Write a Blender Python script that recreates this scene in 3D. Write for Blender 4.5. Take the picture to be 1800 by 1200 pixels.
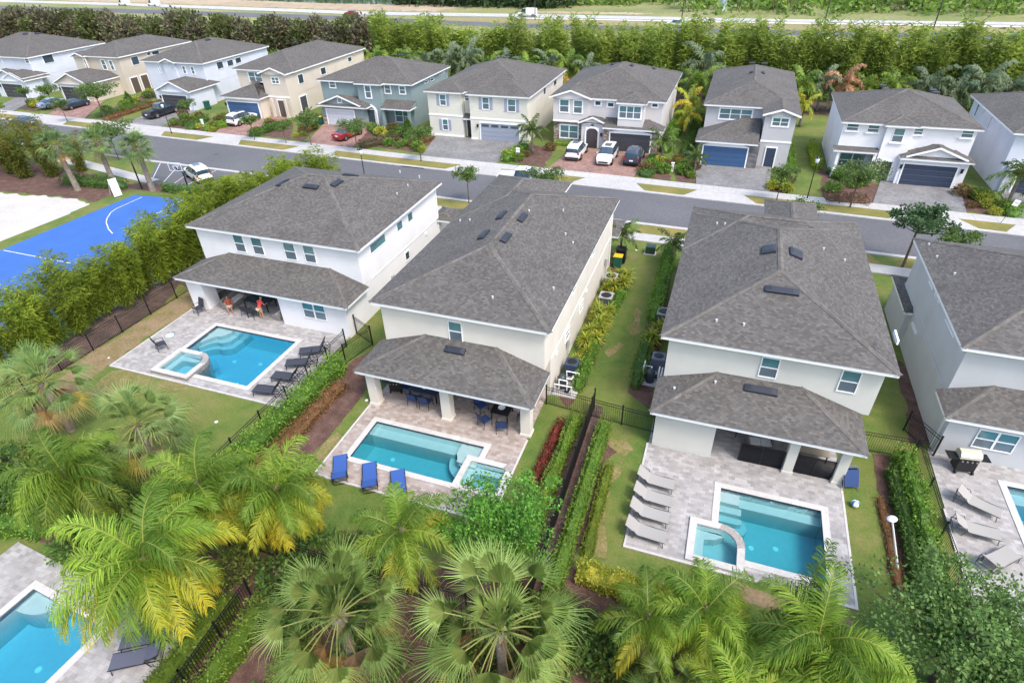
import bpy, bmesh, math, random
from mathutils import Vector, Matrix, noise
R = math.radians
PI = math.pi
rnd = random.Random(7)
for _o in list(bpy.data.objects): bpy.data.objects.remove(_o)
S = bpy.context.scene
COL = S.collection

# ---------------------------------------------------------------- camera
FPX, CAMH = 1044.33, 23.5                      # focal length in photo pixels (1800 wide), drone height in metres
def _basis(y, p, r):
    f = Vector((math.sin(y)*math.cos(p), math.cos(y)*math.cos(p), -math.sin(p)))
    rt = Vector((math.cos(y), -math.sin(y), 0)); up = rt.cross(f)
    c, s = math.cos(r), math.sin(r)
    return c*rt + s*up, -s*rt + c*up, f
RT, UP, FW = _basis(R(-20.358), R(35.183), R(-1.835))
cam = bpy.data.cameras.new('camera'); co = bpy.data.objects.new('camera', cam); COL.objects.link(co)
co.matrix_world = Matrix(((RT.x, UP.x, -FW.x, 0), (RT.y, UP.y, -FW.y, 0), (RT.z, UP.z, -FW.z, CAMH), (0, 0, 0, 1)))
cam.sensor_width = 36; cam.lens = 36*FPX/1800; cam.clip_end = 2500; cam.clip_start = 0.5
S.camera = co
CAM = Vector((0, 0, CAMH))
def ray(u, v): return RT*((u-900)/FPX) + UP*((600-v)/FPX) + FW
def G(u, v, z=0.0):
    d = ray(u, v); t = (z-CAMH)/d.z; return CAM + d*t
def onY(u, v, Y):
    d = ray(u, v); return CAM + d*(Y/d.y)
def onX(u, v, X):
    d = ray(u, v); return CAM + d*(X/d.x)
# ---------------------------------------------------------------- light
SUN_EL, SUN_AZ = 56, 122
w = bpy.data.worlds.new('World'); S.world = w; w.use_nodes = True
nt = w.node_tree; nt.nodes.clear()
sky = nt.nodes.new('ShaderNodeTexSky'); sky.sky_type = 'NISHITA'; sky.sun_disc = False
sky.sun_elevation = R(SUN_EL); sky.sun_rotation = R(SUN_AZ); sky.air_density = 1.2; sky.dust_density = 3.1; sky.ozone_density = 1.0
bg = nt.nodes.new('ShaderNodeBackground'); bg.inputs[1].default_value = 0.15
out = nt.nodes.new('ShaderNodeOutputWorld')
nt.links.new(sky.outputs[0], bg.inputs[0]); nt.links.new(bg.outputs[0], out.inputs[0])
sl = bpy.data.lights.new('sun', 'SUN'); sl.energy = 1.15; sl.angle = R(14); sl.color = (1.0, 0.93, 0.85)
so = bpy.data.objects.new('sun', sl); COL.objects.link(so)
so.rotation_euler = (R(90-SUN_EL), 0, R(180-SUN_AZ)); so.location = (40, -40, 60)
S.view_settings.view_transform = 'Standard'; S.view_settings.look = 'None'; S.view_settings.exposure = 1.28; S.view_settings.gamma = 1
S.render.engine = 'CYCLES'
S.cycles.max_bounces = 6; S.cycles.diffuse_bounces = 3; S.cycles.transparent_max_bounces = 12

# ---------------------------------------------------------------- mesh helper
class MB:
    def __init__(s): s.v = []; s.f = []; s.m = []; s.c = []
    def face(s, pts, m=0, c=None):
        n = len(s.v); s.v.extend([tuple(p) for p in pts]); s.f.append(tuple(range(n, n+len(pts)))); s.m.append(m); s.c.append(c)
    def box(s, x0, x1, y0, y1, z0, z1, m=0, c=None, skip=''):
        n = len(s.v)
        s.v += [(x0,y0,z0),(x1,y0,z0),(x1,y1,z0),(x0,y1,z0),(x0,y0,z1),(x1,y0,z1),(x1,y1,z1),(x0,y1,z1)]
        for k, q in (('b',(0,3,2,1)),('t',(4,5,6,7)),('s',(0,1,5,4)),('e',(1,2,6,5)),('n',(2,3,7,6)),('w',(3,0,4,7))):
            if k in skip: continue
            s.f.append(tuple(n+i for i in q)); s.m.append(m); s.c.append(c)
    def prism(s, pts, z0, z1, m=0, side=None, bottom=False):
        side = m if side is None else side
        a = sum(pts[i][0]*pts[(i+1) % len(pts)][1]-pts[(i+1) % len(pts)][0]*pts[i][1] for i in range(len(pts)))
        if a < 0: pts = pts[::-1]
        s.face([(p[0], p[1], z1) for p in pts], m)
        if bottom: s.face([(p[0], p[1], z0) for p in pts[::-1]], m)
        for i in range(len(pts)):
            p, q = pts[i], pts[(i+1) % len(pts)]
            s.face([(p[0],p[1],z0),(q[0],q[1],z0),(q[0],q[1],z1),(p[0],p[1],z1)], side)
    def tube(s, path, rad, n=6, m=0, c=None, cap=True):
        path = [Vector(p) for p in path]
        if not isinstance(rad, (list, tuple)): rad = [rad]*len(path)
        rings = []; a = None
        for i, p in enumerate(path):
            t = (path[min(i+1, len(path)-1)]-path[max(i-1, 0)]).normalized()
            if a is None: a = t.orthogonal().normalized()
            else:
                a = (a - t*a.dot(t)); a = a.normalized() if a.length > 1e-6 else t.orthogonal().normalized()
            b = t.cross(a); k = len(s.v)
            for j in range(n):
                th = 2*PI*j/n; s.v.append(tuple(p + (a*math.cos(th)+b*math.sin(th))*rad[i]))
            rings.append(k)
        for i in range(len(rings)-1):
            for j in range(n):
                s.f.append((rings[i]+j, rings[i]+(j+1) % n, rings[i+1]+(j+1) % n, rings[i+1]+j)); s.m.append(m); s.c.append(c)
        if cap:
            s.f.append(tuple(rings[0]+j for j in range(n))[::-1]); s.m.append(m); s.c.append(c)
            s.f.append(tuple(rings[-1]+j for j in range(n))); s.m.append(m); s.c.append(c)
    def lathe(s, prof, cx=0, cy=0, n=12, m=0, c=None):
        k = len(s.v)
        for r, z in prof:
            for j in range(n): s.v.append((cx+r*math.cos(2*PI*j/n), cy+r*math.sin(2*PI*j/n), z))
        for i in range(len(prof)-1):
            for j in range(n):
                s.f.append((k+i*n+j, k+i*n+(j+1) % n, k+(i+1)*n+(j+1) % n, k+(i+1)*n+j)); s.m.append(m); s.c.append(c)
    def leaf(s, p, d, u, ln, wd, c, m=0):
        """diamond leaf from p along d, width along u"""
        p = Vector(p); n = len(s.v)
        s.v += [tuple(p), tuple(p+d*ln*.45+u*wd*.5), tuple(p+d*ln), tuple(p+d*ln*.45-u*wd*.5)]
        s.f.append((n, n+1, n+2, n+3)); s.m.append(m); s.c.append(c)
    def xf(s, M):
        s.v = [tuple(M @ Vector(p)) for p in s.v]; return s
    def add(s, o, M=None):
        n = len(s.v); s.v += [tuple(M @ Vector(p)) for p in o.v] if M else list(o.v)
        s.f += [tuple(i+n for i in f) for f in o.f]; s.m += o.m; s.c += o.c
    def build(s, name, mats, parent=None, smooth=False, bevel=0, local=False):
        me = bpy.data.meshes.new(name); me.from_pydata(s.v, [], s.f)
        if not isinstance(mats, (list, tuple)): mats = [mats]
        for m in mats: me.materials.append(m)
        me.polygons.foreach_set('material_index', s.m)
        if any(c is not None for c in s.c):
            ca = me.color_attributes.new('Col', 'FLOAT_COLOR', 'CORNER'); buf = []
            for f, c in zip(s.f, s.c):
                c = c or (.3, .3, .3); buf += [c[0], c[1], c[2], 1.0]*len(f)
            ca.data.foreach_set('color', buf)
        if smooth: me.polygons.foreach_set('use_smooth', [True]*len(s.f))
        me.update()
        o = bpy.data.objects.new(name, me); COL.objects.link(o)
        if parent is not None:
            o.parent = parent
            if parent.parent is None and not local: o.matrix_parent_inverse = Matrix.Translation(-parent.location)
        if bevel:
            bm = bmesh.new(); bm.from_mesh(me); bmesh.ops.remove_doubles(bm, verts=bm.verts, dist=1e-4)
            bm.to_mesh(me); bm.free()
            b = o.modifiers.new('bevel', 'BEVEL'); b.width = bevel; b.segments = 2; b.limit_method = 'ANGLE'
        return o
def thing(name, label, cat, loc=(0, 0, 0), group=None):
    o = bpy.data.objects.new(name, None); COL.objects.link(o); o.location = loc; o.empty_display_size = .3
    o['label'] = label; o['category'] = cat
    if group: o['group'] = group
    return o
def tag(o, label, cat, group=None, kind=None):
    o['label'] = label; o['category'] = cat
    if group: o['group'] = group
    if kind: o['kind'] = kind
    return o
def struct(o):
    o['kind'] = 'structure'; return o
CACHE = {}
def copy_tree(o, parent=None):
    c = o.copy(); COL.objects.link(c)
    if parent: c.parent = parent
    for ch in list(o.children): copy_tree(ch, c)
    return c
def inst(key, builder, label, cat, loc, rz=0, sc=1, group=None, tilt=(0, 0)):
    """first call builds the thing at the origin, later calls copy it and every part of it"""
    if key in CACHE: o = copy_tree(CACHE[key])
    else: o = builder(); CACHE[key] = o
    o.location = loc; o.rotation_euler = (tilt[0], tilt[1], rz); o.scale = (sc, sc, sc) if not isinstance(sc, tuple) else sc
    o['label'] = label; o['category'] = cat
    if group: o['group'] = group
    elif 'group' in o: del o['group']
    return o

# ---------------------------------------------------------------- materials
MATS = {}
def N(t, k, **kw):
    n = t.nodes.new(k)
    for a, b in kw.items(): setattr(n, a, b)
    return n
def pmat(name, col, rough=.7, metal=0, noise_s=0, noise_a=.15, bump=0, spec=None, coat=0):
    if name in MATS: return MATS[name]
    m = bpy.data.materials.new(name); m.use_nodes = True; t = m.node_tree; b = t.nodes['Principled BSDF']
    b.inputs['Base Color'].default_value = (*col, 1); b.inputs['Roughness'].default_value = rough; b.inputs['Metallic'].default_value = metal
    if spec is not None: b.inputs['Specular IOR Level'].default_value = spec
    if coat: b.inputs['Coat Weight'].default_value = coat; b.inputs['Coat Roughness'].default_value = .05
    if noise_s:
        tc = N(t, 'ShaderNodeTexCoord'); ns = N(t, 'ShaderNodeTexNoise'); ns.inputs['Scale'].default_value = noise_s; ns.inputs['Detail'].default_value = 5
        t.links.new(tc.outputs['Object'], ns.inputs['Vector'])
        mr = N(t, 'ShaderNodeMapRange'); mr.inputs[1].default_value = .3; mr.inputs[2].default_value = .7
        mr.inputs[3].default_value = 1-noise_a; mr.inputs[4].default_value = 1+noise_a
        t.links.new(ns.outputs[0], mr.inputs[0])
        vm = N(t, 'ShaderNodeVectorMath', operation='SCALE'); vm.inputs[0].default_value = col; t.links.new(mr.outputs[0], vm.inputs['Scale'])
        t.links.new(vm.outputs[0], b.inputs['Base Color'])
        if bump:
            bp = N(t, 'ShaderNodeBump'); bp.inputs['Strength'].default_value = bump; bp.inputs['Distance'].default_value = .02
            t.links.new(ns.outputs[0], bp.inputs['Height']); t.links.new(bp.outputs[0], b.inputs['Normal'])
    MATS[name] = m; return m
def ramp(t, fac, stops):
    r = N(t, 'ShaderNodeValToRGB'); e = r.color_ramp.elements
    e[0].position, e[0].color = stops[0][0], (*stops[0][1], 1); e[1].position, e[1].color = stops[-1][0], (*stops[-1][1], 1)
    for p, c in stops[1:-1]: x = e.new(p); x.color = (*c, 1)
    t.links.new(fac, r.inputs[0]); return r.outputs[0]
def noise_n(t, vec, scale, detail=4, rough=.6, dist=0):
    n = N(t, 'ShaderNodeTexNoise'); n.inputs['Scale'].default_value = scale; n.inputs['Detail'].default_value = detail
    n.inputs['Roughness'].default_value = rough; n.inputs['Distortion'].default_value = dist
    t.links.new(vec, n.inputs['Vector']); return n.outputs[0]
def mix(t, f, a, b, bt='MIX'):
    m = N(t, 'ShaderNodeMix', data_type='RGBA', blend_type=bt)
    for k, v in ((0, f), (6, a), (7, b)):
        if hasattr(v, 'links'): t.links.new(v, m.inputs[k])
        else: m.inputs[k].default_value = v if k == 0 else (*v, 1)
    return m.outputs[2]
def gmath(t, op, a, b=None):
    m = N(t, 'ShaderNodeMath', operation=op)
    for k, v in ((0, a), (1, b)):
        if v is None: continue
        if hasattr(v, 'links'): t.links.new(v, m.inputs[k])
        else: m.inputs[k].default_value = v
    return m.outputs[0]
def base(name, rough=.8):
    m = bpy.data.materials.new(name); m.use_nodes = True; t = m.node_tree; b = t.nodes['Principled BSDF']
    b.inputs['Roughness'].default_value = rough
    tc = N(t, 'ShaderNodeTexCoord'); MATS[name] = m
    return m, t, b, tc.outputs['Object']
def brickmat(name, cols, bw, bh, mortar, mcol=None, rough=.85, msize=.012, big=.25, tint=None, bump=.4, stain=.25):
    """paver / shingle surface; works on any face direction"""
    if name in MATS: return MATS[name]
    m, t, b, oc = base(name, rough)
    ge = N(t, 'ShaderNodeNewGeometry'); sn = N(t, 'ShaderNodeSeparateXYZ'); t.links.new(ge.outputs['True Normal'], sn.inputs[0])
    so_ = N(t, 'ShaderNodeSeparateXYZ'); t.links.new(oc, so_.inputs[0])
    ax = gmath(t, 'ABSOLUTE', sn.outputs[0]); ay = gmath(t, 'ABSOLUTE', sn.outputs[1]); az = gmath(t, 'ABSOLUTE', sn.outputs[2])
    sel = gmath(t, 'GREATER_THAN', ax, ay)                       # 1: slope or wall faces +-X
    vert = gmath(t, 'LESS_THAN', az, .5)
    c1 = N(t, 'ShaderNodeCombineXYZ'); t.links.new(so_.outputs[0], c1.inputs[0]); t.links.new(so_.outputs[1], c1.inputs[1])
    c2 = N(t, 'ShaderNodeCombineXYZ'); t.links.new(so_.outputs[1], c2.inputs[0]); t.links.new(so_.outputs[0], c2.inputs[1])
    mv = N(t, 'ShaderNodeMix', data_type='VECTOR'); t.links.new(sel, mv.inputs[0]); t.links.new(c1.outputs[0], mv.inputs[4]); t.links.new(c2.outputs[0], mv.inputs[5])
    s2 = N(t, 'ShaderNodeSeparateXYZ'); t.links.new(mv.outputs[1], s2.inputs[0])
    yy = N(t, 'ShaderNodeMix', data_type='FLOAT'); t.links.new(vert, yy.inputs[0]); t.links.new(s2.outputs[1], yy.inputs[2]); t.links.new(so_.outputs[2], yy.inputs[3])
    c3 = N(t, 'ShaderNodeCombineXYZ'); t.links.new(s2.outputs[0], c3.inputs[0]); t.links.new(yy.outputs[0], c3.inputs[1])
    br = N(t, 'ShaderNodeTexBrick'); br.inputs['Scale'].default_value = 1; br.inputs['Brick Width'].default_value = bw; br.inputs['Row Height'].default_value = bh
    br.inputs['Mortar Size'].default_value = msize; br.inputs['Mortar Smooth'].default_value = .4
    br.inputs['Color1'].default_value = (0, 0, 0, 1); br.inputs['Color2'].default_value = (1, 1, 1, 1); br.inputs['Mortar'].default_value = (.5, .5, .5, 1)
    t.links.new(c3.outputs[0], br.inputs['Vector'])
    n1 = noise_n(t, c3.outputs[0], 2.2/bw*.5, 3)
    f = gmath(t, 'ADD', gmath(t, 'MULTIPLY', br.outputs[0], .55), gmath(t, 'MULTIPLY', n1, .45))
    n = len(cols); col = ramp(t, f, [(.2+.6*i/(n-1), c) for i, c in enumerate(cols)])
    nb = noise_n(t, c3.outputs[0], big, 5, .6)
    k = N(t, 'ShaderNodeMapRange'); k.inputs[1].default_value = .3; k.inputs[2].default_value = .7; k.inputs[3].default_value = 1-stain; k.inputs[4].default_value = 1+stain
    t.links.new(nb, k.inputs[0])
    sc = N(t, 'ShaderNodeVectorMath', operation='SCALE'); t.links.new(col, sc.inputs[0]); t.links.new(k.outputs[0], sc.inputs['Scale'])
    c = sc.outputs[0]
    if tint: c = mix(t, gmath(t, 'MULTIPLY', gmath(t, 'GREATER_THAN', noise_n(t, c3.outputs[0], big*3.1, 4), .62), .35), c, tint)
    if mcol: c = mix(t, gmath(t, 'MULTIPLY', br.outputs[1], mortar), c, mcol)
    t.links.new(c, b.inputs['Base Color'])
    bp = N(t, 'ShaderNodeBump'); bp.inputs['Strength'].default_value = bump; bp.inputs['Distance'].default_value = .02
    t.links.new(gmath(t, 'SUBTRACT', br.outputs[0], gmath(t, 'MULTIPLY', br.outputs[1], 1.5)), bp.inputs['Height']); t.links.new(bp.outputs[0], b.inputs['Normal'])
    return m
SHINGLE = brickmat('shingle', [(.060,.056,.052),(.081,.076,.071),(.100,.094,.088),(.128,.121,.113)], .20, .125, .35, (.058,.056,.055), .92, .012, .35, (.112,.096,.085), .35, .14)
RIDGE = brickmat('ridge_shingle', [(.085,.079,.072),(.112,.104,.096),(.135,.127,.116)], .22, .3, .4, (.09,.08,.075), .9, .01, .5)
PAV_GREY = brickmat('paver_grey', [(.235,.222,.218),(.285,.272,.267),(.325,.315,.31),(.375,.366,.36)], .30, .20, .25, (.2,.195,.19), .75, .009, 1.4, (.40,.36,.34), .2, .14)
PAV_TAN = brickmat('paver_tan', [(.24,.19,.165),(.295,.245,.215),(.335,.285,.255),(.39,.345,.315)], .30, .20, .25, (.2,.165,.145), .75, .009, 1.4, (.38,.29,.25), .2, .14)
PAV_RED = brickmat('paver_red', [(.17,.085,.07),(.25,.14,.115),(.29,.175,.145),(.29,.22,.195)], .22, .11, .4, (.2,.12,.1), .8, .01, .6)
PAV_DRIVE = brickmat('paver_drive', [(.13,.13,.135),(.18,.18,.18),(.225,.22,.22)], .3, .15, .4, (.14,.14,.14), .8, .01, .4)
STONE = brickmat('stone_veneer', [(.10,.07,.055),(.22,.16,.12),(.33,.28,.24),(.45,.42,.38)], .38, .16, .5, (.12,.1,.09), .85, .012, 2.0)
STONE_GREY = brickmat('grey_stone_veneer', [(.08,.08,.085),(.13,.13,.14),(.2,.2,.21)], .4, .15, .5, (.07,.07,.07), .85, .012, 2.0)
def stucco(n, c): c = tuple(x*.93 for x in c); return pmat('stucco_'+n, c, .88, noise_s=.55, noise_a=.06, bump=.08)
TRIM = pmat('white_trim', (.82,.83,.84), .55)
def mk_ground():
    m, t, b, oc = base('grass', .95)
    n1 = noise_n(t, oc, .22, 6, .62, .4); n2 = noise_n(t, oc, 9, 4, .7); n3 = noise_n(t, oc, 1.4, 5, .6)
    f = gmath(t, 'ADD', gmath(t, 'MULTIPLY', n1, .62), gmath(t, 'ADD', gmath(t, 'MULTIPLY', n3, .3), gmath(t, 'MULTIPLY', n2, .12)))
    c = ramp(t, f, [(.39, (.048,.105,.012)), (.46, (.078,.142,.016)), (.51, (.115,.165,.024)), (.56, (.16,.18,.036)), (.63, (.225,.19,.07))])
    c = mix(t, .45, c, ramp(t, n2, [(.3, (.035,.06,.01)), (.7, (.12,.16,.032))]))
    t.links.new(c, b.inputs['Base Color'])
    bp = N(t, 'ShaderNodeBump'); bp.inputs['Strength'].default_value = .5; bp.inputs['Distance'].default_value = .04
    t.links.new(noise_n(t, oc, 16, 3, .7), bp.inputs['Height']); t.links.new(bp.outputs[0], b.inputs['Normal'])
    return m
GRASS = mk_ground()
def speckle(name, stops, scale, rough=.95, bump=.6, dist=.03, big=None):
    m, t, b, oc = base(name, rough)
    n2 = noise_n(t, oc, scale, 5, .7); n1 = noise_n(t, oc, big or scale*.07, 4)
    c = ramp(t, gmath(t, 'ADD', gmath(t, 'MULTIPLY', n2, .6), gmath(t, 'MULTIPLY', n1, .4)), stops)
    t.links.new(c, b.inputs['Base Color'])
    bp = N(t, 'ShaderNodeBump'); bp.inputs['Strength'].default_value = bump; bp.inputs['Distance'].default_value = dist
    t.links.new(n2, bp.inputs['Height']); t.links.new(bp.outputs[0], b.inputs['Normal'])
    return m
MULCH = speckle('mulch', [(.35,(.04,.02,.015)),(.5,(.095,.05,.037)),(.65,(.18,.11,.09))], 22)
MULCH_D = speckle('dark_mulch', [(.35,(.03,.022,.016)),(.5,(.08,.05,.04)),(.65,(.18,.12,.1))], 14)
DRY = speckle('dry_turf', [(.38,(.085,.115,.022)),(.48,(.15,.14,.04)),(.56,(.21,.17,.07)),(.66,(.27,.21,.105))], 6, big=.9)
DRYM = speckle('bare_soil', [(.36,(.09,.11,.025)),(.45,(.16,.13,.05)),(.54,(.22,.155,.09)),(.66,(.28,.2,.13))], 6, big=.8)
VERGE = speckle('verge_turf', [(.35,(.085,.105,.02)),(.5,(.165,.155,.035)),(.65,(.29,.2,.07))], 9, big=.35)
FIELD = speckle('far_field', [(.33,(.08,.13,.03)),(.48,(.17,.19,.06)),(.6,(.28,.26,.12)),(.7,(.36,.3,.17))], 1.2, bump=.2, big=.035)
TURF = speckle('clipped_turf', [(.35,(.035,.06,.012)),(.5,(.075,.11,.025)),(.65,(.12,.15,.045))], 12)
SANDM = speckle('white_sand', [(.35,(.36,.335,.31)),(.5,(.44,.425,.405)),(.65,(.49,.48,.465))], 5)
ASPH = speckle('asphalt', [(.35,(.078,.081,.09)),(.5,(.10,.103,.112)),(.65,(.128,.13,.138))], 3.5, .9, .15, .01, big=.12)
CONC = speckle('concrete', [(.35,(.33,.32,.32)),(.5,(.39,.385,.38)),(.65,(.45,.445,.44))], 2.5, .85, .1, .01)
COPING = speckle('coping_stone', [(.35,(.40,.385,.365)),(.5,(.47,.455,.435)),(.65,(.53,.515,.50))], 5, .7, .1, .01)
COURT = pmat('blue_court', (.032,.115,.38), .8, noise_s=.5, noise_a=.08)
LINE = pmat('white_paint', (.55,.56,.58), .7, noise_s=6, noise_a=.2)
PLASTER = pmat('pool_plaster', (.40,.47,.47), .7, noise_s=3, noise_a=.04)
TILE = pmat('dark_pool_tile', (.05,.08,.12), .3)
def mk_water(name, acol, dens, deep):
    m = bpy.data.materials.new(name); m.use_nodes = True; t = m.node_tree; t.nodes.clear()
    o = N(t, 'ShaderNodeOutputMaterial'); tr = N(t, 'ShaderNodeBsdfTransparent'); gl = N(t, 'ShaderNodeBsdfGlossy'); gl.inputs['Roughness'].default_value = .06
    tr.inputs[0].default_value = (.97, .99, 1, 1)
    fr = N(t, 'ShaderNodeFresnel'); fr.inputs[0].default_value = 1.33
    tc = N(t, 'ShaderNodeTexCoord'); bp = N(t, 'ShaderNodeBump'); bp.inputs['Strength'].default_value = .35; bp.inputs['Distance'].default_value = .05
    t.links.new(noise_n(t, tc.outputs['Object'], 2.5, 3, .5), bp.inputs['Height'])
    t.links.new(bp.outputs[0], fr.inputs[1]); t.links.new(bp.outputs[0], gl.inputs['Normal'])
    ms = N(t, 'ShaderNodeMixShader'); t.links.new(fr.outputs[0], ms.inputs[0]); t.links.new(tr.outputs[0], ms.inputs[1]); t.links.new(gl.outputs[0], ms.inputs[2])
    va = N(t, 'ShaderNodeVolumeAbsorption'); va.inputs['Color'].default_value = (*acol, 1); va.inputs['Density'].default_value = dens
    t.links.new(ms.outputs[0], o.inputs[0]); t.links.new(va.outputs[0], o.inputs[1])
    MATS[name] = m; return m
WATER = mk_water('pool_water', (.08, .80, .96), .74, 0)
WATER_T = mk_water('pool_water_teal', (.05, .77, .86), .80, 0)
def glassmat(name, col, rough=.08):
    return pmat(name, col, rough, 0, noise_s=.8, noise_a=.25, spec=.9, coat=.5)
GL_UP = glassmat('window_glass_upper', (.075,.185,.20)); GL_LO = glassmat('window_screen_lower', (.10,.14,.17), .3)
GL_DK = glassmat('dark_window_glass', (.035,.06,.085)); 
DARK = pmat('dark_interior', (.03,.03,.035), .6)
BLACK = pmat('black_metal', (.012,.012,.014), .45, .2)
CHAR = pmat('charcoal_mesh', (.035,.04,.055), .8); NAVY = pmat('navy_fabric', (.02,.05,.16), .8); BLUE = pmat('blue_fabric', (.028,.085,.30), .8)
TAUPE = pmat('taupe_mesh', (.30,.29,.275), .8); FRAME_G = pmat('grey_frame', (.10,.10,.105), .5, .3); WHITE_P = pmat('white_plastic', (.8,.8,.8), .5)
STEEL = pmat('brushed_steel', (.55,.53,.47), .3, .85); RUBBER = pmat('tyre_rubber', (.02,.02,.02), .85); CHROME = pmat('alloy', (.5,.5,.52), .3, .9)
BARK = pmat('palm_bark', (.20,.17,.14), .95, noise_s=7, noise_a=.35, bump=.6); BARK_D = pmat('tree_bark', (.10,.075,.055), .95, noise_s=9, noise_a=.3, bump=.5)
def mk_leaf(name, trans=.42, rough=.55):
    m = bpy.data.materials.new(name); m.use_nodes = True; t = m.node_tree; b = t.nodes['Principled BSDF']; o = t.nodes['Material Output']
    at = N(t, 'ShaderNodeVertexColor'); at.layer_name = 'Col'
    oi = N(t, 'ShaderNodeObjectInfo'); k = N(t, 'ShaderNodeMapRange'); k.inputs[3].default_value = 1.05; k.inputs[4].default_value = 1.35
    t.links.new(oi.outputs['Random'], k.inputs[0]); s = N(t, 'ShaderNodeVectorMath', operation='SCALE')
    t.links.new(at.outputs[0], s.inputs[0]); t.links.new(k.outputs[0], s.inputs['Scale'])
    t.links.new(s.outputs[0], b.inputs['Base Color']); b.inputs['Roughness'].default_value = rough; b.inputs['Specular IOR Level'].default_value = .35
    tl = N(t, 'ShaderNodeBsdfTranslucent'); t.links.new(s.outputs[0], tl.inputs[0])
    ms = N(t, 'ShaderNodeMixShader'); ms.inputs[0].default_value = trans
    t.links.new(b.outputs[0], ms.inputs[1]); t.links.new(tl.outputs[0], ms.inputs[2]); t.links.new(ms.outputs[0], o.inputs[0])
    MATS[name] = m; return m
LEAF = mk_leaf('foliage')
PIPE_G = pmat('vent_pipe_grey', (.50,.50,.51), .6)
LEAF_B = mk_leaf('bamboo_foliage', .55, .7)

# ---------------------------------------------------------------- vegetation builders
def jc(c, r, a=.16):
    k = 1+r.uniform(-a, a); return (c[0]*k*(1+r.uniform(-.08, .08)), c[1]*k, c[2]*k)
def lerp(a, b, t): return tuple(a[i]+(b[i]-a[i])*t for i in range(3))
def rdir(r):
    while True:
        v = Vector((r.uniform(-1, 1), r.uniform(-1, 1), r.uniform(-1, 1)))
        if .05 < v.length < 1: return v.normalized()
P_OAK = [(0.081, 0.135, 0.034), (0.108, 0.182, 0.041), (0.149, 0.23, 0.054), (0.061, 0.101, 0.027)]
P_BRIGHT = [(.08,.21,.03), (.12,.29,.04), (.16,.36,.05), (.06,.15,.025)]
P_DKGREEN = [(0.037, 0.075, 0.031), (0.056, 0.106, 0.037), (0.075, 0.138, 0.056)]
P_QUEEN = [(.10,.18,.022), (.15,.25,.028), (.21,.32,.038)]
P_FAN = [(.12,.19,.04), (.17,.25,.055), (.23,.32,.08)]
P_BAM = [(.15,.21,.02), (.22,.29,.03), (.30,.37,.04), (.11,.16,.018)]
P_BFAR = [(0.183, 0.256, 0.043), (0.256, 0.329, 0.061), (0.329, 0.403, 0.079), (0.134, 0.195, 0.034)]
P_HEDGE = [(0.085, 0.171, 0.024), (0.134, 0.256, 0.03), (0.183, 0.329, 0.043), (0.061, 0.122, 0.018)]
P_HEDGED = [(0.06, 0.12, 0.027), (0.09, 0.165, 0.03), (0.128, 0.225, 0.042)]
P_YEL = [(.38,.38,.045), (.30,.34,.04), (.45,.42,.07), (.16,.22,.03)]
P_YGRN = [(0.224, 0.291, 0.034), (0.314, 0.347, 0.039), (0.146, 0.224, 0.028), (0.381, 0.336, 0.034)]
P_RED = [(.20,.045,.03), (.28,.07,.045), (.12,.04,.025), (.09,.08,.02)]
P_RUST = [(.18,.09,.04), (.13,.10,.03), (.22,.13,.06), (.08,.07,.025)]
P_PURP = [(.14,.105,.075), (.10,.10,.06), (.20,.165,.10), (.14,.18,.06), (.075,.07,.05)]
P_GREYG = [(.10,.15,.09), (.14,.19,.11), (.08,.12,.06)]
def leafcloud(mb, r, c, rad, n, ln, wd, pal, shell=.55, up=.5, m=0):
    c = Vector(c)
    for _ in range(n):
        d = rdir(r); q = r.uniform(shell, 1)**.6 if shell else r.random()**.5
        p = c + Vector((d.x*rad[0], d.y*rad[1], d.z*rad[2]))*q
        a = (rdir(r)+d*.5+Vector((0, 0, up*r.uniform(-.3, 1)))).normalized(); u = a.cross(rdir(r))
        if u.length < .1: continue
        s = r.uniform(.7, 1.3); mb.leaf(p, a, u.normalized(), ln*s, wd*s, jc(r.choice(pal), r), m)
def broad_tree(h=5, rad=(1.8, 1.8, 1.4), zc=3.6, ncl=16, nl=110, ln=.22, pal=P_OAK, tr=.09, seed=1, name='tree', clr=.36, bend=0):
    def b():
        r = random.Random(seed); t = thing(name, '', '')
        tk = MB(); cr = MB()
        fork = zc-rad[2]*.75
        tk.tube([(0, 0, 0), (bend*.3, 0, fork*.5), (bend, 0, fork), (bend, 0, zc+rad[2]*.3)], [tr*1.35, tr, tr*.85, tr*.35], 7)
        for i in range(ncl):
            d = rdir(r); q = r.uniform(.35, .85)
            if d.z < -.5: d.z *= -.5
            q *= .72+1.1*max(-.3, noise.noise(Vector(d)*1.7+Vector((seed*1.7, 0, 0)))*1.6)
            c = Vector((bend+d.x*rad[0]*q*1.15, d.y*rad[1]*q*1.15, zc+d.z*rad[2]*q*1.1))
            s0 = Vector((bend, 0, fork+(c.z-fork)*.25 if c.z > fork else fork)); md = s0.lerp(c, .5)+Vector((0, 0, -.1*h*.1))
            tk.tube([s0, md, c], [tr*.5, tr*.3, tr*.12], 5)
            k = clr*r.uniform(.75, 1.25); pp = [lerp(x, pal[r.randrange(len(pal))], .6) for x in pal]
            leafcloud(cr, r, c, (rad[0]*k, rad[1]*k, rad[2]*k*.62), nl, ln, ln*.6, pp, .1)
        # twigs reaching out of the crown
        for i in range(ncl):
            d = rdir(r); d.z = abs(d.z)*.7; e_ = r.uniform(.8, 1.22); c = Vector((bend+d.x*rad[0]*e_, d.y*rad[1]*e_, zc+d.z*rad[2]))
            leafcloud(cr, r, c, (rad[0]*.16,)*3, nl//5, ln, ln*.6, pal, 0)
        tk.build('trunk', BARK_D, t); cr.build('crown', LEAF, t)
        return t
    return b
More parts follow.
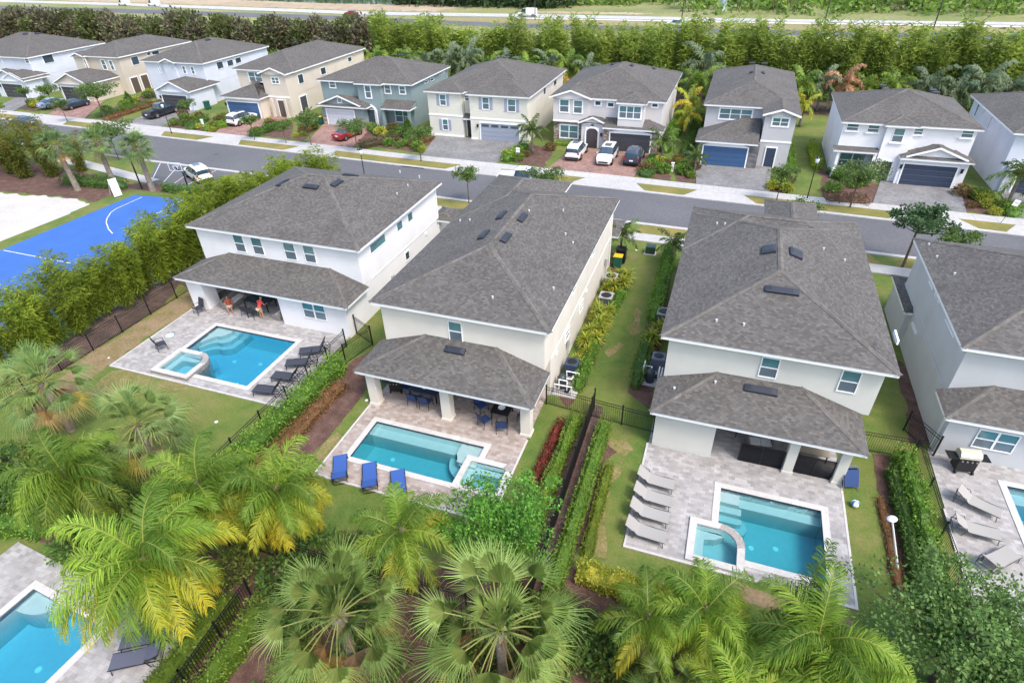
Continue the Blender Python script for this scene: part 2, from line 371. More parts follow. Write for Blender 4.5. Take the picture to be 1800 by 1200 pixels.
def fan_leaf(mb, r, E, d, n, Rr, nseg, spread, pal, tip):
    s = d.cross(n).normalized(); base_c = r.choice(pal)
    def at(a, q, dr): return E + (d*math.cos(a)+s*math.sin(a))*q + Vector((0, 0, -dr)) + n*(-.20*q*abs(math.sin(a)))
    for i in range(nseg):
        a0 = R(-spread+2*spread*i/nseg); a1 = R(-spread+2*spread*(i+1)/nseg); am = (a0+a1)/2
        L = Rr*(1-.30*abs(am/R(spread))**2)*r.uniform(.85, 1.1); s0 = .33
        p1 = at(a0, L*s0, 0); p2 = at(a1, L*s0, 0); mdl = at(am, L*s0, -.045*Rr)
        am2 = am+r.uniform(-.05, .05); p3 = at(am2, L*.74, L*r.uniform(.02, .09)); p4 = at(am2+r.uniform(-.12, .12), L*r.uniform(.88, 1), L*r.uniform(.16, .5))
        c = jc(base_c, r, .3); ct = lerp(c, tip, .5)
        mb.face([E, p1, mdl], 0, lerp(c, tip, .3)); mb.face([E, mdl, p2], 0, lerp(c, (.03, .07, .02), .3))  # pleat halves tinted lighter and darker: fold shading put into the leaf colour
        v = (p2-p1)*.16
        mb.face([p1, p3-v, p3+v, p2], 0, c); mb.face([p3-v, p4, p3+v], 0, ct)
def fan_palm(h=4, nf=30, pet=1.0, Rr=1.05, seed=1, tr=.17, pal=P_FAN, nseg=26, dead=4, lean=(0, 0), name='fan_palm', sprd=82):
    def b():
        r = random.Random(seed); t = thing(name, '', '')
        tk = MB(); path = [Vector((lean[0]*q*q, lean[1]*q*q, h*q)) for q in (0, .25, .5, .75, 1)]
        tk.tube(path, [tr*1.3, tr, tr*.95, tr*1.05, tr*1.2], 9)
        top = path[-1]
        for i in range(26):                                           # old leaf bases
            a = i*2.4; z = h-.05-.03*i; c = top.lerp(path[-2], min(1, .03*i/(h*.25)))
            d = Vector((math.cos(a), math.sin(a), .8)).normalized(); p = Vector((c.x, c.y, z))+d*tr*.7
            tk.tube([p, p+d*.22], [.05, .025], 4)
        tk.build('trunk', BARK, t)
        cr = MB()
        for i in range(nf+dead):
            q = i/nf; az = i*2.399+r.uniform(-.25, .25)
            el = 88-126*min(q, 1.1)+r.uniform(-15, 15) if i < nf else r.uniform(-62, -38)
            e = R(el); pl = pet*min(1.0, .35+q*2.2)*r.uniform(.85, 1.15)
            d0 = Vector((math.cos(az)*math.cos(e), math.sin(az)*math.cos(e), math.sin(e)))
            d1 = (d0+Vector((0, 0, -.35*math.cos(e)))).normalized()
            E = top+d0*pl*.55+d1*pl*.45
            dry = i >= nf; pc = (.30, .34, .10) if not dry else (.26, .18, .09)
            cr.tube([top, top+d0*pl*.55, E], [.032, .022, .018], 4, 0, pc, cap=False)
            n = (Vector((0, 0, 1))-d1*d1.z); n = n.normalized() if n.length > .05 else Vector((1, 0, 0))
            side = d1.cross(n); n = (n+side*r.uniform(-.35, .35)).normalized()
            pp = pal if not dry else [(.30, .22, .13), (.24, .17, .10), (.34, .2, .08)]
            if not dry and q > .88 and r.random() < .6: pp = [(.38, .28, .05), (.3, .3, .07), (.2, .25, .08)]
            fan_leaf(cr, r, E, d1, n, Rr*r.uniform(.82, 1.12)*(.85 if q < .1 else 1), nseg, sprd, pp, (.37, .38, .13) if not dry else (.3, .2, .1))
        cr.build('crown', LEAF, t); return t
    return b
def frond(mb, r, top, az, el, L, pal, tipc, tipk, nl=46, ll=.62, lw=.045, droop=1.0, curl=0):
    p = Vector(top); d = Vector((math.cos(az)*math.cos(el), math.sin(az)*math.cos(el), math.sin(el)))
    pts = [p.copy()]; ds = [d.copy()]; n = 14
    for i in range(n):
        g = droop*(.03+.16*(i/n)**1.1)
        d = (d+Vector((-math.sin(az)*curl, math.cos(az)*curl, -g))).normalized(); p = p+d*(L/n); pts.append(p.copy()); ds.append(d.copy())
    bc = r.choice(pal)
    mb.tube(pts, [.035*(1-.85*i/n)+.004 for i in range(n+1)], 4, 0, lerp(bc, (.34, .33, .08), .6), cap=False)
    for i in range(nl):
        q = .10+.90*i/nl; f = q*n; k = min(int(f), n-1); fr = f-k
        P = pts[k].lerp(pts[k+1], fr); D = ds[k].lerp(ds[k+1], fr).normalized()
        sd = D.cross(Vector((0, 0, 1))); sd = sd.normalized() if sd.length > .1 else Vector((1, 0, 0)); u = sd.cross(D)
        ln = ll*(.3+.7*math.sin(PI*min(1, q*.8+.14)))*r.uniform(.78, 1.18)
        for s in (-1, 1):
            a = (sd*s*r.uniform(.55, 1)+D*(.3+.65*q)+u*r.uniform(-.45, .6)).normalized()
            b2 = (a*.8+D*.25+Vector((0, 0, -r.uniform(.45, 1.25)))).normalized(); b3 = (b2*.6+Vector((0, 0, -r.uniform(.6, 1.2)))).normalized()
            m1 = P+a*ln*.35; m2 = m1+b2*ln*.35; m3 = m2+b3*ln*.3
            wv = (D+sd*r.uniform(-.3, .3)).normalized()*lw*.5
            yl = min(1, max(0, tipk*(.2+q*1.0)+r.uniform(-.25, .2))) if tipk > 0 else 0
            c = lerp(jc(bc, r, .3), tipc, yl); c2 = lerp(jc(bc, r, .34), tipc, min(1, yl*1.25))
            mb.face([P-wv*.7, m1-wv, m1+wv, P+wv*.7], 0, c); mb.face([m1-wv, m2-wv*.8, m2+wv*.8, m1+wv], 0, c); mb.face([m2-wv*.8, m3, m2+wv*.8], 0, c2)
def queen_palm(h=4, nf=15, L=3.0, seed=1, tr=.15, yel=.4, lean=(0, 0), nl=46, ll=.62, lw=.045, pal=P_QUEEN, deadf=1, name='feather_palm', tipc=(.52, .42, .03), elr=(72, -34), dr=1.0):
    def b():
        r = random.Random(seed); t = thing(name, '', '')
        path = [Vector((lean[0]*q*q, lean[1]*q*q, h*q)) for q in (0, .2, .45, .7, .9, 1)]
        tk = MB(); tk.tube(path, [tr*1.35, tr*1.05, tr, tr*.9, tr*.95, tr*.7], 9)
        tk.lathe([(tr*.7, h-.1), (tr*.85, h+.05), (tr*.5, h+.5), (.03, h+.8)], path[-1].x, path[-1].y, 8)
        tk.build('trunk', BARK, t, True)
        cr = MB(); top = path[-1]+Vector((0, 0, .25))
        for i in range(nf):
            q = i/(nf-1); el = R(elr[0]+(elr[1]-elr[0])*q**.85+r.uniform(-7, 7)); az = i*2.399+r.uniform(-.3, .3)
            y = 0 if q < .25 else yel*r.choice((0, .4, .8, 1.1, 1.3))*q*1.5
            frond(cr, r, top, az, el, L*r.uniform(.88, 1.1), pal, tipc, y, nl, ll, lw, dr*r.uniform(.8, 1.25), r.uniform(-.02, .02))
        for i in range(deadf):
            frond(cr, r, top, r.uniform(0, 6.28), R(-55), L*.8, [(.34, .2, .12), (.38, .25, .15)], (.42, .3, .18), .3, nl//2, ll*.45, lw, .7)
        cr.build('crown', LEAF, t); return t
    return b
def bamboo(h=5.6, nc=24, base_r=.35, top_r=1.3, st=13, per=11, ln=.30, wd=.055, pal=P_BAM, seed=1, lo=.22, name='bamboo_clump', cw=.016, up=0.0, sprd=1.0):
    def b():
        r = random.Random(seed); t = thing(name, '', ''); cm = MB(); cr = MB()
        for i in range(nc):
            az = r.uniform(0, 2*PI); b0 = base_r*math.sqrt(r.random()); tr_ = top_r*r.uniform(.25, 1.05); hh = h*r.uniform(.62, 1.06)
            pts = []
            for k in range(7):
                q = k/6; pts.append(Vector((math.cos(az)*(b0+tr_*q**2.2), math.sin(az)*(b0+tr_*q**2.2), hh*(q-.10*q**4))))
            cm.tube(pts, [cw*(1-.7*k/6) for k in range(7)], 4, 0, (.22, .24, .06), cap=False)
            cc = r.choice(pal)
            for s in range(st):
                q = lo+(1-lo)*(s+r.random())/st; f = q*6; k = min(5, int(f)); P = pts[k].lerp(pts[k+1], f-k)
                spread = (.30 if q < .85 else .2)*h/5.6*sprd
                for _ in range(per):
                    a2 = r.uniform(0, 2*PI); p = P+Vector((math.cos(a2), math.sin(a2), r.uniform(-.5, .6)))*spread*r.random()
                    a = (Vector((math.cos(a2), math.sin(a2), r.uniform(-.9, .5)+up))).normalized(); u = a.cross(rdir(r))
                    if u.length < .2: continue
                    mb_c = jc(lerp(cc, r.choice(pal), .4), r, .15)
                    cr.leaf(p, a, u.normalized(), ln*r.uniform(.7, 1.3), wd, mb_c)
        cm.build('culms', LEAF_B, t); cr.build('leaves', LEAF_B, t); return t
    return b
def shrub(rad=(.6, .6, .5), n=500, ln=.12, wd=None, pal=P_HEDGE, seed=1, name='shrub', cone=0):
    def b():
        r = random.Random(seed); t = thing(name, '', ''); st = MB(); cr = MB()
        for i in range(5):
            a = i*1.3; st.tube([(0, 0, 0), (math.cos(a)*rad[0]*.5, math.sin(a)*rad[1]*.5, rad[2]*1.1)], [.03, .012], 4)
        st.build('stem', BARK_D, t)
        for _ in range(n):
            d = rdir(r); q = r.uniform(.6, 1.0)
            bump = 1+.16*noise.noise(Vector(d)*2.5+Vector((seed*3.1, 0, 0)))*2
            p = Vector((d.x*rad[0], d.y*rad[1], d.z*rad[2]))*q*bump+Vector((0, 0, rad[2]))
            if cone: f = max(.06, 1-p.z/(2*rad[2])); p.x *= f*1.5; p.y *= f*1.5
            if p.z < .02: p.z = .02+r.random()*.1
            a = (rdir(r)+d*.7+Vector((0, 0, .3))).normalized(); u = a.cross(rdir(r))
            if u.length < .2: continue
            cr.leaf(p, a, u.normalized(), ln*r.uniform(.7, 1.3), wd or ln*.55, jc(r.choice(pal), r))
        cr.build('leaves', LEAF, t); return t
    return b
def hedge(name, label, p0, p1, wd, h, pal, ln=.13, dens=95, group=None, cat='hedge', seed=1, gap=0, loc=None):
    """clipped or loose hedge between two ground points: leaves over a bumpy core"""
    r = random.Random(seed); p0 = Vector((p0[0], p0[1], 0)); p1 = Vector((p1[0], p1[1], 0)); L = (p1-p0).length
    D = (p1-p0).normalized(); Sd = Vector((-D.y, D.x, 0)); t = thing(name, label, cat, (p0.x, p0.y, 0), group)
    core = MB(); ns = max(2, int(L/.45)); cols = []
    def prof(x): return 1+.15*noise.noise(Vector((x*1.1, seed*7.7, 0)))*2, 1+.13*noise.noise(Vector((x*1.3, seed*3.3, 5)))*2
    base_c = pal[0]
    for i in range(ns+1):
        x = L*i/ns; a, b = prof(x); w2 = wd*.5*a*.8; hh = h*b*.86; c = p0+D*x; e = .55 if i in (0, ns) else 1
        cols.append([c-Sd*w2*e, c-Sd*w2*e+Vector((0, 0, hh*.75*e)), c-Sd*w2*.55*e+Vector((0, 0, hh*e)), c+Sd*w2*.55*e+Vector((0, 0, hh*e)), c+Sd*w2*e+Vector((0, 0, hh*.75*e)), c+Sd*w2*e])
    for i in range(ns):
        for j in range(5): core.face([cols[i][j], cols[i+1][j], cols[i+1][j+1], cols[i][j+1]], 0, jc(base_c, r, .2))
    core.face(cols[0][::-1], 0, base_c); core.face(cols[-1], 0, base_c)
    lf = MB(); n = int(L*(wd+2*h)*dens)
    for _ in range(n):
        x = L*r.random(); a, b = prof(x); w2 = wd*.5*a; hh = h*b; s = r.random()*(wd+2*h)
        if s < h: q = (-w2, s/h*hh); nn = -Sd
        elif s < h+wd: q = (-w2+2*w2*(s-h)/wd, hh); nn = Vector((0, 0, 1))
        else: q = (w2, (s-h-wd)/h*hh); nn = Sd
        ed = min(1, min(x, L-x)/.25+.45); rr = r.uniform(.86, 1.07)
        P = p0+D*x+Sd*q[0]*ed*rr+Vector((0, 0, max(.03, q[1]*rr)))
        aa = (rdir(r)*.9+nn*.8+Vector((0, 0, .35))).normalized(); u = aa.cross(rdir(r))
        if u.length < .2: continue
        cc = r.choice(pal) if noise.noise(P*1.3) < .15 else pal[-2]
        lf.leaf(P, aa, u.normalized(), ln*r.uniform(.7, 1.3), ln*.55, jc(cc, r, .18))
    core.build('branches', LEAF, t); lf.build('leaves', LEAF, t)
    return t
def tuft(rad=.5, n=60, ln=.6, wd=.05, pal=P_YGRN, seed=1, name='plant', stemc=None, per=5, flat=.6):
    """crotons, cordylines and small cane palms: arching blades from several stems"""
    def b():
        r = random.Random(seed); t = thing(name, '', ''); cr = MB(); sm = MB()
        for s in range(per):
            a0 = r.uniform(0, 6.28); b0 = Vector((math.cos(a0), math.sin(a0), 0))*rad*.45*r.random(); hh = ln*r.uniform(.5, 1.3)
            sm.tube([b0*.3, b0+Vector((0, 0, hh))], [.02, .012], 4)
            for i in range(n//per):
                az = r.uniform(0, 6.28); e = R(r.uniform(5, 75)); d = Vector((math.cos(az)*math.cos(e), math.sin(az)*math.cos(e), math.sin(e)))
                P = b0+Vector((0, 0, hh*r.uniform(.5, 1))); m1 = P+d*ln*.5; d2 = (d+Vector((0, 0, -flat))).normalized(); m2 = m1+d2*ln*.5
                sd = d.cross(Vector((0, 0, 1))).normalized()*wd*.5; c = jc(r.choice(pal), r)
                cr.face([P-sd*.4, m1-sd, m1+sd, P+sd*.4], 0, c); cr.face([m1-sd, m2, m1+sd], 0, jc(c, r, .1))
        sm.build('stem', BARK_D, t); cr.build('leaves', LEAF, t); return t
    return b

# ---------------------------------------------------------------- house builder
SL = .333
class Trim:
    def __init__(s, t): s.t = t
    def box(s, *a):
        m = MB(); m.box(*a); m.build('trim_band', TRIM, s.t)
class House:
    def __init__(s, label, x, y, wallmat, name='house'):
        s.t = thing(name, label, 'house', (x, y, 0), None); s.w = MB(); s.top = MB(); s.fas = MB(); s.cap = MB(); s.rects = []
        s.wm = wallmat; s.vents = []; s.trim = Trim(s.t); s.k = 0
    def zr(s, x, y):
        return max([r[4]+r[5]*min([d for d, on in ((x-r[0], r[6]), (r[1]-x, r[6]), (y-r[2], r[7]), (r[3]-y, r[8])) if on]) for r in s.rects
                    if r[0] <= x <= r[1] and r[2] <= y <= r[3]] or [0])
    def hip(s, x0, x1, y0, y1, ze, sl=SL, gy0=False, gx=None):
        """hipped roof over an eaves rectangle; gy0: gable end on the side towards the camera"""
        s.k += 1; e = .0017*s.k; ze += e
        w, d = x1-x0, y1-y0; t = s.top; m = min(w, d)/2
        if w <= d or gy0:
            xm = (x0+x1)/2; h = ze+sl*w/2; a = Vector((xm, y0 if gy0 else y0+w/2, h)); b = Vector((xm, max(y1-w/2, a.y+.01), h))
            A, B, C, D = Vector((x0, y0, ze)), Vector((x1, y0, ze)), Vector((x1, y1, ze)), Vector((x0, y1, ze))
            t.face([B, C, b, a]); t.face([D, A, a, b]); t.face([C, D, b])
            if not gy0: t.face([A, B, a])
            for p, q in (((A, a), (B, a)) if not gy0 else ())+((C, b), (D, b), (a, b)): s.ridge(p, q)
            s.rects.append((x0, x1, y0, y1, ze, sl, True, not gy0, True))
        else:
            ym = (y0+y1)/2; h = ze+sl*d/2; a = Vector((x0+d/2, ym, h)); b = Vector((x1-d/2, ym, h))
            A, B, C, D = Vector((x0, y0, ze)), Vector((x1, y0, ze)), Vector((x1, y1, ze)), Vector((x0, y1, ze))
            t.face([A, B, b, a]); t.face([C, D, a, b]); t.face([B, C, b]); t.face([D, A, a])
            for p, q in ((A, a), (D, a), (B, b), (C, b), (a, b)): s.ridge(p, q)
            s.rects.append((x0, x1, y0, y1, ze, sl, True, True, True))
        s.fascia(x0, x1, y0, y1, ze, gy0)
        if gy0:                                                       # rake boards and gable wall
            xm = (x0+x1)/2
            for sx in (x0, x1):
                p, q = Vector((sx, y0-.03, ze-.02)), Vector((xm, y0-.03, ze+sl*w/2-.02)); n = Vector((0, .06, 0)); dz = Vector((0, 0, -.2))
                s.fas.face([p, q, q+dz, p+dz]); s.fas.face([p, p+n, q+n, q]); s.fas.face([p+dz, q+dz, q+dz+n, p+dz+n])
            s.w.face([(x0+.35, y0+.38, ze-.15), (x1-.35, y0+.38, ze-.15), (xm, y0+.38, ze+sl*w/2-.15)])
            s.w.face([(x0+.35, y0+.3, ze-.15), (xm, y0+.3, ze+sl*w/2-.18), (x1-.35, y0+.3, ze-.15)][::-1])
    def fascia(s, x0, x1, y0, y1, ze, gy0=False, back=True):
        f = s.fas; i = .035; a, b = ze-.2, ze-.012; c = .05
        x0 += i; x1 -= i; y0 += i; y1 -= i
        if not gy0: f.box(x0, x1, y0, y0+c, a, b)
        if back: f.box(x0, x1, y1-c, y1, a, b)
        f.box(x0, x0+c, y0+c, y1-c, a, b); f.box(x1-c, x1, y0+c, y1-c, a, b)
        f.face([(x0+c, y0+c, a+.03), (x0+c, y1-c, a+.03), (x1-c, y1-c, a+.03), (x1-c, y0+c, a+.03)])
    def ridge(s, p, q):
        d = (q-p).normalized(); sd = d.cross(Vector((0, 0, 1))).normalized()*.15; u = Vector((0, 0, .045)); lo = Vector((0, 0, -.015))
        s.cap.face([p-sd+lo, q-sd+lo, q+u, p+u]); s.cap.face([p+u, q+u, q+sd+lo, p+sd+lo])
    def lean(s, x0, x1, y0, yw, ze, sl=SL, hl=True, hr=True, side=None):
        """lean-to roof rising from y0 to the wall at yw, with hipped ends"""
        s.k += 1; ze += .0017*s.k; d = yw-y0; h = ze+sl*d; xa = x0+(d if hl else 0); xb = x1-(d if hr else 0); t = s.top
        t.face([(x0, y0, ze), (x1, y0, ze), (xb, yw, h), (xa, yw, h)])
        if hl: t.face([(x0, yw, ze), (x0, y0, ze), (xa, yw, h)]); s.ridge(Vector((x0, y0, ze)), Vector((xa, yw, h)))
        else: s.w.face([(x0+.03, y0+.05, ze-.01), (x0+.03, yw, ze-.01), (x0+.03, yw, h-.02)])
        if hr: t.face([(x1, y0, ze), (x1, yw, ze), (xb, yw, h)]); s.ridge(Vector((x1, y0, ze)), Vector((xb, yw, h)))
        else: s.w.face([(x1-.03, y0+.05, ze-.01), (x1-.03, yw, ze-.01), (x1-.03, yw, h-.02)][::-1])
        t.face([(x0, yw, ze), (xa, yw, h), (xb, yw, h), (x1, yw, ze)])
        s.rects.append((x0, x1, y0, yw, ze, sl, True, True, False))
        s.fascia(x0, x1, y0, yw, ze, False, False)
    def onroof(s, u, v):
        lo, hi = 2.5, 11.0; last = None
        z = 11.0
        while z > 2.5:
            p = G(u, v, z); r = s.zr(p.x, p.y)
            if r >= z: return Vector((p.x, p.y, r))
            z -= .02
        return G(u, v, 6)
    def grad(s, p):
        e = .05; gx = (s.zr(p.x+e, p.y)-s.zr(p.x-e, p.y))/(2*e); gy = (s.zr(p.x, p.y+e)-s.zr(p.x, p.y-e))/(2*e)
        return gx, gy
    def vent(s, u, v, L=1.25, W=.42, black=True):
        p = s.onroof(u, v); gx, gy = s.grad(p); n = Vector((-gx, -gy, 1)).normalized()
        k = Vector((0, 1, 0)) if abs(gx) > abs(gy) else Vector((1, 0, 0))
        a = (k-n*k.dot(n)).normalized(); b = n.cross(a)
        s.vents.append((p, a, b, n, L, W, black))
    def pipe(s, u, v): s.vents.append((s.onroof(u, v), None, None, None, 0, 0, False))
    def cols(s, pts, sz, z, mat=None):
        for x, y in pts:
            c = MB(); c.box(x-sz/2, x+sz/2, y-sz/2, y+sz/2, 0, z); c.box(x-sz/2-.04, x+sz/2+.04, y-sz/2-.04, y+sz/2+.04, 0.03, .2)
            c.build('column', mat or s.wm, s.t)
    def done(s):
        s.w.build('wall', s.wm, s.t)
        rf = s.top.build('roof', SHINGLE, s.t); s.fas.build('fascia', TRIM, s.t); s.cap.build('ridge_cap', RIDGE, rf)
        for p, a, b, n, L, W, bl in s.vents:
            m = MB()
            if a is None:
                m.lathe([(.055, p.z-.1), (.055, p.z+.12), (.07, p.z+.13), (.001, p.z+.15)], p.x, p.y, 8); m.build('vent_pipe', PIPE_G, rf); continue
            q = []
            for z, sh in ((-.02, 1), (.13, 1), (.2, .62)):
                for i, j in ((-1, -1), (1, -1), (1, 1), (-1, 1)): q.append(p+a*(i*L/2*(sh if z > .15 else 1))+b*(j*W/2*sh)+n*z)
            for r0 in (0, 4):
                for i in range(4): m.face([q[r0+i], q[r0+(i+1) % 4], q[r0+4+(i+1) % 4], q[r0+4+i]])
            m.face(q[8:12]); m.build('roof_vent', pmat('vent_metal', (.03, .035, .05), .5, .2), rf)
        return s.t
    # --- openings: face 's' looks towards the camera side, 'e' to the right, 'w' to the left
    def place(s, o, face, plane, a, z0):
        if face == 's': loc = (a, plane, z0); rz = 0
        elif face == 'e': loc = (plane, a, z0); rz = PI/2
        else: loc = (plane, a, z0); rz = -PI/2
        o.parent = s.t; o.location = Vector(loc)-s.t.location; o.rotation_euler = (0, 0, rz)
    def win(s, face, plane, tl, br, **k):
        if face == 's': A, B = onY(*tl, plane), onY(*br, plane); s.winw(face, plane, A.x, B.x, B.z, A.z, **k)
        else: A, B = onX(*tl, plane), onX(*br, plane); a0, a1 = min(A.y, B.y), max(A.y, B.y); s.winw(face, plane, a0, a1, min(A.z, B.z), max(A.z, B.z), **k)
    def winw(s, face, plane, a0, a1, z0, z1, n=1, sash=True, trim=.10, sill=False, shut=None, dark=False, flip=False, low=None, munt=0):
        w, h = a1-a0, z1-z0; f = MB(); g = MB(); T = trim; D = .06
        f.box(-T, w+T, -D, .02, -T, 0); f.box(-T, w+T, -D, .02, h, h+T); f.box(-T, 0, -D, .02, 0, h); f.box(w, w+T, -D, .02, 0, h)
        if sill: f.box(-T-.12, w+T+.12, -.16, .02, -T-.12, -T-.005)
        for i in range(1, n): f.box(w*i/n-.05, w*i/n+.05, -D+.005, .015, 0, h)
        if sash:
            for i in range(n): f.box(w*i/n+(.05 if i else 0), w*(i+1)/n-(.05 if i < n-1 else 0), -.045, .012, h*.5-.03, h*.5+.03)
        for q in range(munt): f.box(w*(q+1)/(munt+1)-.012, w*(q+1)/(munt+1)+.012, -.04, .01, 0, h)
        m0, m1 = (0, 1) if not dark else (2, 2)
        if sash: g.box(.002, w-.002, -.02, .0, .002, h*.5, m1); g.box(.002, w-.002, -.02, .0, h*.5+.001, h-.002, m0)
        else: g.box(.002, w-.002, -.02, .0, .002, h-.002, m0)
        o = f.build('window', TRIM); s.place(o, face, plane-.0 if face != 'e' else plane, a0 if face != 'w' else a1, z0)
        g.build('pane', [GL_UP, GL_LO, GL_DK], o, local=True)
        if shut:
            for x in (-T-.42, w+T+.02):
                q = MB(); q.box(x, x+.40, -.05, .01, -.03, h+.03)
                for i in range(7): q.box(x+.05, x+.35, -.065, -.05, h*(i+.15)/7, h*(i+.8)/7)
                q.build('shutter', shut, o, local=True)
    def door(s, face, plane, a0, a1, z1, mat=None, glass=True, name='door', trim=True):
        w = a1-a0; f = MB(); f.box(0, w, -.04, .01, .02, z1)
        for i in range(2):
            for j in range(2): f.box(w*(.12+.45*i), w*(.43+.45*i), -.06, -.04, z1*(.1+.45*j), z1*(.45+.45*j))
        o = f.build(name, mat or DARK); s.place(o, face, plane, a0 if face != 'w' else a1, 0)
        if trim:
            q = MB(); q.box(-.12, 0, -.09, .01, 0, z1+.12); q.box(w, w+.12, -.09, .01, 0, z1+.12); q.box(0, w, -.09, .01, z1, z1+.12); q.build('door_frame', TRIM, o, local=True)
        h = MB(); h.tube([(w*.9, -.10, z1*.45), (w*.9, -.10, z1*.55)], .02, 5); h.build('handle', CHROME, o, local=True)
    def garage(s, plane, a0, a1, z1, mat, arch=False, glass=False):
        w = a1-a0; f = MB()
        for i in range(4):
            f.box(0, w, -.03, .01, z1*i/4+.012, z1*(i+1)/4-.012)
            for j in range(8): f.box(w*(j+.12)/8, w*(j+.88)/8, -.045, -.03, z1*(i+.18)/4, z1*(i+.82)/4)
        o = f.build('garage_door', mat); s.place(o, 's', plane, a0, 0.02)
        q = MB(); q.box(-.14, 0, -.08, .01, 0, z1+.14); q.box(w, w+.14, -.08, .01, 0, z1+.14); q.box(0, w, -.08, .01, z1, z1+.14)
        if arch:
            n = 10
            for i in range(n):
                x0, x1 = w*i/n, w*(i+1)/n; za = z1+.14+.38*(1-(2*i/n-1)**2); zb = z1+.14+.38*(1-(2*(i+1)/n-1)**2)
                q.face([(x0, -.08, z1+.14), (x1, -.08, z1+.14), (x1, -.08, zb), (x0, -.08, za)]); q.face([(x0, -.08, za), (x1, -.08, zb), (x1, .01, zb), (x0, .01, za)])
        q.build('door_frame', TRIM, o, local=True)
        if glass:
            g = MB()
            for j in range(4): g.box(w*(j+.12)/4, w*(j+.88)/4, -.055, -.047, z1*.8, z1*.93)
            g.build('pane', GL_DK, o, local=True)
    def lamps(s, pts):
        for x, y, z in pts:
            m = MB(); m.box(x-.09, x+.09, y-.22, y-.02, z-.2, z+.15); m.box(x-.13, x+.13, y-.26, y+.0, z+.15, z+.19); m.build('wall_lamp', BLACK, s.t)
def recess(m, x0, x1, y0, y1, z0, z1):
    """faces of an opening cut into a wall: floor, back, sides, ceiling"""
    m.face([(x0, y1, z0), (x1, y1, z0), (x1, y1, z1), (x0, y1, z1)][::-1])

# ================================================================ THE SETTING
HOLES = []
def gridsheet(name, mat, x0, x1, y0, y1, holes, z, parent=None, M=None, th=0):
    xs = sorted({x0, x1, *[max(x0, min(x1, h[0])) for h in holes], *[max(x0, min(x1, h[1])) for h in holes]})
    ys = sorted({y0, y1, *[max(y0, min(y1, h[2])) for h in holes], *[max(y0, min(y1, h[3])) for h in holes]})
    m = MB(); z0 = z-th
    def inh(a, b): return any(h[0] < a < h[1] and h[2] < b < h[3] for h in holes) or not (x0 < a < x1 and y0 < b < y1)
    for i in range(len(xs)-1):
        for j in range(len(ys)-1):
            cx, cy = (xs[i]+xs[i+1])/2, (ys[j]+ys[j+1])/2
            if inh(cx, cy): continue
            m.face([(xs[i], ys[j], z), (xs[i+1], ys[j], z), (xs[i+1], ys[j+1], z), (xs[i], ys[j+1], z)])
            if th:
                a, b, c, d = xs[i], xs[i+1], ys[j], ys[j+1]
                if j == 0 or inh(cx, (ys[j-1]+ys[j])/2): m.face([(a, c, z0), (b, c, z0), (b, c, z), (a, c, z)])
                if j == len(ys)-2 or inh(cx, (ys[j+1]+ys[min(j+2, len(ys)-1)])/2): m.face([(b, d, z0), (a, d, z0), (a, d, z), (b, d, z)])
                if i == 0 or inh((xs[i-1]+xs[i])/2, cy): m.face([(a, d, z0), (a, c, z0), (a, c, z), (a, d, z)])
                if i == len(xs)-2 or inh((xs[i+1]+xs[min(i+2, len(xs)-1)])/2, cy): m.face([(b, c, z0), (b, d, z0), (b, d, z), (b, c, z)])
    if M is not None: m.xf(M)
    return m.build(name, mat, parent)
def poly(name, mat, pts, z, th=0, px=True, rough=0, seed=0):
    P = [G(*p) if px else Vector((p[0], p[1], 0)) for p in pts]
    if rough:                                                         # irregular planted or worn edge
        r = random.Random(seed); Q = []
        for i in range(len(P)):
            a, b = P[i], P[(i+1) % len(P)]; k = max(2, int((b-a).length/.35))
            for q in range(k):
                p = a.lerp(b, q/k); n = Vector((b.y-a.y, a.x-b.x, 0)).normalized()
                Q.append(p+n*(noise.noise(p*.9+Vector((seed, 0, 0)))*2*rough+r.uniform(-.25, .25)*rough))
        P = Q
    m = MB(); P = [(p.x, p.y) for p in P]
    if th: m.prism(P, z-th, z)
    else:
        from mathutils.geometry import tessellate_polygon
        V = [Vector((p[0], p[1], z)) for p in P]
        for tri in tessellate_polygon([V]):
            a, b, c = [V[i] for i in tri]
            if (b-a).cross(c-a).z < 0: b, c = c, b
            m.face([a, b, c])
    return struct(m.build(name, mat))
def strip(name, mat, A, B, z, th=0, px=True):
    """band between two lines of equal length"""
    A = [G(*p) if px else Vector((*p, 0)) for p in A]; B = [G(*p) if px else Vector((*p, 0)) for p in B]; m = MB()
    for i in range(len(A)-1):
        m.face([(A[i].x, A[i].y, z), (A[i+1].x, A[i+1].y, z), (B[i+1].x, B[i+1].y, z), (B[i].x, B[i].y, z)])
        if th: m.face([(A[i].x, A[i].y, z-th), (A[i+1].x, A[i+1].y, z-th), (A[i+1].x, A[i+1].y, z), (A[i].x, A[i].y, z)])
    return struct(m.build(name, mat))
# pools: x0,x1,y0,y1 of the water
P1 = (-32.8, -25.9, 21.6, 26.66); P2 = (-16.4, -9.7, 18.35, 21.25); P3 = (2.67, 7.26, 18.3, 22.25); P4 = (15.96, 20.6, 20.2, 26.7)
S1 = (-32.65, -30.35, 21.2, 23.15); S2 = (-10.0, -8.0, 18.45, 20.1); S3 = (1.72, 3.56, 17.85, 19.62)
M0 = Matrix.Translation((-17.42, 7.75, 0)) @ Matrix.Rotation(R(-4.6), 4, 'Z')     # neighbour's yard, origin at the deck corner
P0 = (-8.0, -3.5, -12.0, -1.3)
def inner(p): return p
holes = [P1, P2, P3, P4, S1, S2, S3, (-26.4, -21.0, -4.1, 7.1)]
struct(gridsheet('ground', GRASS, -700, 700, -60, 1500, holes, 0))
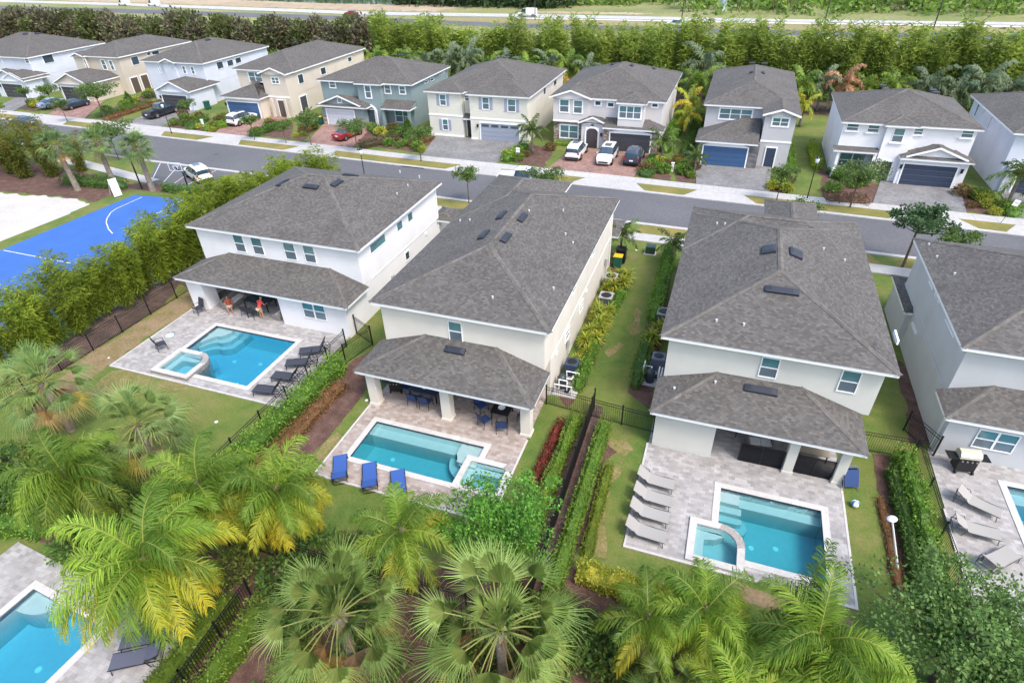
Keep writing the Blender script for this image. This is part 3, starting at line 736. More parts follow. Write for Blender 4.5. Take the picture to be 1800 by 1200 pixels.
# --- decks
D1 = (-36.25, -22.65, 20.7, 32.5); D2 = (-17.5, -7.68, 16.75, 26.6); D3 = (-1.25, 8.27, 17.45, 28.5); D4 = (12.82, 25, 18.5, 28.4)
dk = []
for n, d, hs, m in ((1, D1, [P1, S1], PAV_GREY), (2, D2, [P2, S2], PAV_TAN), (3, D3, [P3, S3], PAV_GREY), (4, D4, [P4], PAV_GREY)):
    struct(gridsheet('pool_deck', m, *d, hs, .06, th=.06))
struct(gridsheet('pool_deck', PAV_GREY, -11.2, 0, -14, 0, [P0], .06, M=M0, th=.06))
for d, e in ((D1, 'sw'), (D2, 'swe'), (D3, 'swe'), (D4, 'w')):        # pale edging course round the decks
    m = MB(); x0, x1, y0, y1 = d
    if 's' in e: m.box(x0-.1, x1+(.1 if 'e' in e else 0), y0-.12, y0, 0, .075)
    if 'w' in e: m.box(x0-.1, x0, y0, y1-(4.2 if d != D2 else 3.8), 0, .075)
    if 'e' in e: m.box(x1, x1+.1, y0, y1-4.1, 0, .075)
    struct(m.build('deck_edging', COPING))
# --- street
CURB_F = [(-400, 184), (0, 213.5), (90, 222), (235, 237), (330, 247), (450, 260), (542, 272), (635, 281), (687, 287), (780, 296), (850, 302.5), (900, 310), (1020, 322), (1120, 337), (1200, 344), (1312, 357.5), (1450, 375), (1575, 389), (1725, 407.5), (1800, 415.5), (2100, 448)]
def lin(L, u):
    for i in range(len(L)-1):
        if L[i][0] <= u <= L[i+1][0]: return L[i][1]+(L[i+1][1]-L[i][1])*(u-L[i][0])/(L[i+1][0]-L[i][0])
    return L[-1][1]
# straightened far kerb line in world space: Y as a function of X
def FY(x):
    pts = [(-260, 70.0), (-110, 65.0), (-79, 63.8), (-53.7, 62.6), (-36.5, 61.6), (-9.4, 60.85), (2.2, 60.3), (25.8, 59.3), (90, 57)]
    for i in range(len(pts)-1):
        if pts[i][0] <= x <= pts[i+1][0]: return pts[i][1]+(pts[i+1][1]-pts[i][1])*(x-pts[i][0])/(pts[i+1][0]-pts[i][0])
    return 57
def NY(x):
    pts = [(-260, 60), (-110, 57.2), (-66.6, 55.15), (-27.7, 53.95), (-9, 53.2), (12.8, 52.5), (90, 50)]
    for i in range(len(pts)-1):
        if pts[i][0] <= x <= pts[i+1][0]: return pts[i][1]+(pts[i+1][1]-pts[i][1])*(x-pts[i][0])/(pts[i+1][0]-pts[i][0])
    return 50
XS = list(range(-260, 92, 6))
def band(name, mat, fa, fb, z, th=0, x0=-260, x1=90, side=1):
    xs = [x0]+[x for x in XS if x0 < x < x1]+[x1]
    m = MB()
    for a, b in zip(xs, xs[1:]):
        m.face([(a, fa(a), z), (b, fa(b), z), (b, fb(b), z), (a, fb(a), z)])
        if th:
            m.face([(a, fa(a), z-th), (b, fa(b), z-th), (b, fa(b), z), (a, fa(a), z)]); m.face([(b, fb(b), z-th), (a, fb(a), z-th), (a, fb(a), z), (b, fb(b), z)])
    if th:
        for x in (x0, x1): m.face([(x, fa(x), z-th), (x, fb(x), z-th), (x, fb(x), z), (x, fa(x), z)])
    return struct(m.build(name, mat))
band('street', ASPH, NY, FY, .012)
band('curb', CONC, FY, lambda x: FY(x)+.45, .10, .1)
band('curb', CONC, lambda x: NY(x)-.45, NY, .10, .1)
band('sidewalk', CONC, lambda x: FY(x)+2.35, lambda x: FY(x)+4.0, .105, .1)
band('sidewalk', CONC, lambda x: NY(x)-3.9, lambda x: NY(x)-2.4, .105, .1, x0=-52)
band('street_apron', CONC, lambda x: FY(x)+.44, lambda x: FY(x)+2.36, .092, .09)
# turf verges between the driveways, picked from the kerb in the photo (u range on the kerb)
def ux(u): return G(u, lin(CURB_F, u)).x
for a, b in ((-200, 32), (94, 172), (270, 352), (408, 505), (577, 797), (877, 1018), (1117, 1217), (1312, 1582), (1702, 1792)):
    x0, x1 = ux(a), ux(b); m = MB()
    P = [(x0-.3, FY(x0)+2.34), (x0+.9, FY(x0)+.46)]+[(x, FY(x)+.46) for x in XS if x0+1 < x < x1-1]+[(x1-.9, FY(x1)+.46), (x1+.3, FY(x1)+2.34)]+[(x, FY(x)+2.34) for x in XS[::-1] if x0+1 < x < x1-1]
    m.prism(P, .05, .112); struct(m.build('verge', VERGE))
for a, b in ((-6.6, 13.5), (14.5, 26), (-30, -22.5)):
    P = [(a-.2, NY(a)-2.42), (a+.8, NY(a)-.47), (b-.8, NY(b)-.47), (b+.2, NY(b)-2.42)]; m = MB(); m.prism(P, .0, .10); struct(m.build('verge', VERGE))
for a, b in ((-19.5, -7.5), (-2, 7.5) if 0 else (-19.4, -7.6)):
    break
m = MB(); m.prism([(-16.5, NY(-16)-.44), (-7.2, NY(-8)-.44), (-8.4, NY(-8)-2.42), (-15.5, NY(-16)-2.42)], 0, .094); struct(m.build('driveway_apron', CONC))
m = MB(); m.box(-15.2, -8.6, 44.5, NY(-12)-3.92, 0, .07); struct(m.build('driveway', PAV_RED))
# driveways of the far row: (material, kerb-side u range, house-side world x range, y)
for mat, ua, ub, v, xa, xb, y in ((PAV_DRIVE, -30, 22, 197, -124, -119, 80), (PAV_RED, 70, 158, 207, -111, -103, 78.5), (PAV_DRIVE, 207, 290, 221, -88, -81.3, 77), (PAV_RED, 372, 446, 237, -74, -63.5, 77),
        (PAV_RED, 533, 630, 255, -56.5, -48.5, 76), (PAV_DRIVE, 737, 884, 278, -37.5, -25.0, 74.2), (PAV_RED, 957, 1117, 304, -18, -8.2, 73.6), (PAV_DRIVE, 1222, 1352, 331, -3.2, 5.2, 72.3), (PAV_DRIVE, 1536, 1692, 366, 16.2, 23.4, 71.2), (PAV_DRIVE, 1786, 1930, 388, 26.8, 34, 71.5)):
    a, b = G(ua, v).x, G(ub, v).x; m = MB(); m.prism([(a, FY(a)+4.01), (b, FY(b)+4.01), (xb, y), (xa, y)], 0, .10); struct(m.build('driveway', mat))
# joints scored in the pavement
m = MB()
for k in range(-150, 40):
    x = k*1.75
    m.box(x, x+.035, FY(x)+2.38, FY(x)+3.98, .1055, .1065)
struct(m.build('pavement_joints', pmat('joint', (.25, .245, .24), .9)))
# front gardens of the far row: mulch and turf patches
def patch(name, mat, pts, z, rough=.25, seed=1): return poly(name, mat, pts, z, rough=rough, seed=seed)
MULCHBEDS = [
    [(1440, 296), (1456, 300), (1530, 320), (1560, 330), (1535, 356), (1445, 345)], [(1676, 340), (1705, 332), (1745, 345), (1787, 382), (1694, 372)],
    [(1120, 311), (1135, 270), (1160, 262), (1178, 300), (1180, 318)], [(1188, 319), (1188, 280), (1225, 296), (1222, 321)],
    [(905, 286), (885, 280), (915, 250), (975, 262), (957, 294)], [(626, 252), (640, 222), (700, 226), (712, 240), (690, 264)], [(690, 262), (735, 268), (768, 243), (745, 236)],
    [(512, 246), (535, 215), (565, 222), (532, 248)], [(290, 226), (322, 200), (360, 205), (330, 230)], [(335, 230), (400, 206), (412, 208), (372, 236)], [(445, 238), (470, 218), (515, 214), (512, 245)],
    [(162, 207), (200, 190), (268, 160), (280, 166), (205, 213)], [(28, 192), (70, 182), (80, 172), (68, 196)], [(1345, 336), (1352, 322), (1390, 320), (1388, 340)]]
for i, b in enumerate(MULCHBEDS): patch('mulch_bed', MULCH, b, .016+.0007*i, .2, i)
# strips behind the far row, and side yards
poly('mulch_bed', MULCH_D, [(-230, 113), (-120, 108), (-60, 100.5), (-20, 97), (30, 96), (90, 98), (90, 117), (30, 115), (-20, 115), (-66, 117), (-130, 122), (-240, 130)], .02, px=False, rough=.5, seed=20)
poly('bare_strip', DRYM, [(-40, 66), (110, 78), (165, 80), (160, 66), (60, 50), (-40, 45)], .026, rough=.5, seed=4)
# near row beds
patch('mulch_bed', MULCH_D, [(55, 640), (130, 590), (310, 462), (340, 440), (360, 425), (372, 520), (315, 500), (290, 535), (217, 583), (130, 638), (75, 670)], .014, .12, 21)
patch('dry_turf', DRYM, [(90, 680), (130, 640), (217, 586), (293, 540), (335, 505), (352, 545), (262, 590), (200, 640), (160, 660), (120, 720)], .018, .3, 22)
patch('dry_turf', DRY, [(150, 690), (200, 650), (240, 655), (330, 680), (300, 690), (190, 700)], .021, .3, 23)
patch('mulch_bed', MULCH, [(600, 650), (655, 612), (662, 640), (640, 690), (585, 760), (540, 806), (495, 802), (520, 770), (560, 715)], .015, .12, 24)
patch('dry_turf', DRY, [(546, 806), (590, 762), (604, 768), (560, 818), (520, 812)], .019, .15, 25)
patch('mulch_bed', MULCH_D, [(955, 985), (1044, 712), (1062, 716), (1020, 860), (972, 1000), (1100, 1080), (940, 1080)], .015, .1, 26)
patch('mulch_bed', MULCH, [(1020, 830), (1060, 770), (1090, 775), (1095, 790), (1060, 815), (1044, 900), (1010, 985), (1020, 1020), (1160, 1060), (1100, 1090), (980, 1060), (985, 980)], .02, .1, 27)
patch('mulch_bed', MULCH, [(985, 745), (1030, 735), (1040, 740), (965, 960), (900, 960), (940, 860)], .017, .1, 28)
patch('dry_turf', DRY, [(1062, 770), (1100, 772), (1112, 790), (1078, 830), (1052, 920), (1042, 985), (1068, 985), (1062, 900), (1095, 800)], .024, .2, 29)
patch('mulch_bed', MULCH, [(985, 700), (1010, 640), (1050, 560), (1078, 460), (1092, 470), (1076, 560), (1028, 680), (1000, 715)], .015, .1, 30)
patch('mulch_bed', MULCH, [(1105, 690), (1140, 560), (1160, 480), (1180, 480), (1150, 700), (1140, 720)], .015, .1, 31)
patch('dry_turf', DRY, [(1115, 560), (1120, 540), (1126, 560), (1112, 600), (1106, 600)], .018, .25, 32)
patch('dry_turf', DRY, [(1065, 620), (1088, 600), (1096, 606), (1070, 636)], .018, .25, 32)
patch('mulch_bed', MULCH, [(1535, 800), (1560, 800), (1590, 880), (1600, 1010), (1560, 1010), (1548, 900)], .015, .12, 33)
patch('mulch_bed', MULCH, [(1560, 620), (1590, 640), (1640, 780), (1600, 780), (1590, 700)], .015, .12, 34)
# planted belt along the rear fence, and the next yard
poly('mulch_bed', MULCH, [(-60, 10.9), (-28.7, 10.4), (-28.7, 11.3), (-17.6, 11.3), (-15.7, 12.7), (-9, 13.6), (-3, 14.9), (4, 14.2), (12, 14.0), (24, 13.5), (24, -6), (-17.2, -6), (-17.2, 8.3), (-28.6, 9.1), (-60, 9.1)], .008, px=False, rough=.25, seed=40)
poly('dry_turf', DRYM, [(3.2, 17.2), (8.2, 16.8), (8, 16.3), (4, 16.2)], .012, px=False, rough=.15, seed=41)
# park side: court, sand, parking
poly('sports_court', COURT, [(-62.0, 15), (-43.7, 15), (-43.7, 33), (-44.6, 45.9), (-53.9, 45.9), (-60.7, 45.4), (-61.5, 31)], .03, .03, px=False)
poly('court_surround', GRASS, [(-63.3, 10), (-61.9, 10), (-61.3, 31), (-60.5, 45.6), (-53.9, 46.2), (-53.9, 46.9), (-62.5, 46.6), (-63.6, 31)], .02, px=False)
m = MB(); L = [G(250, 347), G(205, 367), G(195, 374), G(188, 385), G(187, 392), G(191, 403), G(198, 411)]
L = [Vector((p.x, p.y, .034)) for p in L]
def pline(m, L, w):
    for a, b in zip(L, L[1:]):
        n = Vector((b.y-a.y, a.x-b.x, 0)).normalized()*w/2; m.face([a-n, b-n, b+n, a+n][::-1])
pline(m, L, .1); pline(m, [Vector((-61.2, 31.1, .034)), Vector((-52.5, 31.0, .034))], .1)
pline(m, [Vector((-54.2, 45.6, .034)), Vector((-53.9, 39.5, .034)), Vector((-49, 39, .034))], .1)
struct(m.build('court_lines', LINE))
poly('sand_pit', SANDM, [(-90, 22), (-63.6, 22), (-62.9, 31.9), (-62.6, 38), (-63.45, 42.2), (-68, 42.6), (-73.3, 41.9), (-90, 40)], .014, px=False, rough=.25, seed=50)
poly('mulch_bed', MULCH, [(-110, 42), (-88, 41.5), (-74, 42.2), (-66, 42.9), (-63.5, 42.6), (-62.7, 46.4), (-54, 46.2), (-52, 47.5), (-57, 48.6), (-62, 48.6), (-66, 47.5), (-70, 49), (-76, 50), (-110, 52)], .01, px=False, rough=.3, seed=51)
poly('path', CONC, [(-83, 52), (-72, 50.4), (-66, 49.2), (-62.5, 48.7), (-61.8, 50), (-67, 51), (-75, 52.6), (-83, 54)], .03, px=False)
m = MB(); m.prism([(-67.5, NY(-66)-.02), (-62.2, 48.8), (-55.6, 48.8), (-54.6, NY(-55)-.02)], 0, .02); struct(m.build('parking_bay', ASPH))
m = MB()
for a, b in (((-66.9, NY(-66)-.2), (-54.8, NY(-55)-.2)), ((-66.6, 54.9), (-62.4, 49.4)), ((-63.6, 54.9), (-60.6, 49.4)), ((-60.6, 54.7), (-59, 49.2)), ((-57.5, 54.7), (-57.2, 49.2))):
    pline(m, [Vector((*a, .026)), Vector((*b, .026))], .09)
struct(m.build('parking_lines', LINE))
# --- the far side: fields and the dual carriageway
F_ = lambda *p: list(p)
poly('far_field', FIELD, [(-700, 136), (-150, 134), (-70, 122), (90, 118), (700, 118), (700, 900), (-700, 900)], .02, px=False)
strip('highway', ASPH, [(-420, 196), (-240, 188), (-120, 178.5), (-68, 171.5), (5, 168.5), (60, 167.5), (300, 165)], [(-420, 206), (-240, 198), (-120, 187.5), (-68, 179.2), (5, 176.0), (60, 175.0), (300, 172)], .05, px=False)
HWF = pmat('highway_far_surface', (.40, .40, .40), .9, noise_s=.3, noise_a=.1)
strip('highway', HWF, [(-420, 222), (-240, 207), (-120, 192.5), (-68, 192.6), (5, 190.5), (60, 191.5), (300, 196)], [(-420, 230), (-240, 214), (-120, 199), (-68, 199), (5, 196.0), (60, 196.8), (300, 201)], .05, px=False)
strip('highway_shoulder', pmat('pale_shoulder', (.62, .6, .57), .9, noise_s=.2, noise_a=.15), [(-68, 188.6), (5, 187.5), (60, 188.0), (300, 192)], [(-68, 190.2), (5, 189.6), (60, 190.4), (300, 194.5)], .06, px=False)
strip('curb', CONC, [(-240, 206), (-120, 190.6), (-68, 190.6), (5, 189.9), (60, 190.8), (300, 195)], [(-240, 206.6), (-120, 191.3), (-68, 191.2), (5, 190.4), (60, 191.3), (300, 195.6)], .2, .15, px=False)
poly('bare_field', speckle('tan_soil', [(.33, (.24, .17, .11)), (.5, (.36, .28, .19)), (.68, (.45, .37, .27))], .25, bump=.2, big=.02), [(-420, 236), (-240, 216), (-125, 202), (-98, 201.5), (-95, 212), (-80, 232), (-95, 330), (-500, 400)], .035, px=False, rough=2, seed=60)
poly('bare_field', MATS['tan_soil'], [(-72, 202), (-30, 201), (-28, 205), (-60, 207)], .04, px=False, rough=1, seed=61)
poly('pond', pmat('dark_pond_water', (.02, .03, .035), .1), [(-300, 247), (-150, 221), (-118, 219), (-105, 226), (-130, 236), (-300, 266)], .05, px=False, rough=1, seed=62)

poly('median', speckle('median_turf', [(.33,(.17,.16,.06)),(.5,(.24,.205,.09)),(.68,(.30,.24,.13))], .8, bump=.2, big=.03), [(-90, 181.5), (-68, 180), (5, 176.8), (60, 175.8), (300, 173), (300, 191), (60, 187.4), (5, 186.9), (-68, 188), (-90, 188)], .03, px=False)
m = MB(); m.box(-36.2, -33.2, FY(-35)-.06, FY(-35)+.1, .02, .085); struct(m.build('storm_inlet', BLACK))
for x, y in ((-31.5, 57.5), (3.5, 56.2), (-62, 59.5)):
    m = MB(); m.lathe([(.001, .016), (.34, .016), (.36, .013)], x, y, 16); struct(m.build('manhole', pmat('cast_iron', (.06, .06, .065), .7)))

# ================================================================ POOLS
def quarter(cx, cy, r, a0, n=7): return [(cx+r*math.cos(R(a0+90*i/n)), cy+r*math.sin(R(a0+90*i/n))) for i in range(n+1)]
def pool(label, P, wm, depth=1.35, spa=None, steps=(), M=None, cop=.32, spots=(), bench=()):
    x0, x1, y0, y1 = P; t = thing('swimming_pool', label, 'pool', (0, 0, 0) if M is not None else ((x0+x1)/2, (y0+y1)/2, 0), 'backyard swimming pools')
    f = (lambda m: m.xf(M)) if M is not None else (lambda m: m)
    b = MB(); hole = [spa] if spa else []
    b.face([(x0, y0, -depth), (x1, y0, -depth), (x1, y1, -depth), (x0, y1, -depth)])
    lx, rx, ly, ry = x0, x1, y0, y0                                   # walls stop where the hot tub is set into them
    if spa:
        if spa[1] < (x0+x1)/2: lx, ly = spa[1]-.1, spa[3]-.1
        else: rx, ry = spa[0]+.1, spa[3]-.1
    for a, c in (((lx, y0), (rx, y0)), ((x1, ry), (x1, y1)), ((x1, y1), (x0, y1)), ((x0, y1), (x0, ly))):
        b.face([(*c, -depth), (*a, -depth), (*a, -.16), (*c, -.16)], 0); b.face([(*c, -.16), (*a, -.16), (*a, .05), (*c, .05)], 1)
    f(b).build('basin', [PLASTER, TILE], t)
    o = cop; cp = gridsheet('coping', COPING, x0-o, x1+o, y0-o, y1+o, [P]+([(spa[0]-.02, spa[1]-.02, spa[2]-.3, spa[3]-.02)] if spa else []), .095, None, M, th=.095)
    cp.parent = t; cp.matrix_parent_inverse = Matrix.Translation(-t.location)
    g = gridsheet('water', wm, x0+.001, x1-.001, y0+.001, y1-.001, hole, -.07, None, M, th=depth-.07)
    g.parent = t; g.matrix_parent_inverse = Matrix.Translation(-t.location)
    if steps or bench:
        s = MB()
        for pts, z in steps: s.prism(pts, -depth, z)
        for q in bench: s.box(q[0], q[1], q[2], q[3], -depth, q[4])
        f(s).build('steps', PLASTER, t)
    for x, y in spots:
        d = MB(); d.lathe([(.0, -depth+.03), (.13, -depth+.03), (.14, -depth)], x, y, 10); f(d).build('drain', WHITE_P, t)
    k = MB(); k.box(x0+(x1-x0)*.72, x0+(x1-x0)*.72+.28, y1+.02, y1+.28, .096, .11); f(k).build('skimmer_lid', WHITE_P, t)
    return t
def corner_steps(cx, cy, sx, sy, rr=((1.5, -.28), (1.95, -.6), (2.4, -.95))):
    out = []
    for r, z in rr:
        pts = [(cx, cy)]+[(cx+sx*r*math.sin(a)**.7 if 0 else cx+sx*r*math.sin(a), cy+sy*r*.8*math.cos(a)) for a in [PI/2*i/9 for i in range(10)]]
        out.append((pts, z))
    return out
def wavy_steps(x0, y1, L=1.7):
    """three curved treads in the far left corner"""
    out = []
    for k, z in ((0, -.22), (1, -.52), (2, -.85)):
        o = .32*k; pts = [(x0, y1), (x0+L*.75+o*1.3, y1)]
        for i in range(9):
            q = i/8; pts.append((x0+(L*.72+o*1.3)*(1-q)**1.0, y1-.85*q-o*.9-.55*(1 if q > .5 else 0)*(q-.5)*2-.35*math.sin(q*PI*2)*.5*(1 if k else .6)-.35))
        pts.append((x0, y1-1.8-o)); out.append((pts, z))
    return out
pool('blue backyard pool with curved corner steps, beside the white house and four charcoal loungers', P1, WATER, spa=(-33.2, -30.05, 20.8, 23.45), steps=wavy_steps(P1[0], P1[3]), spots=[(-30.2, 24.9), (-28.2, 25.2), (-28.3, 22.9), (-26.6, 23.2)])
pool('long narrow pool with a far-side bench, in front of the three patio columns', P2, WATER_T, spa=(-10.3, -7.7, 18.0, 20.4), steps=[([(-9.7, 21.25), (-11.1, 21.25)]+[(-11.1+.25*math.sin(a), 20.6-.35*a) for a in (0, .5, 1, 1.6)]+[(-10.0, 19.9), (-9.7, 19.9)], -.2)]+[([(-9.7, 20.6)]+[(-10.0-r*math.sin(a), 20.7-r*math.cos(a)*1.0) for a in [PI/2*i/8 for i in range(9)][::-1]]+[(-9.7, 20.7-r)], z) for r, z in ((1.0, -.35), (1.5, -.75))],
     bench=[(-16.4, -11.2, 20.62, 21.25, -.42)], spots=[(-14.9, 20.0), (-14.3, 19.2), (-12.6, 19.0), (-11.2, 18.7), (-15.6, 19.4)])
pool('rectangular teal pool with stepped corner beside four taupe loungers', P3, WATER_T, spa=(1.35, 3.86, 17.4, 19.92), bench=[(3.5, 7.26, 21.72, 22.25, -.45), (2.67, 3.6, 21.6, 22.25, -.2), (2.67, 3.75, 21.2, 21.6, -.45)],
     steps=[([(2.67, 21.25)]+[(3.7, 21.25)]+quarter(3.6, 21.2, .35, 270)[::-1][:0]+[(3.85, 21.1), (3.8, 20.9), (3.6, 20.82), (2.67, 20.82)], -.7), ([(2.67, 20.9), (4.0, 21.3), (4.15, 20.9), (4.0, 20.55), (3.7, 20.42), (2.67, 20.42)], -.98)], spots=[(4.4, 20.2), (5.5, 20.5), (5.9, 18.9), (7.0, 19.6)])
pool('pool at the right edge of the frame with pale coping', P4, WATER, spots=[(17, 24)], bench=[(15.96, 20.6, 26.0, 26.7, -.4)])
pool('bright blue pool in the bottom left corner, partly under palm fronds', P0, WATER, M=M0, spots=[(-5.6, -3.3), (-4.9, -4.0), (-6.0, -5.4)], steps=[([(-8, -1.3)]+[(-8+1.5*math.sin(a), -1.3-.9*math.cos(a)) for a in [PI/2*i/9 for i in range(10)]], -.25)])
def spa(label, S, z, rc, wm, cop=.33, cut=True, name='hot_tub', deep=-1.3, low=None):
    x0, x1, y0, y1 = S; t = thing(name, label, 'hot tub', ((x0+x1)/2, (y0+y1)/2, 0), 'hot tubs beside the pools')
    def ring(o):
        r = rc+o*.6; a, b, c, d = x0-o, x1+o, y0-o, y1+o
        return [(a, c), (b, c)]+quarter(b-r, d-r, r, 0, 6)+[(a, d)]
    I, O = ring(0), ring(cop)
    n = len(I); c = MB(); w_ = MB()
    for i in range(n):
        j = (i+1) % n
        curved = 2 <= i <= 7
        c.face([(*O[i], z), (*O[j], z), (*I[j], z), (*I[i], z)], 1 if curved else 0)
        c.face([(*O[i], z-.09), (*O[j], z-.09), (*O[j], z), (*O[i], z)], 0); c.face([(*I[j], z-.09), (*I[i], z-.09), (*I[i], z), (*I[j], z)], 0)
        w_.face([(*O[i], deep), (*O[j], deep), (*O[j], z-.09), (*O[i], z-.09)], 1); w_.face([(*I[j], z-.85), (*I[i], z-.85), (*I[i], z-.09), (*I[j], z-.09)], 0)
    w_.face([(*p, z-.85) for p in I], 0)
    w_.build('basin', [PLASTER, pmat('spa_tile', (.20, .19, .18), .5, noise_s=9, noise_a=.4)], t)
    c.build('coping', [COPING, pmat('spillway_tile', (.30, .275, .26), .5, noise_s=12, noise_a=.35)], t)
    s = MB(); bw = .42                                                # seat with a rounded notch
    s.prism([(x0, y1), (x0, y0), (x0+bw, y0), (x0+bw, y1-bw*1.2), (x0+bw*1.5, y1-bw), (x1-rc-.1, y1-bw*.9), (x1-rc*.6, y1-.05)], z-.85, z-.42)
    s.build('steps', PLASTER, t)
    wv = MB(); wv.prism([(p[0]+(.001 if p[0] < (x0+x1)/2 else -.001), p[1]+(.001 if p[1] < (y0+y1)/2 else -.001)) for p in I], z-.85, z-.12); wv.build('water', wm, t)
    return t
spa('raised square hot tub with rounded corner at the left end of the blue pool', S1, .30, .75, WATER)
spa('small flush hot tub at the end of the narrow pool, under the bright green tree', S2, .10, .2, WATER_T)
spa('white-rimmed hot tub with curved spillway at the corner of the teal pool', S3, .16, .85, WATER_T)

# ================================================================ NEAR HOUSES
def wallbox(h, *b, skip='b'): h.w.box(*b, skip=skip)
SW_W = stucco('white', (.78, .775, .79)); SW_C = stucco('cream', (.70, .66, .59)); SW_P = stucco('pale_green_white', (.60, .60, .555)); SW_G = stucco('blue_grey', (.52, .535, .55))
# N1 white house on the left
h = House('white two-storey house on the left with a patio full of people under the lower roof', -29.4, 37, SW_W); n1 = h
h.hip(-36.85, -22.05, 30.42, 43.8, 5.8); h.lean(-36.8, -22.03, 27.85, 30.85, 2.8)
wallbox(h, -36.4, -22.5, 30.85, 43.35, 2.801, 5.7); wallbox(h, -36.38, -22.52, 31.9, 43.3, 0, 2.8)
wallbox(h, -28.1, -22.52, 28.35, 31.9, 0, 2.75, skip='bn'); wallbox(h, -36.35, -34.9, 28.35, 29.5, 0, 2.7); wallbox(h, -36.35, -36.1, 29.5, 31.9, 0, 2.7, skip='bn')
wallbox(h, -22.6, -21.6, 43.4, 45.2, 0, 2.6); h.hip(-23.2, -21.1, 42.9, 45.7, 2.7)
h.trim.box(-22.5, -22.47, 31.9, 43.3, 2.72, 2.79)
for tl, br in (((408.5, 412), (434, 443)), ((440, 417), (466, 448)), ((497, 426), (523, 457)), ((532, 431), (557, 462))): h.win('s', 30.85, tl, br, trim=.04)
h.win('s', 28.35, (530, 529), (575, 563), n=2, trim=.04)
h.winw('e', -22.5, 32.4, 34.5, 4.55, 5.2, sash=False, trim=.03); h.winw('e', -22.5, 36.35, 37.15, 4.5, 5.15, sash=False, trim=.03); h.winw('e', -22.5, 38.1, 38.85, 4.5, 5.15, sash=False, trim=.03); h.winw('e', -22.52, 37.0, 37.6, 1.7, 2.35, sash=False, trim=.06, dark=True)
h.winw('s', 31.9, -33.9, -31.7, .05, 2.3, n=2, sash=False, dark=True); h.winw('s', 31.9, -31.2, -28.5, .05, 2.3, n=2, sash=False, dark=True)
for p in ((497, 323), (547, 330), (592, 323), (616, 310)): h.vent(*p)
for p in ((703, 302), (737, 311), (717, 327), (698, 342)): h.pipe(*p)
h.done()
# N2 cream house in the middle
h = House('cream two-storey house in the middle with three square patio columns facing the narrow pool', -12.5, 34, SW_C); n2 = h
h.hip(-18.0, -7.05, 24.84, 44.2, 5.8); h.lean(-17.95, -7.15, 22.1, 25.3, 2.8)
h.hip(-17.99, -11.5, 36.6, 46.6, 5.81); h.hip(-15.6, -9.0, 42, 51.5, 2.75); h.hip(-9.8, -6.9, 43.9, 47.2, 2.7)
wallbox(h, -17.55, -7.5, 25.3, 43.8, 2.801, 5.7); wallbox(h, -17.5, -7.52, 26.6, 43.75, 0, 2.8); wallbox(h, -17.5, -12, 43.8, 46.2, 0, 5.7); wallbox(h, -15.1, -9.5, 43.9, 51, 0, 2.65)
h.trim.box(-7.5, -7.47, 26.6, 43.7, 2.72, 2.79)
h.cols([(-17.25, 22.8), (-12.55, 22.86), (-7.82, 23.02)], .56, 2.68)
h.win('s', 25.3, (788.5, 564), (813, 600), trim=.05)
for a in (31.2, 36.6): h.winw('e', -7.5, a, a+.8, 4.4, 5.1, sash=False, trim=.05)
for tl, br in (((1018, 551), (1024, 526)), ((993, 602), (1000, 573))): h.win('e', -7.52, tl, br, trim=.06)
h.winw('s', 26.6, -15.4, -12.9, .05, 2.3, n=2, sash=False, dark=True); h.winw('s', 26.6, -11.9, -9.2, .05, 2.3, n=2, sash=False, dark=True)
for p in ((882, 380), (918, 384), (851, 414), (889, 419)): h.vent(*p)
h.vent(800, 617)
for p in ((809, 389), (826, 388), (990, 371), (994, 413), (1007, 428), (973, 508), (930, 372), (866, 524)): h.pipe(*p)
h.done()
# N3 pale house on the right
h = House('pale two-storey house right of centre with dark screened patio beside the teal pool', 4, 35, SW_P); n3 = h
h.hip(-1.55, 9.5, 26.28, 42.9, 5.8); h.lean(-1.4, 8.74, 23.72, 26.75, 2.8)
h.hip(-1.54, 9.49, 36.6, 44.1, 5.805); h.hip(2.2, 8.0, 41.8, 49.5, 2.9); h.hip(3.4, 7.0, 40.5, 46.8, 5.85)
wallbox(h, -1.1, 9.05, 26.75, 43.6, 2.801, 5.7); wallbox(h, -1.08, 8.35, 27.9, 43.5, 0, 2.8, skip='b'); wallbox(h, -1.08, 1.98, 24.25, 27.9, 0, 2.72, skip='bn'); wallbox(h, 2.6, 7.6, 43.6, 49.1, 0, 2.7)
wallbox(h, 3.8, 6.6, 43.6, 46.4, 2.8, 5.8)
h.cols([(5.76, 24.5), (8.08, 24.5)], .46, 2.68)
h.win('s', 26.75, (1342, 627), (1362, 664), trim=.05); h.win('s', 26.75, (1484, 650), (1501, 690), trim=.05)
h.win('e', 9.05, (1577, 600), (1572, 585), sash=False)
h.winw('s', 27.9, 2.6, 5.1, .05, 2.3, n=2, sash=False, dark=True)
for p in ((1352, 440), (1398, 447)): h.vent(*p, L=1.0, W=.75)
h.vent(1374, 513, L=1.7); h.vent(1337, 687, L=1.6)
for p in ((1260, 394), (1274, 395), (1259, 565), (1307, 572), (1484, 459), (1447, 439), (1185, 684), (1257, 673)): h.pipe(*p)
h.done()
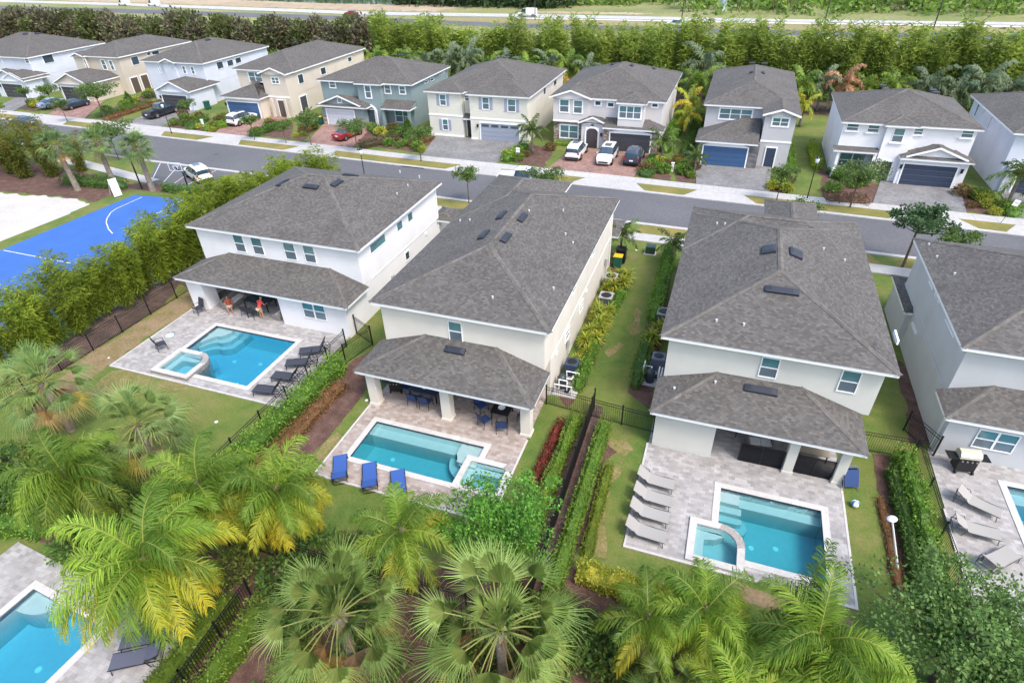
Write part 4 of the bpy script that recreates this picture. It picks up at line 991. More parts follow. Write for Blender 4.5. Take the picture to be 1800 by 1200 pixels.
# N4 grey-blue house at the right edge
h = House('grey-blue two-storey house cut by the right edge with a grill by its wall', 18, 36, SW_G); n4 = h
h.hip(12.67, 25.2, 29.6, 42.5, 5.8); h.lean(12.6, 25.2, 27.68, 30.05, 2.8)
wallbox(h, 13.12, 24.8, 30.05, 42.0, 2.801, 5.7); wallbox(h, 13.05, 24.8, 28.15, 42.0, 0, 2.8)
h.hip(12.55, 14.6, 38.4, 43.5, 2.5); wallbox(h, 12.75, 13.05, 38.6, 43.0, 0, 2.4)
h.win('s', 28.15, (1724, 754), (1775, 795), n=2, trim=.05)
for tl, br in (((1635, 495), (1641, 509)), ((1645, 517.5), (1652, 530)), ((1664.5, 562), (1677.5, 592.5))): h.win('w', 13.12, tl, br, sash=False, trim=.05, dark=True)
h.win('w', 13.05, (1604, 569), (1611, 586), sash=False, trim=.06, dark=True)
for p in ((1632, 431), (1646, 453), (1677, 483)): h.pipe(*p)
h.done()

def downpipe(h, x, y, z=5.6):
    m = MB(); m.box(x-.035, x+.035, y-.035, y+.035, .05, z); m.box(x-.05, x+.05, y-.045, y+.045, 2.0, 2.05); o = m.build('downpipe', TRIM, h.t)
def meterbox(h, x, y, z=1.1, w_=.3, d=.12):
    m = MB(); m.box(x, x+d, y, y+w_, z, z+.55); m.build('meter_box', pmat('meter_grey', (.35, .36, .37), .5), h.t)
    m = MB(); m.box(x+.02, x+.07, y+w_*.4, y+w_*.55, .05, z); m.build('conduit', pmat('meter_grey', (.35, .36, .37), .5), h.t)
for h_, x, y in ((n2, -7.46, 41.8), (n2, -7.46, 30.2), (n1, -22.46, 34.5)): meterbox(h_, x, y)
for h_, x, y in ((n2, -7.45, 43.6), (n1, -22.45, 43.1), (n4, 13.02, 41.8), (n4, 13.02, 28.6)): downpipe(h_, x, y, 5.6 if h_ is not n4 else 2.6)
for h_, x, y in ((n2, -7.52, 27.6), (n2, -7.52, 35.2), (n1, -22.52, 40.6)):
    m = MB(); m.box(x, x+.1, y, y+.28, 2.3, 2.5); m.build('wall_vent', TRIM, h_.t)
# ================================================================ FAR ROW
GD_D = pmat('garage_charcoal', (.05, .05, .06), .6); GD_B = pmat('garage_blue', (.04, .10, .22), .55); GD_N = pmat('garage_navy', (.03, .045, .085), .55); GD_G = pmat('garage_grey_blue', (.28, .31, .38), .6); GD_W = pmat('garage_inside_pale', (.55, .58, .64), .7)
F_LB = stucco('ice_blue', (.60, .635, .72)); F_BE = stucco('beige', (.55, .49, .41)); F_TA = stucco('tan', (.60, .54, .46)); F_GR = stucco('sea_green', (.23, .30, .31)); F_CR = stucco('far_cream', (.66, .64, .56)); F_WG = stucco('warm_white', (.60, .575, .58)); F_GY = stucco('light_grey', (.47, .47, .49)); F_WH = stucco('far_white', (.80, .79, .82))
SH_G = pmat('shutter_grey', (.30, .33, .42), .7)
# F8 white house
h = House('white house across the street with a dark navy garage under a front gable', 17, 77, F_WH); f8 = h
h.hip(10.8, 23.5, 70.75, 83.6, 5.8); h.hip(14.75, 17.95, 70.3, 74, 5.83)
wallbox(h, 11.15, 23.1, 71.2, 83.2, 2.801, 5.7); wallbox(h, 14.95, 23.08, 71.22, 83.15, 0, 2.8); wallbox(h, 11.15, 14.95, 72.6, 83.15, 0, 2.8); wallbox(h, 15.1, 17.6, 70.7, 71.2, 0, 5.75, skip='bn')
wallbox(h, 11.2, 11.5, 71.1, 72.6, 0, 2.7, skip='bn')
h.lean(10.75, 14.98, 70.4, 71.2, 3.0, hl=False, hr=False); h.hip(16.9, 23.5, 69.6, 74, 2.9, gy0=False, sl=.4); h.hip(17.4, 22.9, 69.75, 73.5, 3.1, gy0=True, sl=.38)
wallbox(h, 17.15, 23.2, 70.1, 71.2, 0, 2.8, skip='bn')
h.garage(70.1, 17.6, 22.3, 2.2, GD_N); h.lamps([(17.35, 70.1, 1.9), (22.75, 70.1, 1.9)])
for tl, br in (((1491, 217.5), (1507, 229.5)), ((1528, 220), (1543, 232.5)), ((1606, 226), (1620, 236)), ((1694, 228), (1708, 242))): h.win('s', 71.2, tl, br, sill=True, trim=.05)
h.win('s', 70.7, (1574, 226), (1584, 250), sill=True, trim=.05); h.winw('s', 72.6, 11.9, 14.3, .7, 2.1, n=2, trim=.08); h.winw('s', 70.1, 19.9, 20.4, 3.2, 3.8, sash=False, dark=True, trim=.05)
h.door('s', 70.7, 15.6, 16.6, 2.1); h.cols([(11.35, 70.75), (14.8, 70.75)], .28, 2.9, TRIM)
for p in ((1552, 152), (1556, 158), (1640, 160), (1645, 164)): h.vent(*p, L=.8)
h.done()
# F7 grey house, blue garage
h = House('light grey house across the street with a bright blue garage door', 2, 83, F_GY); f7 = h
h.hip(-3.3, 7.05, 74.85, 94.7, 5.8); h.hip(3.15, 7.06, 71.75, 79, 5.82, gy0=True); h.lean(-3.42, 3.3, 70.6, 75.3, 2.9, hr=False)
wallbox(h, -2.9, 6.6, 75.3, 94.2, 2.801, 5.7); wallbox(h, -2.88, 6.58, 75.32, 94.1, 0, 2.8); wallbox(h, 3.5, 6.65, 72.15, 75.4, 0, 5.72, skip='bn')
sw = MB(); sw.box(-3.05, 3.5, 71.1, 75.3, 0, 2.75, skip='bn'); sw.build('stone_facing', STONE_GREY, h.t)
h.garage(71.1, -2.4, 2.3, 2.25, GD_B, arch=True)
h.win('s', 75.3, (1267, 191), (1319, 211), n=3, trim=.16, munt=2); h.win('s', 72.15, (1360, 207.5), (1384, 222), n=2, trim=.16, munt=1)
h.door('s', 72.15, 4.3, 5.3, 2.2, GD_N); h.trim.box(3.46, 6.69, 72.1, 72.2, 2.8, 2.98)
for p in ((1322, 112), (1343, 113), (1321, 128), (1341, 129)): h.vent(*p, L=.8)
h.done()
# F6 white/stone house
h = House('off-white house across the street with stone base, arched entry and three parked cars', -14.5, 83, F_WG); f6 = h
h.hip(-21.64, -7.45, 74.75, 91.8, 5.8); h.hip(-21.65, -16.3, 74.35, 82.5, 5.82, gy0=True); h.hip(-13.2, -9.5, 73.15, 77.5, 5.84, sl=.38)
wallbox(h, -21.2, -7.9, 75.15, 91.3, 2.801, 5.7); wallbox(h, -21.18, -7.92, 75.6, 91.2, 0, 2.8); wallbox(h, -21.22, -16.7, 74.75, 75.15, 2.8, 5.75, skip='bn'); wallbox(h, -12.85, -9.85, 73.55, 75.15, 2.5, 5.75, skip='n')
st = MB(); st.box(-21.2, -17.4, 75.0, 75.6, 0, 2.78, skip='bn'); st.build('stone_facing', STONE, h.t); st = MB(); st.box(-14.4, -7.95, 73.5, 75.6, 0, 2.78, skip='bn'); st.build('stone_facing', STONE, h.t)
h.lean(-14.6, -7.25, 73.1, 75.15, 2.9, hl=False); h.hip(-17.8, -14.2, 73.9, 76, 3.1, gy0=True, sl=.42); wallbox(h, -17.4, -14.55, 74.2, 75.6, 0, 3.05, skip='bn')
h.trim.box(-21.25, -16.68, 74.7, 74.8, 2.8, 2.98); h.trim.box(-12.9, -9.8, 73.5, 73.6, 2.45, 2.6)
h.garage(73.5, -13.6, -8.75, 2.2, GD_D, arch=True)
h.door('s', 74.2, -16.75, -15.3, 2.35, pmat('arched_door', (.06, .05, .055), .5)); h.lamps([(-14.85, 74.2, 1.7)])
ar = MB(); P = [Vector((-16.02+.86*math.cos(a), 74.14, 1.75+.75*math.sin(a))) for a in [PI*i/10 for i in range(11)]]; ar.tube(P, .10, 5); ar.tube([P[0], (P[0].x, 74.14, 0.1)], .10, 5); ar.tube([P[-1], (P[-1].x, 74.14, 0.1)], .10, 5)
for sx in (-1, 1): ar.face([(-16.02+sx*.72, 74.12, 2.2), (-16.02+sx*.2, 74.12, 2.5), (-16.02+sx*.74, 74.12, 2.5)])
ar.build('archway', TRIM, h.t); dm = MB(); dm.tube([(-16.02, 74.16, 2.85), (-16.02, 74.1, 2.85)], .22, 4); dm.build('gable_ornament', GD_D, h.t)
h.win('s', 74.75, (985, 175.5), (999, 197), trim=.14); h.win('s', 74.75, (1009.5, 177), (1022.5, 199), trim=.14)
for tl, br in (((1047, 178), (1055.5, 185)), ((1069, 181), (1078, 187.5)), ((1147, 182.5), (1155.5, 188))): h.win('s', 75.15, tl, br, sash=False, trim=.16, dark=True)
h.win('s', 73.55, (1090, 186.5), (1125, 209), n=3, trim=.16); h.win('s', 75.0, (985.5, 220), (1015, 243), n=2, trim=.15)
for p in ((1077, 114), (1110, 116), (1149, 121)): h.vent(*p, L=.8)
h.done()
# F5 cream house
h = House('cream house across the street with grey shutters and wide grey paver driveway', -31, 82, F_CR); f5 = h
h.hip(-38.65, -23.85, 74.6, 90.9, 5.8); h.hip(-38.66, -33.0, 73.65, 79, 5.82); h.hip(-32.5, -23.84, 73.2, 80.5, 5.84)
wallbox(h, -38.25, -24.3, 75.0, 90.5, 2.801, 5.7); wallbox(h, -38.23, -24.32, 75.0, 90.4, 0, 2.8); wallbox(h, -38.26, -33.4, 74.05, 75.0, 0, 5.73, skip='bn'); wallbox(h, -32.1, -24.25, 73.6, 75.0, 0, 5.74, skip='bn')
h.trim.box(-38.3, -33.36, 74.0, 74.1, 2.7, 2.9); h.trim.box(-32.14, -24.2, 73.55, 73.65, 2.7, 2.9); h.trim.box(-38.3, -33.36, 74.0, 74.1, 0.02, .3); h.trim.box(-32.14, -31.2, 73.55, 73.65, 0.02, .3)
h.lean(-33.38, -32.12, 73.9, 75.0, 2.6, hl=False, hr=False)
h.garage(73.6, -30.7, -25.4, 2.25, GD_G, glass=True); h.lamps([(-31.1, 73.6, 1.9), (-25.0, 73.6, 1.9)]); h.door('s', 75.0, -33.2, -32.3, 2.2)
h.win('s', 74.05, (773, 166.5), (784, 185), shut=SH_G); h.win('s', 75.0, (817, 166.5), (824, 177)); h.win('s', 73.6, (848, 171.5), (859.5, 192), shut=SH_G); h.win('s', 73.6, (893, 175), (906, 196.5), shut=SH_G); h.win('s', 74.05, (778, 210), (788, 228.5), shut=SH_G)
for tl, br in (((955, 168), (959, 153)), ((965, 152), (969, 148)), ((973, 152), (978, 139))): h.win('e', -24.3, tl, br, sash=False, dark=True, trim=.04)
for p in ((884, 103), (893, 98)): h.vent(*p, L=.9)
h.done()
# F4 green house
h = House('sea green house across the street with arched entry and open pale garage', -49.5, 82, F_GR); f4 = h
h.hip(-57.1, -41.8, 76.6, 89.6, 5.8); h.hip(-50.5, -46.1, 75.7, 80, 5.82); 
wallbox(h, -56.7, -42.2, 77.0, 89.2, 2.801, 5.7); wallbox(h, -56.68, -42.22, 77.2, 89.1, 0, 2.8); wallbox(h, -50.15, -46.5, 76.1, 77.0, 0, 5.75, skip='bn')
h.hip(-56.4, -48.2, 74.5, 78, 2.9, sl=.36); h.hip(-56.1, -49.2, 74.65, 78.5, 3.1, gy0=True, sl=.36); wallbox(h, -56.0, -49.0, 75.1, 77.2, 0, 2.75, skip='bn')
h.lean(-46.2, -41.6, 74.9, 77.0, 2.9, hl=False, hr=False); h.cols([(-46.0, 75.3), (-42.0, 75.3)], .35, 2.85)
st = MB(); st.box(-56.05, -55.3, 75.04, 75.1, 0, 1.3); st.build('stone_facing', STONE, h.t); st = MB(); st.box(-50.6, -48.95, 75.04, 75.1, 0, 1.3); st.build('stone_facing', STONE, h.t)
h.garage(75.1, -55.2, -50.7, 2.2, GD_W); h.door('s', 76.1, -49.3, -47.9, 2.3, pmat('teal_door', (.035, .06, .075), .5))
ar = MB(); P = [Vector((-48.6+1.05*math.cos(a), 76.02, 1.9+1.0*math.sin(a))) for a in [PI*i/10 for i in range(11)]]; ar.tube(P, .14, 5); ar.tube([P[0], (P[0].x, 76.02, 0.1)], .14, 5); ar.tube([P[-1], (P[-1].x, 76.02, 0.1)], .14, 5); ar.build('archway', TRIM, h.t)
for tl, br in (((579, 143), (590, 154)), ((676, 150), (687, 164)), ((702, 152), (712.5, 165))): h.win('s', 77.0, tl, br, trim=.14)
h.win('s', 76.1, (641, 151), (653, 172), trim=.16); h.winw('s', 77.2, -45.2, -42.9, .6, 2.2, n=2, trim=.12); h.winw('s', 74.98, -52.9, -52.3, 3.3, 3.9, sash=False, dark=True, trim=.08)
for tl, br in (((746, 147), (752, 141)), ((757, 143), (762, 137)), ((772, 133), (781, 127))): h.win('e', -42.2, tl, br, sash=False, dark=True, trim=.05)
for p in ((703, 98), (713, 95)): h.vent(*p, L=1.0)
h.done()
EL = 6.2
def far_house(label, x0, x1, y0, y1, mat, gar, gdoor, back=True, bay=None, wins=(), side=(), vents=(), garage_gable=True, loc=None, extra=None):
    """house with a garage wing in front; x0..y1 are the eaves of the main roof"""
    h = House(label, (x0+x1)/2, (y0+y1)/2, mat); h.hip(x0, x1, y0, y1, EL)
    wallbox(h, x0+.4, x1-.4, y0+.4, y1-.4, 3.001, EL-.1); wallbox(h, x0+.42, x1-.42, y0+.42, y1-.42, 0, 3.0)
    if bay:
        bx0, bx1, by = bay; h.hip(bx0, bx1, by, y0+3.5, EL+.02, gy0=True); wallbox(h, bx0+.38, bx1-.38, by+.38, y0+.4, 0, EL-.05, skip='bn')
        h.trim.box(bx0+.34, bx1-.34, by+.32, by+.42, 2.75, 2.95)
    gx0, gx1, gy = gar
    if garage_gable: h.hip(gx0, gx1, gy, y0+2, 3.05, gy0=True, sl=.4)
    else: h.lean(gx0, gx1, gy, y0+.4, 3.05)
    wallbox(h, gx0+.4, gx1-.4, gy+.45, y0+.42, 0, 2.95, skip='bn'); a, b = gdoor[0], gdoor[1]
    h.trim.box(gx0+.36, gx1-.36, gy+.38, gy+.46, 2.6, 2.85)
    h.garage(gy+.45, a, b, 2.25, gdoor[2]); h.lamps([(a-.3, gy+.45, 1.9)])
    for w_ in wins: h.win('s', w_[0], w_[1], w_[2], n=w_[3] if len(w_) > 3 else 1, trim=.13)
    for tl, br in side: h.win('e', x1-.4, tl, br, sash=False, dark=True, trim=.06)
    for p in vents: h.vent(*p, L=1.0)
    if extra: extra(h)
    return h.done()
def ex3(h):
    h.door('s', 77.35, -65.3, -64.1, 2.4, pmat('brown_recess', (.10, .075, .06), .7)); h.door('e', -63.0, 79.6, 81.2, 2.4, pmat('grey_recess', (.06, .06, .07), .7)); h.cols([(-66.0, 76.9), (-63.6, 76.9)], .35, 2.7)
far_house('tan two-storey house with dark blue garage, fourth from the left across the street', -73.9, -62.6, 79.0, 99.8, F_TA, (-73.9, -66.6, 75.0), (-73.2, -67.5, GD_B), bay=(-67.6, -62.62, 77.0),
          wins=((79.4, (436, 127), (462, 144), 2), (77.38, (477, 136.5), (491, 147), 2)), side=(((526, 148), (531, 130)), ((565, 132), (571, 118)), ((612, 109), (617, 100))), vents=((519, 76), (555, 68)), garage_gable=False, extra=ex3)
def ex2(h): h.hip(-90.8, -87.6, 81.2, 85, EL+.04, gy0=True); wallbox(h, -90.4, -88, 81.58, 83, 3, EL-.1, skip='bn')
far_house('ice blue house with small front gable behind the dark pickup across the street', -95.1, -82.0, 81.5, 98.4, F_LB, (-88.2, -81.2, 76.3), (-87.4, -82.4, GD_D),
          wins=((81.9, (436/4+168, 112.5), (436/4+174.5, 128)), (81.9, (320, 117), (328, 129)), (81.9, (335, 118), (343, 130))), side=(((383, 122), (390, 108)), ((401, 117), (408, 105)), ((415, 112), (422, 101))), vents=((365, 71),), extra=ex2)
def ex1(h):
    for i in range(3): h.door('e', -102.42, 84.5+i*2.2, 86+i*2.2, 2.5, pmat('brown_recess', (.10, .075, .06), .7))
    h.hip(-112.6, -109.4, 82.6, 86, EL+.04, gy0=True); wallbox(h, -112.2, -109.8, 82.98, 84, 3, EL-.1, skip='bn')
far_house('beige house with brown side porch behind two parked cars across the street', -112.5, -102.0, 83.2, 100.6, F_BE, (-111.6, -103.6, 77.0), (-110.6, -105.4, GD_D),
          wins=((82.98, (147, 105), (156, 121)), (83.6, (177, 106), (189, 122)), (83.6, (191, 107), (202, 123))), side=(((234, 115), (241, 99)), ((259, 98), (263, 92)), ((268, 97), (278, 89))), vents=((244, 61),), extra=ex1)
def ex0(h): h.hip(-123.2, -118.4, 76.6, 81.5, 3.4, gy0=True, sl=.4)
far_house('ice blue house at the far left end of the street, cut by the frame edge', -138, -119.2, 79.6, 96.0, F_LB, (-126.5, -117.9, 76.4), (-124.6, -119.4, GD_D),
          wins=((80.0, (43, 103), (52, 111)), (80.0, (0.5, 100), (5, 110))), side=(((79, 112), (90, 95)), ((93, 96), (99, 91)), ((106, 93), (111, 88))), vents=((45, 61), (66, 60)), extra=ex0)
h = House('ice blue house at the far right edge of the street', 32, 79, F_LB); h.hip(25.7, 38.5, 70.3, 86.2, 5.8)
wallbox(h, 26.2, 38, 70.75, 85.8, 2.801, 5.7); wallbox(h, 26.22, 38, 70.77, 85.7, 0, 2.8); h.trim.box(26.5, 33, 70.3, 70.4, 2.7, 2.9); wallbox(h, 26.6, 33, 70.35, 70.75, 0, 2.75, skip='bn'); h.garage(70.35, 27.6, 32.4, 2.2, GD_N); h.lamps([(27.2, 70.35, 1.9)])
h.winw('s', 70.75, 28.2, 29.3, 3.6, 5.1, dark=True)
for tl, br in (((1712.5, 203), (1723, 184)), ((1729, 199), (1733, 192)), ((1736, 225), (1746, 205))): h.win('w', 26.2, tl, br, sash=False, dark=True, trim=.04)
h.done()

# ================================================================ VEHICLES
def paint(n, c, rough=.3): return pmat('paint_'+n, c, rough, .0, coat=.8)
def car(kind, col, label_seed=0):
    """loft of cross-sections: kind sedan / suv / pickup / van; length along +Y, nose at +Y"""
    K = {  # y, half width, belt z, roof z, roof half width
     'sedan': ([(-2.30,.70,.78,.80,.60),(-2.22,.80,.92,.96,.66),(-1.75,.88,.98,1.04,.70),(-1.05,.90,.98,1.36,.60),(-.35,.91,.96,1.44,.60),(.30,.91,.94,1.40,.60),(1.05,.90,.92,.98,.72),(1.75,.87,.84,.88,.70),(2.20,.78,.70,.73,.62),(2.33,.66,.55,.57,.55)], (2, 6), .33),
     'suv': ([(-2.32,.80,1.0,1.06,.66),(-2.22,.88,1.08,1.50,.62),(-1.95,.92,1.08,1.66,.66),(-1.2,.94,1.07,1.72,.68),(-.2,.95,1.06,1.72,.68),(.35,.95,1.05,1.66,.66),(1.15,.94,1.04,1.10,.78),(1.9,.90,.98,1.02,.76),(2.28,.82,.84,.88,.68),(2.38,.72,.62,.64,.6)], (0, 6), .36),
     'pickup': ([(-2.85,.92,1.04,1.06,.88),(-2.75,.95,1.08,1.10,.90),(-1.6,.96,1.09,1.11,.91),(-.85,.96,1.10,1.12,.91),(-.70,.96,1.10,1.80,.70),(.1,.97,1.10,1.86,.72),(.75,.97,1.09,1.80,.70),(1.45,.96,1.09,1.16,.84),(2.35,.94,1.05,1.09,.84),(2.72,.90,.95,.98,.8),(2.82,.84,.7,.72,.76)], (3, 7), .40),
     'van': ([(-2.9,.90,1.1,1.2,.8),(-2.85,.97,1.15,2.2,.85),(-1.5,.99,1.15,2.3,.88),(.2,.99,1.15,2.3,.88),(1.2,.99,1.12,2.15,.85),(1.9,.97,1.1,1.2,.8),(2.6,.93,.98,1.02,.78),(2.8,.85,.75,.78,.7)], (3, 5), .38)}
    st, (g0, g1), wr = K[kind]
    def b():
        t = thing({'sedan': 'parked_car', 'suv': 'parked_suv', 'pickup': 'pickup_truck', 'van': 'van'}[kind], '', '')
        body = MB(); gl = MB(); zb = .26
        rings = []
        for y, hw, zt, zr, rw in st:
            e = .10 if y in (st[0][0], st[-1][0]) else 0
            half = [(hw*.88, zb+e), (hw, zb+.22+e), (hw*1.0, (zb+zt)/2+.08), (hw*.965, zt), (rw+.02, zr-.045), (rw*.82, zr), (0, zr+.025)]
            rings.append([Vector((x, y, z)) for x, z in half]+[Vector((-x, y, z)) for x, z in half[-2::-1]])
        nr = len(rings[0])
        for i in range(len(rings)-1):
            a, c = rings[i], rings[i+1]; za = st[i][3]-st[i][2]; zc = st[i+1][3]-st[i+1][2]
            for j in range(nr):
                k = (j+1) % nr; q = [a[j], a[k], c[k], c[j]]
                side = j in (3, nr-5); top = j in (4, 5, nr-7, nr-6)
                cab = g0 <= i < g1
                slope = cab and abs(st[i+1][3]-st[i][3]) > .22
                if j == nr-1: body.face(q); continue
                if (side and cab and max(za, zc) > .3) or (top and slope and not (kind == 'van' and i < 3)):
                    body.face(q, 1)                                   # dark seal under the glass
                    n = (q[1]-q[0]).cross(q[3]-q[0]).normalized(); ctr = sum(q, Vector())/4
                    if n.dot(ctr-Vector((0, ctr.y, .8))) < 0: n = -n
                    sh = .90 if side else .94
                    gl.face([ctr+(p-ctr)*sh+n*.012 for p in q])
                else: body.face(q)
        body.face(rings[0][::-1]); body.face(rings[-1])
        o = body.build('body', [col, BLACK], t, True)
        gl.build('windows', GL_DK, t)
        L0, L1 = st[0][0], st[-1][0]; W = max(s[1] for s in st)
        for y in (L0+.85 if kind != 'pickup' else L0+1.15, L1-.88):
            for sx in (-1, 1):
                m = MB(); x = sx*(W-.10)
                prof = [(wr*.62, -.12), (wr*.96, -.12), (wr, -.07), (wr, .07), (wr*.96, .12), (wr*.62, .12)]
                m.lathe(prof, n=16); m.xf(Matrix.Translation((x, y, wr)) @ Matrix.Rotation(PI/2, 4, 'Y')); wo = m.build('wheel', RUBBER, t, True)
                m = MB(); m.lathe([(0, .10), (wr*.3, .11), (wr*.62, .09), (wr*.62, -.09), (wr*.3, -.11), (0, -.10)], n=10)
                m.xf(Matrix.Translation((x, y, wr)) @ Matrix.Rotation(PI/2, 4, 'Y')); m.build('rim', CHROME, wo)
                m = MB(); m.lathe([(wr+.06, -.02), (wr+.10, .0), (wr+.06, .02)], n=16); m.xf(Matrix.Translation((sx*(W-.005), y, wr)) @ Matrix.Rotation(PI/2, 4, 'Y')); m.build('wheel_arch', BLACK, t)
        for sx in (-1, 1):
            m = MB(); z = st[-2][2]-.10; m.box(sx*.66-.16, sx*.66+.16, L1-.16, L1-.03, z-.06, z+.05); m.build('headlight', pmat('headlight', (.7, .72, .75), .1), t)
            m = MB(); z = st[1][2]-.14; m.box(sx*.76-.10, sx*.76+.10, L0-.01, L0+.12, z-.10, z+.08); m.build('tail_light', pmat('tail_light', (.35, .01, .01), .2), t)
            m = MB(); yy = st[g1][0]-.35; m.box(sx*(W+.09)-.08, sx*(W+.09)+.08, yy-.05, yy+.05, st[g1][2]+.0, st[g1][2]+.13); m.build('mirror', col, t)
        m = MB(); m.box(-.55, .55, L1-.06, L1+.03, .42, .58); m.build('grille', BLACK, t)
        m = MB(); m.box(-.80, .80, L0-.05, L0+.05, .34, .52); m.build('bumper', BLACK if kind == 'suv' else col, t)
        m = MB(); m.box(-.22, .22, L0-.03, L0+.02, .66, .80); m.build('number_plate', WHITE_P, t)
        if kind == 'suv':
            m = MB(); m.box(-.38, .38, -.9, .1, 1.735, 1.755); m.build('sunroof', GL_DK, t)
        if kind == 'pickup':
            m = MB(); m.box(-.80, .80, L0+.16, -.95, 1.10, 1.13); m.build('bed_cover', BLACK if label_seed == 0 else pmat('bed_liner', (.5, .51, .53), .8), t)
        return t
    return b
W_P = paint('white', (.78, .78, .78)); SB = paint('silver_blue', (.20, .27, .38)); DB = paint('dark_blue', (.02, .03, .06)); BK = paint('black', (.012, .014, .025)); RD = paint('red', (.26, .01, .014)); DG = paint('dark_grey', (.05, .055, .065)); TE = paint('teal', (.05, .12, .14))
CG = 'cars parked at the far houses'
def vput(key, kind, col, lab, cat, p, deg, g=None, ls=0): inst(key, car(kind, col, ls), lab, cat, (p[0], p[1], p[2] if len(p) > 2 else .10), R(deg), 1, g)
vput('suv_w', 'suv', W_P, 'white SUV seen from the rear, leftmost of the three cars on the brick driveway', 'car', (-17.0, 70.4), 0, CG)
vput('suv_w', 'suv', W_P, 'white SUV facing the street, middle of the three cars on the brick driveway', 'car', (-13.1, 69.7), 180, CG)
vput('sed_dg', 'suv', paint('slate', (.03, .045, .08)), 'dark slate hatchback, rightmost of the three cars on the brick driveway', 'car', (-10.0, 70.3), 0, CG)
vput('sed_r', 'sedan', RD, 'red sports sedan on the brick drive half under a street tree', 'car', (-48.9, 70.2), -8, CG)
vput('suv_w', 'suv', W_P, 'white car on the brick drive of the tan house with dark blue garage', 'car', (-68.6, 72.6), -4, CG)
vput('pu_b', 'pickup', BK, 'black pickup truck with bed cover in front of the ice blue house', 'pickup', (-84.6, 73.2), -2, CG)
vput('sed_sb', 'sedan', SB, 'silver blue sedan on the drive of the beige house', 'car', (-108.2, 73.2), -4, CG)
vput('sed_db', 'sedan', DB, 'dark blue sedan beside the silver blue one at the beige house', 'car', (-103.6, 73.6), 0, CG)
vput('sed_g', 'sedan', DG, 'dark grey sedan parked on the street at the far kerb, left', 'car', (-101.8, 63.2, .015), 88, None)
vput('pu_w', 'pickup', W_P, 'white pickup truck parked on the street, half hidden by a small tree', 'pickup', (-20.2, 59.8, .015), -88, None, 1)
vput('suv_w', 'suv', W_P, 'white SUV in the striped parking bay by the sports court', 'car', (-57.4, 51.6, .02), 62, None)
HG = 'vehicles on the highway'
vput('van', 'van', W_P, 'white box van, on the highway above the cream house', 'van', (-63.5, 193.5, .06), 90, HG)
vput('pu_w', 'pickup', W_P, 'white pickup on the near lanes of the highway', 'pickup', (-17.5, 177.5, .06), 85, HG)
vput('sed_r', 'sedan', RD, 'small red car on the highway above the dark hedge', 'car', (-122.5, 189.6, .06), 88, HG)
vput('van', 'van', W_P, 'white van on the highway, farther left of two', 'van', (-238.5, 206.5, .06), 80, HG)
vput('van', 'van', W_P, 'white van on the highway, nearer the trees of two', 'van', (-222.5, 206.0, .06), 80, HG)
vput('sed_g', 'sedan', DG, 'dark car on the near highway lanes behind the bamboo screen', 'car', (2.8, 174, .06), 90, HG)
vput('sed_t', 'sedan', TE, 'teal sedan on the near highway lanes under a lamp', 'car', (41.6, 171.5, .06), 90, HG)
vput('sed_t', 'sedan', TE, 'teal car at the far right of the near highway lanes', 'car', (55.5, 170.5, .06), 90, HG)

# ================================================================ FENCES
def fence(label, pts, h=1.35, group='black metal fences', gate=False, name='picket_fence', sp=.115, post=2.35, pr=.010, ends=(1, 1)):
    t = thing(name, label, 'gate' if gate else 'fence', (pts[0][0], pts[0][1], 0), group)
    for (ax, ay), (bx, by) in zip(pts, pts[1:]):
        a, b = Vector((ax, ay, 0)), Vector((bx, by, 0)); L = (b-a).length; d = (b-a)/L; n = max(1, round(L/post))
        s = Vector((-d.y, d.x, 0))
        for i in range(n+1):
            p = a+d*(L*i/n); m = MB(); w = .035
            q = [p+d*w+s*w, p-d*w+s*w, p-d*w-s*w, p+d*w-s*w]; m.prism([(v.x, v.y) for v in q], 0, h+.08); m.prism([(v.x+(v.x-p.x)*.3, v.y+(v.y-p.y)*.3) for v in q], h+.08, h+.11); m.build('post', BLACK, t)
        for i in range(n):
            p = a+d*(L*i/n+.04); q = a+d*(L*(i+1)/n-.04); m = MB()
            for z in (h-.02, h-.2, .12): m.tube([p+Vector((0, 0, z)), q+Vector((0, 0, z))], .019, 4)
            k = int((q-p).length/sp)
            for j in range(1, k):
                c = p.lerp(q, j/k); m.tube([c+Vector((0, 0, .04)), c+Vector((0, 0, h-.02))], pr, 3, cap=False)
            m.build('picket_panel', BLACK, t)
    return t
fence('black picket fence between the bamboo row and the brown lawn edge', [(-39.1, 14.5), (-38.9, 24), (-38.6, 34), (-38.4, 40)])
fence('black picket fence beside the charcoal loungers and clipped hedge', [(-22.25, 27.3), (-22.3, 21), (-22.45, 11.9)])
fence('black picket fence across the back under the feather palms', [(-60, 11.6), (-34, 11.65), (-22.5, 11.7), (-9, 12.1), (-4.8, 12.3)], pr=.013)
fence('black fence seen nearly edge-on between the two mulch strips of the middle yards', [(-4.72, 26.2), (-4.62, 19), (-4.6, 12.4)], h=1.45, sp=.055, pr=.02)
fence('short black fence joining the middle house to the pale house', [(-7.5, 25.75), (-4.72, 25.5), (-1.15, 25.2)])
fence('short black fence right of the pale house', [(8.5, 27.2), (11.85, 27.35)])
fence('black picket fence along the hedge beside the grey-blue house', [(11.95, 27.35), (12.05, 22), (12.3, 16.5)])
fence('black gate panel at the wall of the grey-blue house', [(11.9, 29.6), (13.0, 27.9)], gate=True, name='metal_gate')
fence('black gate frame between the white house and the cream house', [(-22.4, 28.9), (-20.6, 28.0), (-21.2, 25.6)], gate=True, name='metal_gate', h=1.5)
fence('black picket fence between the two clipped hedges at the bottom', [(-15.9, 9.8), (-15.7, 6), (-15.6, 2)], pr=.016)
fence('short black fence at the far side yard of the white house', [(-22.2, 43), (-18.2, 43)])

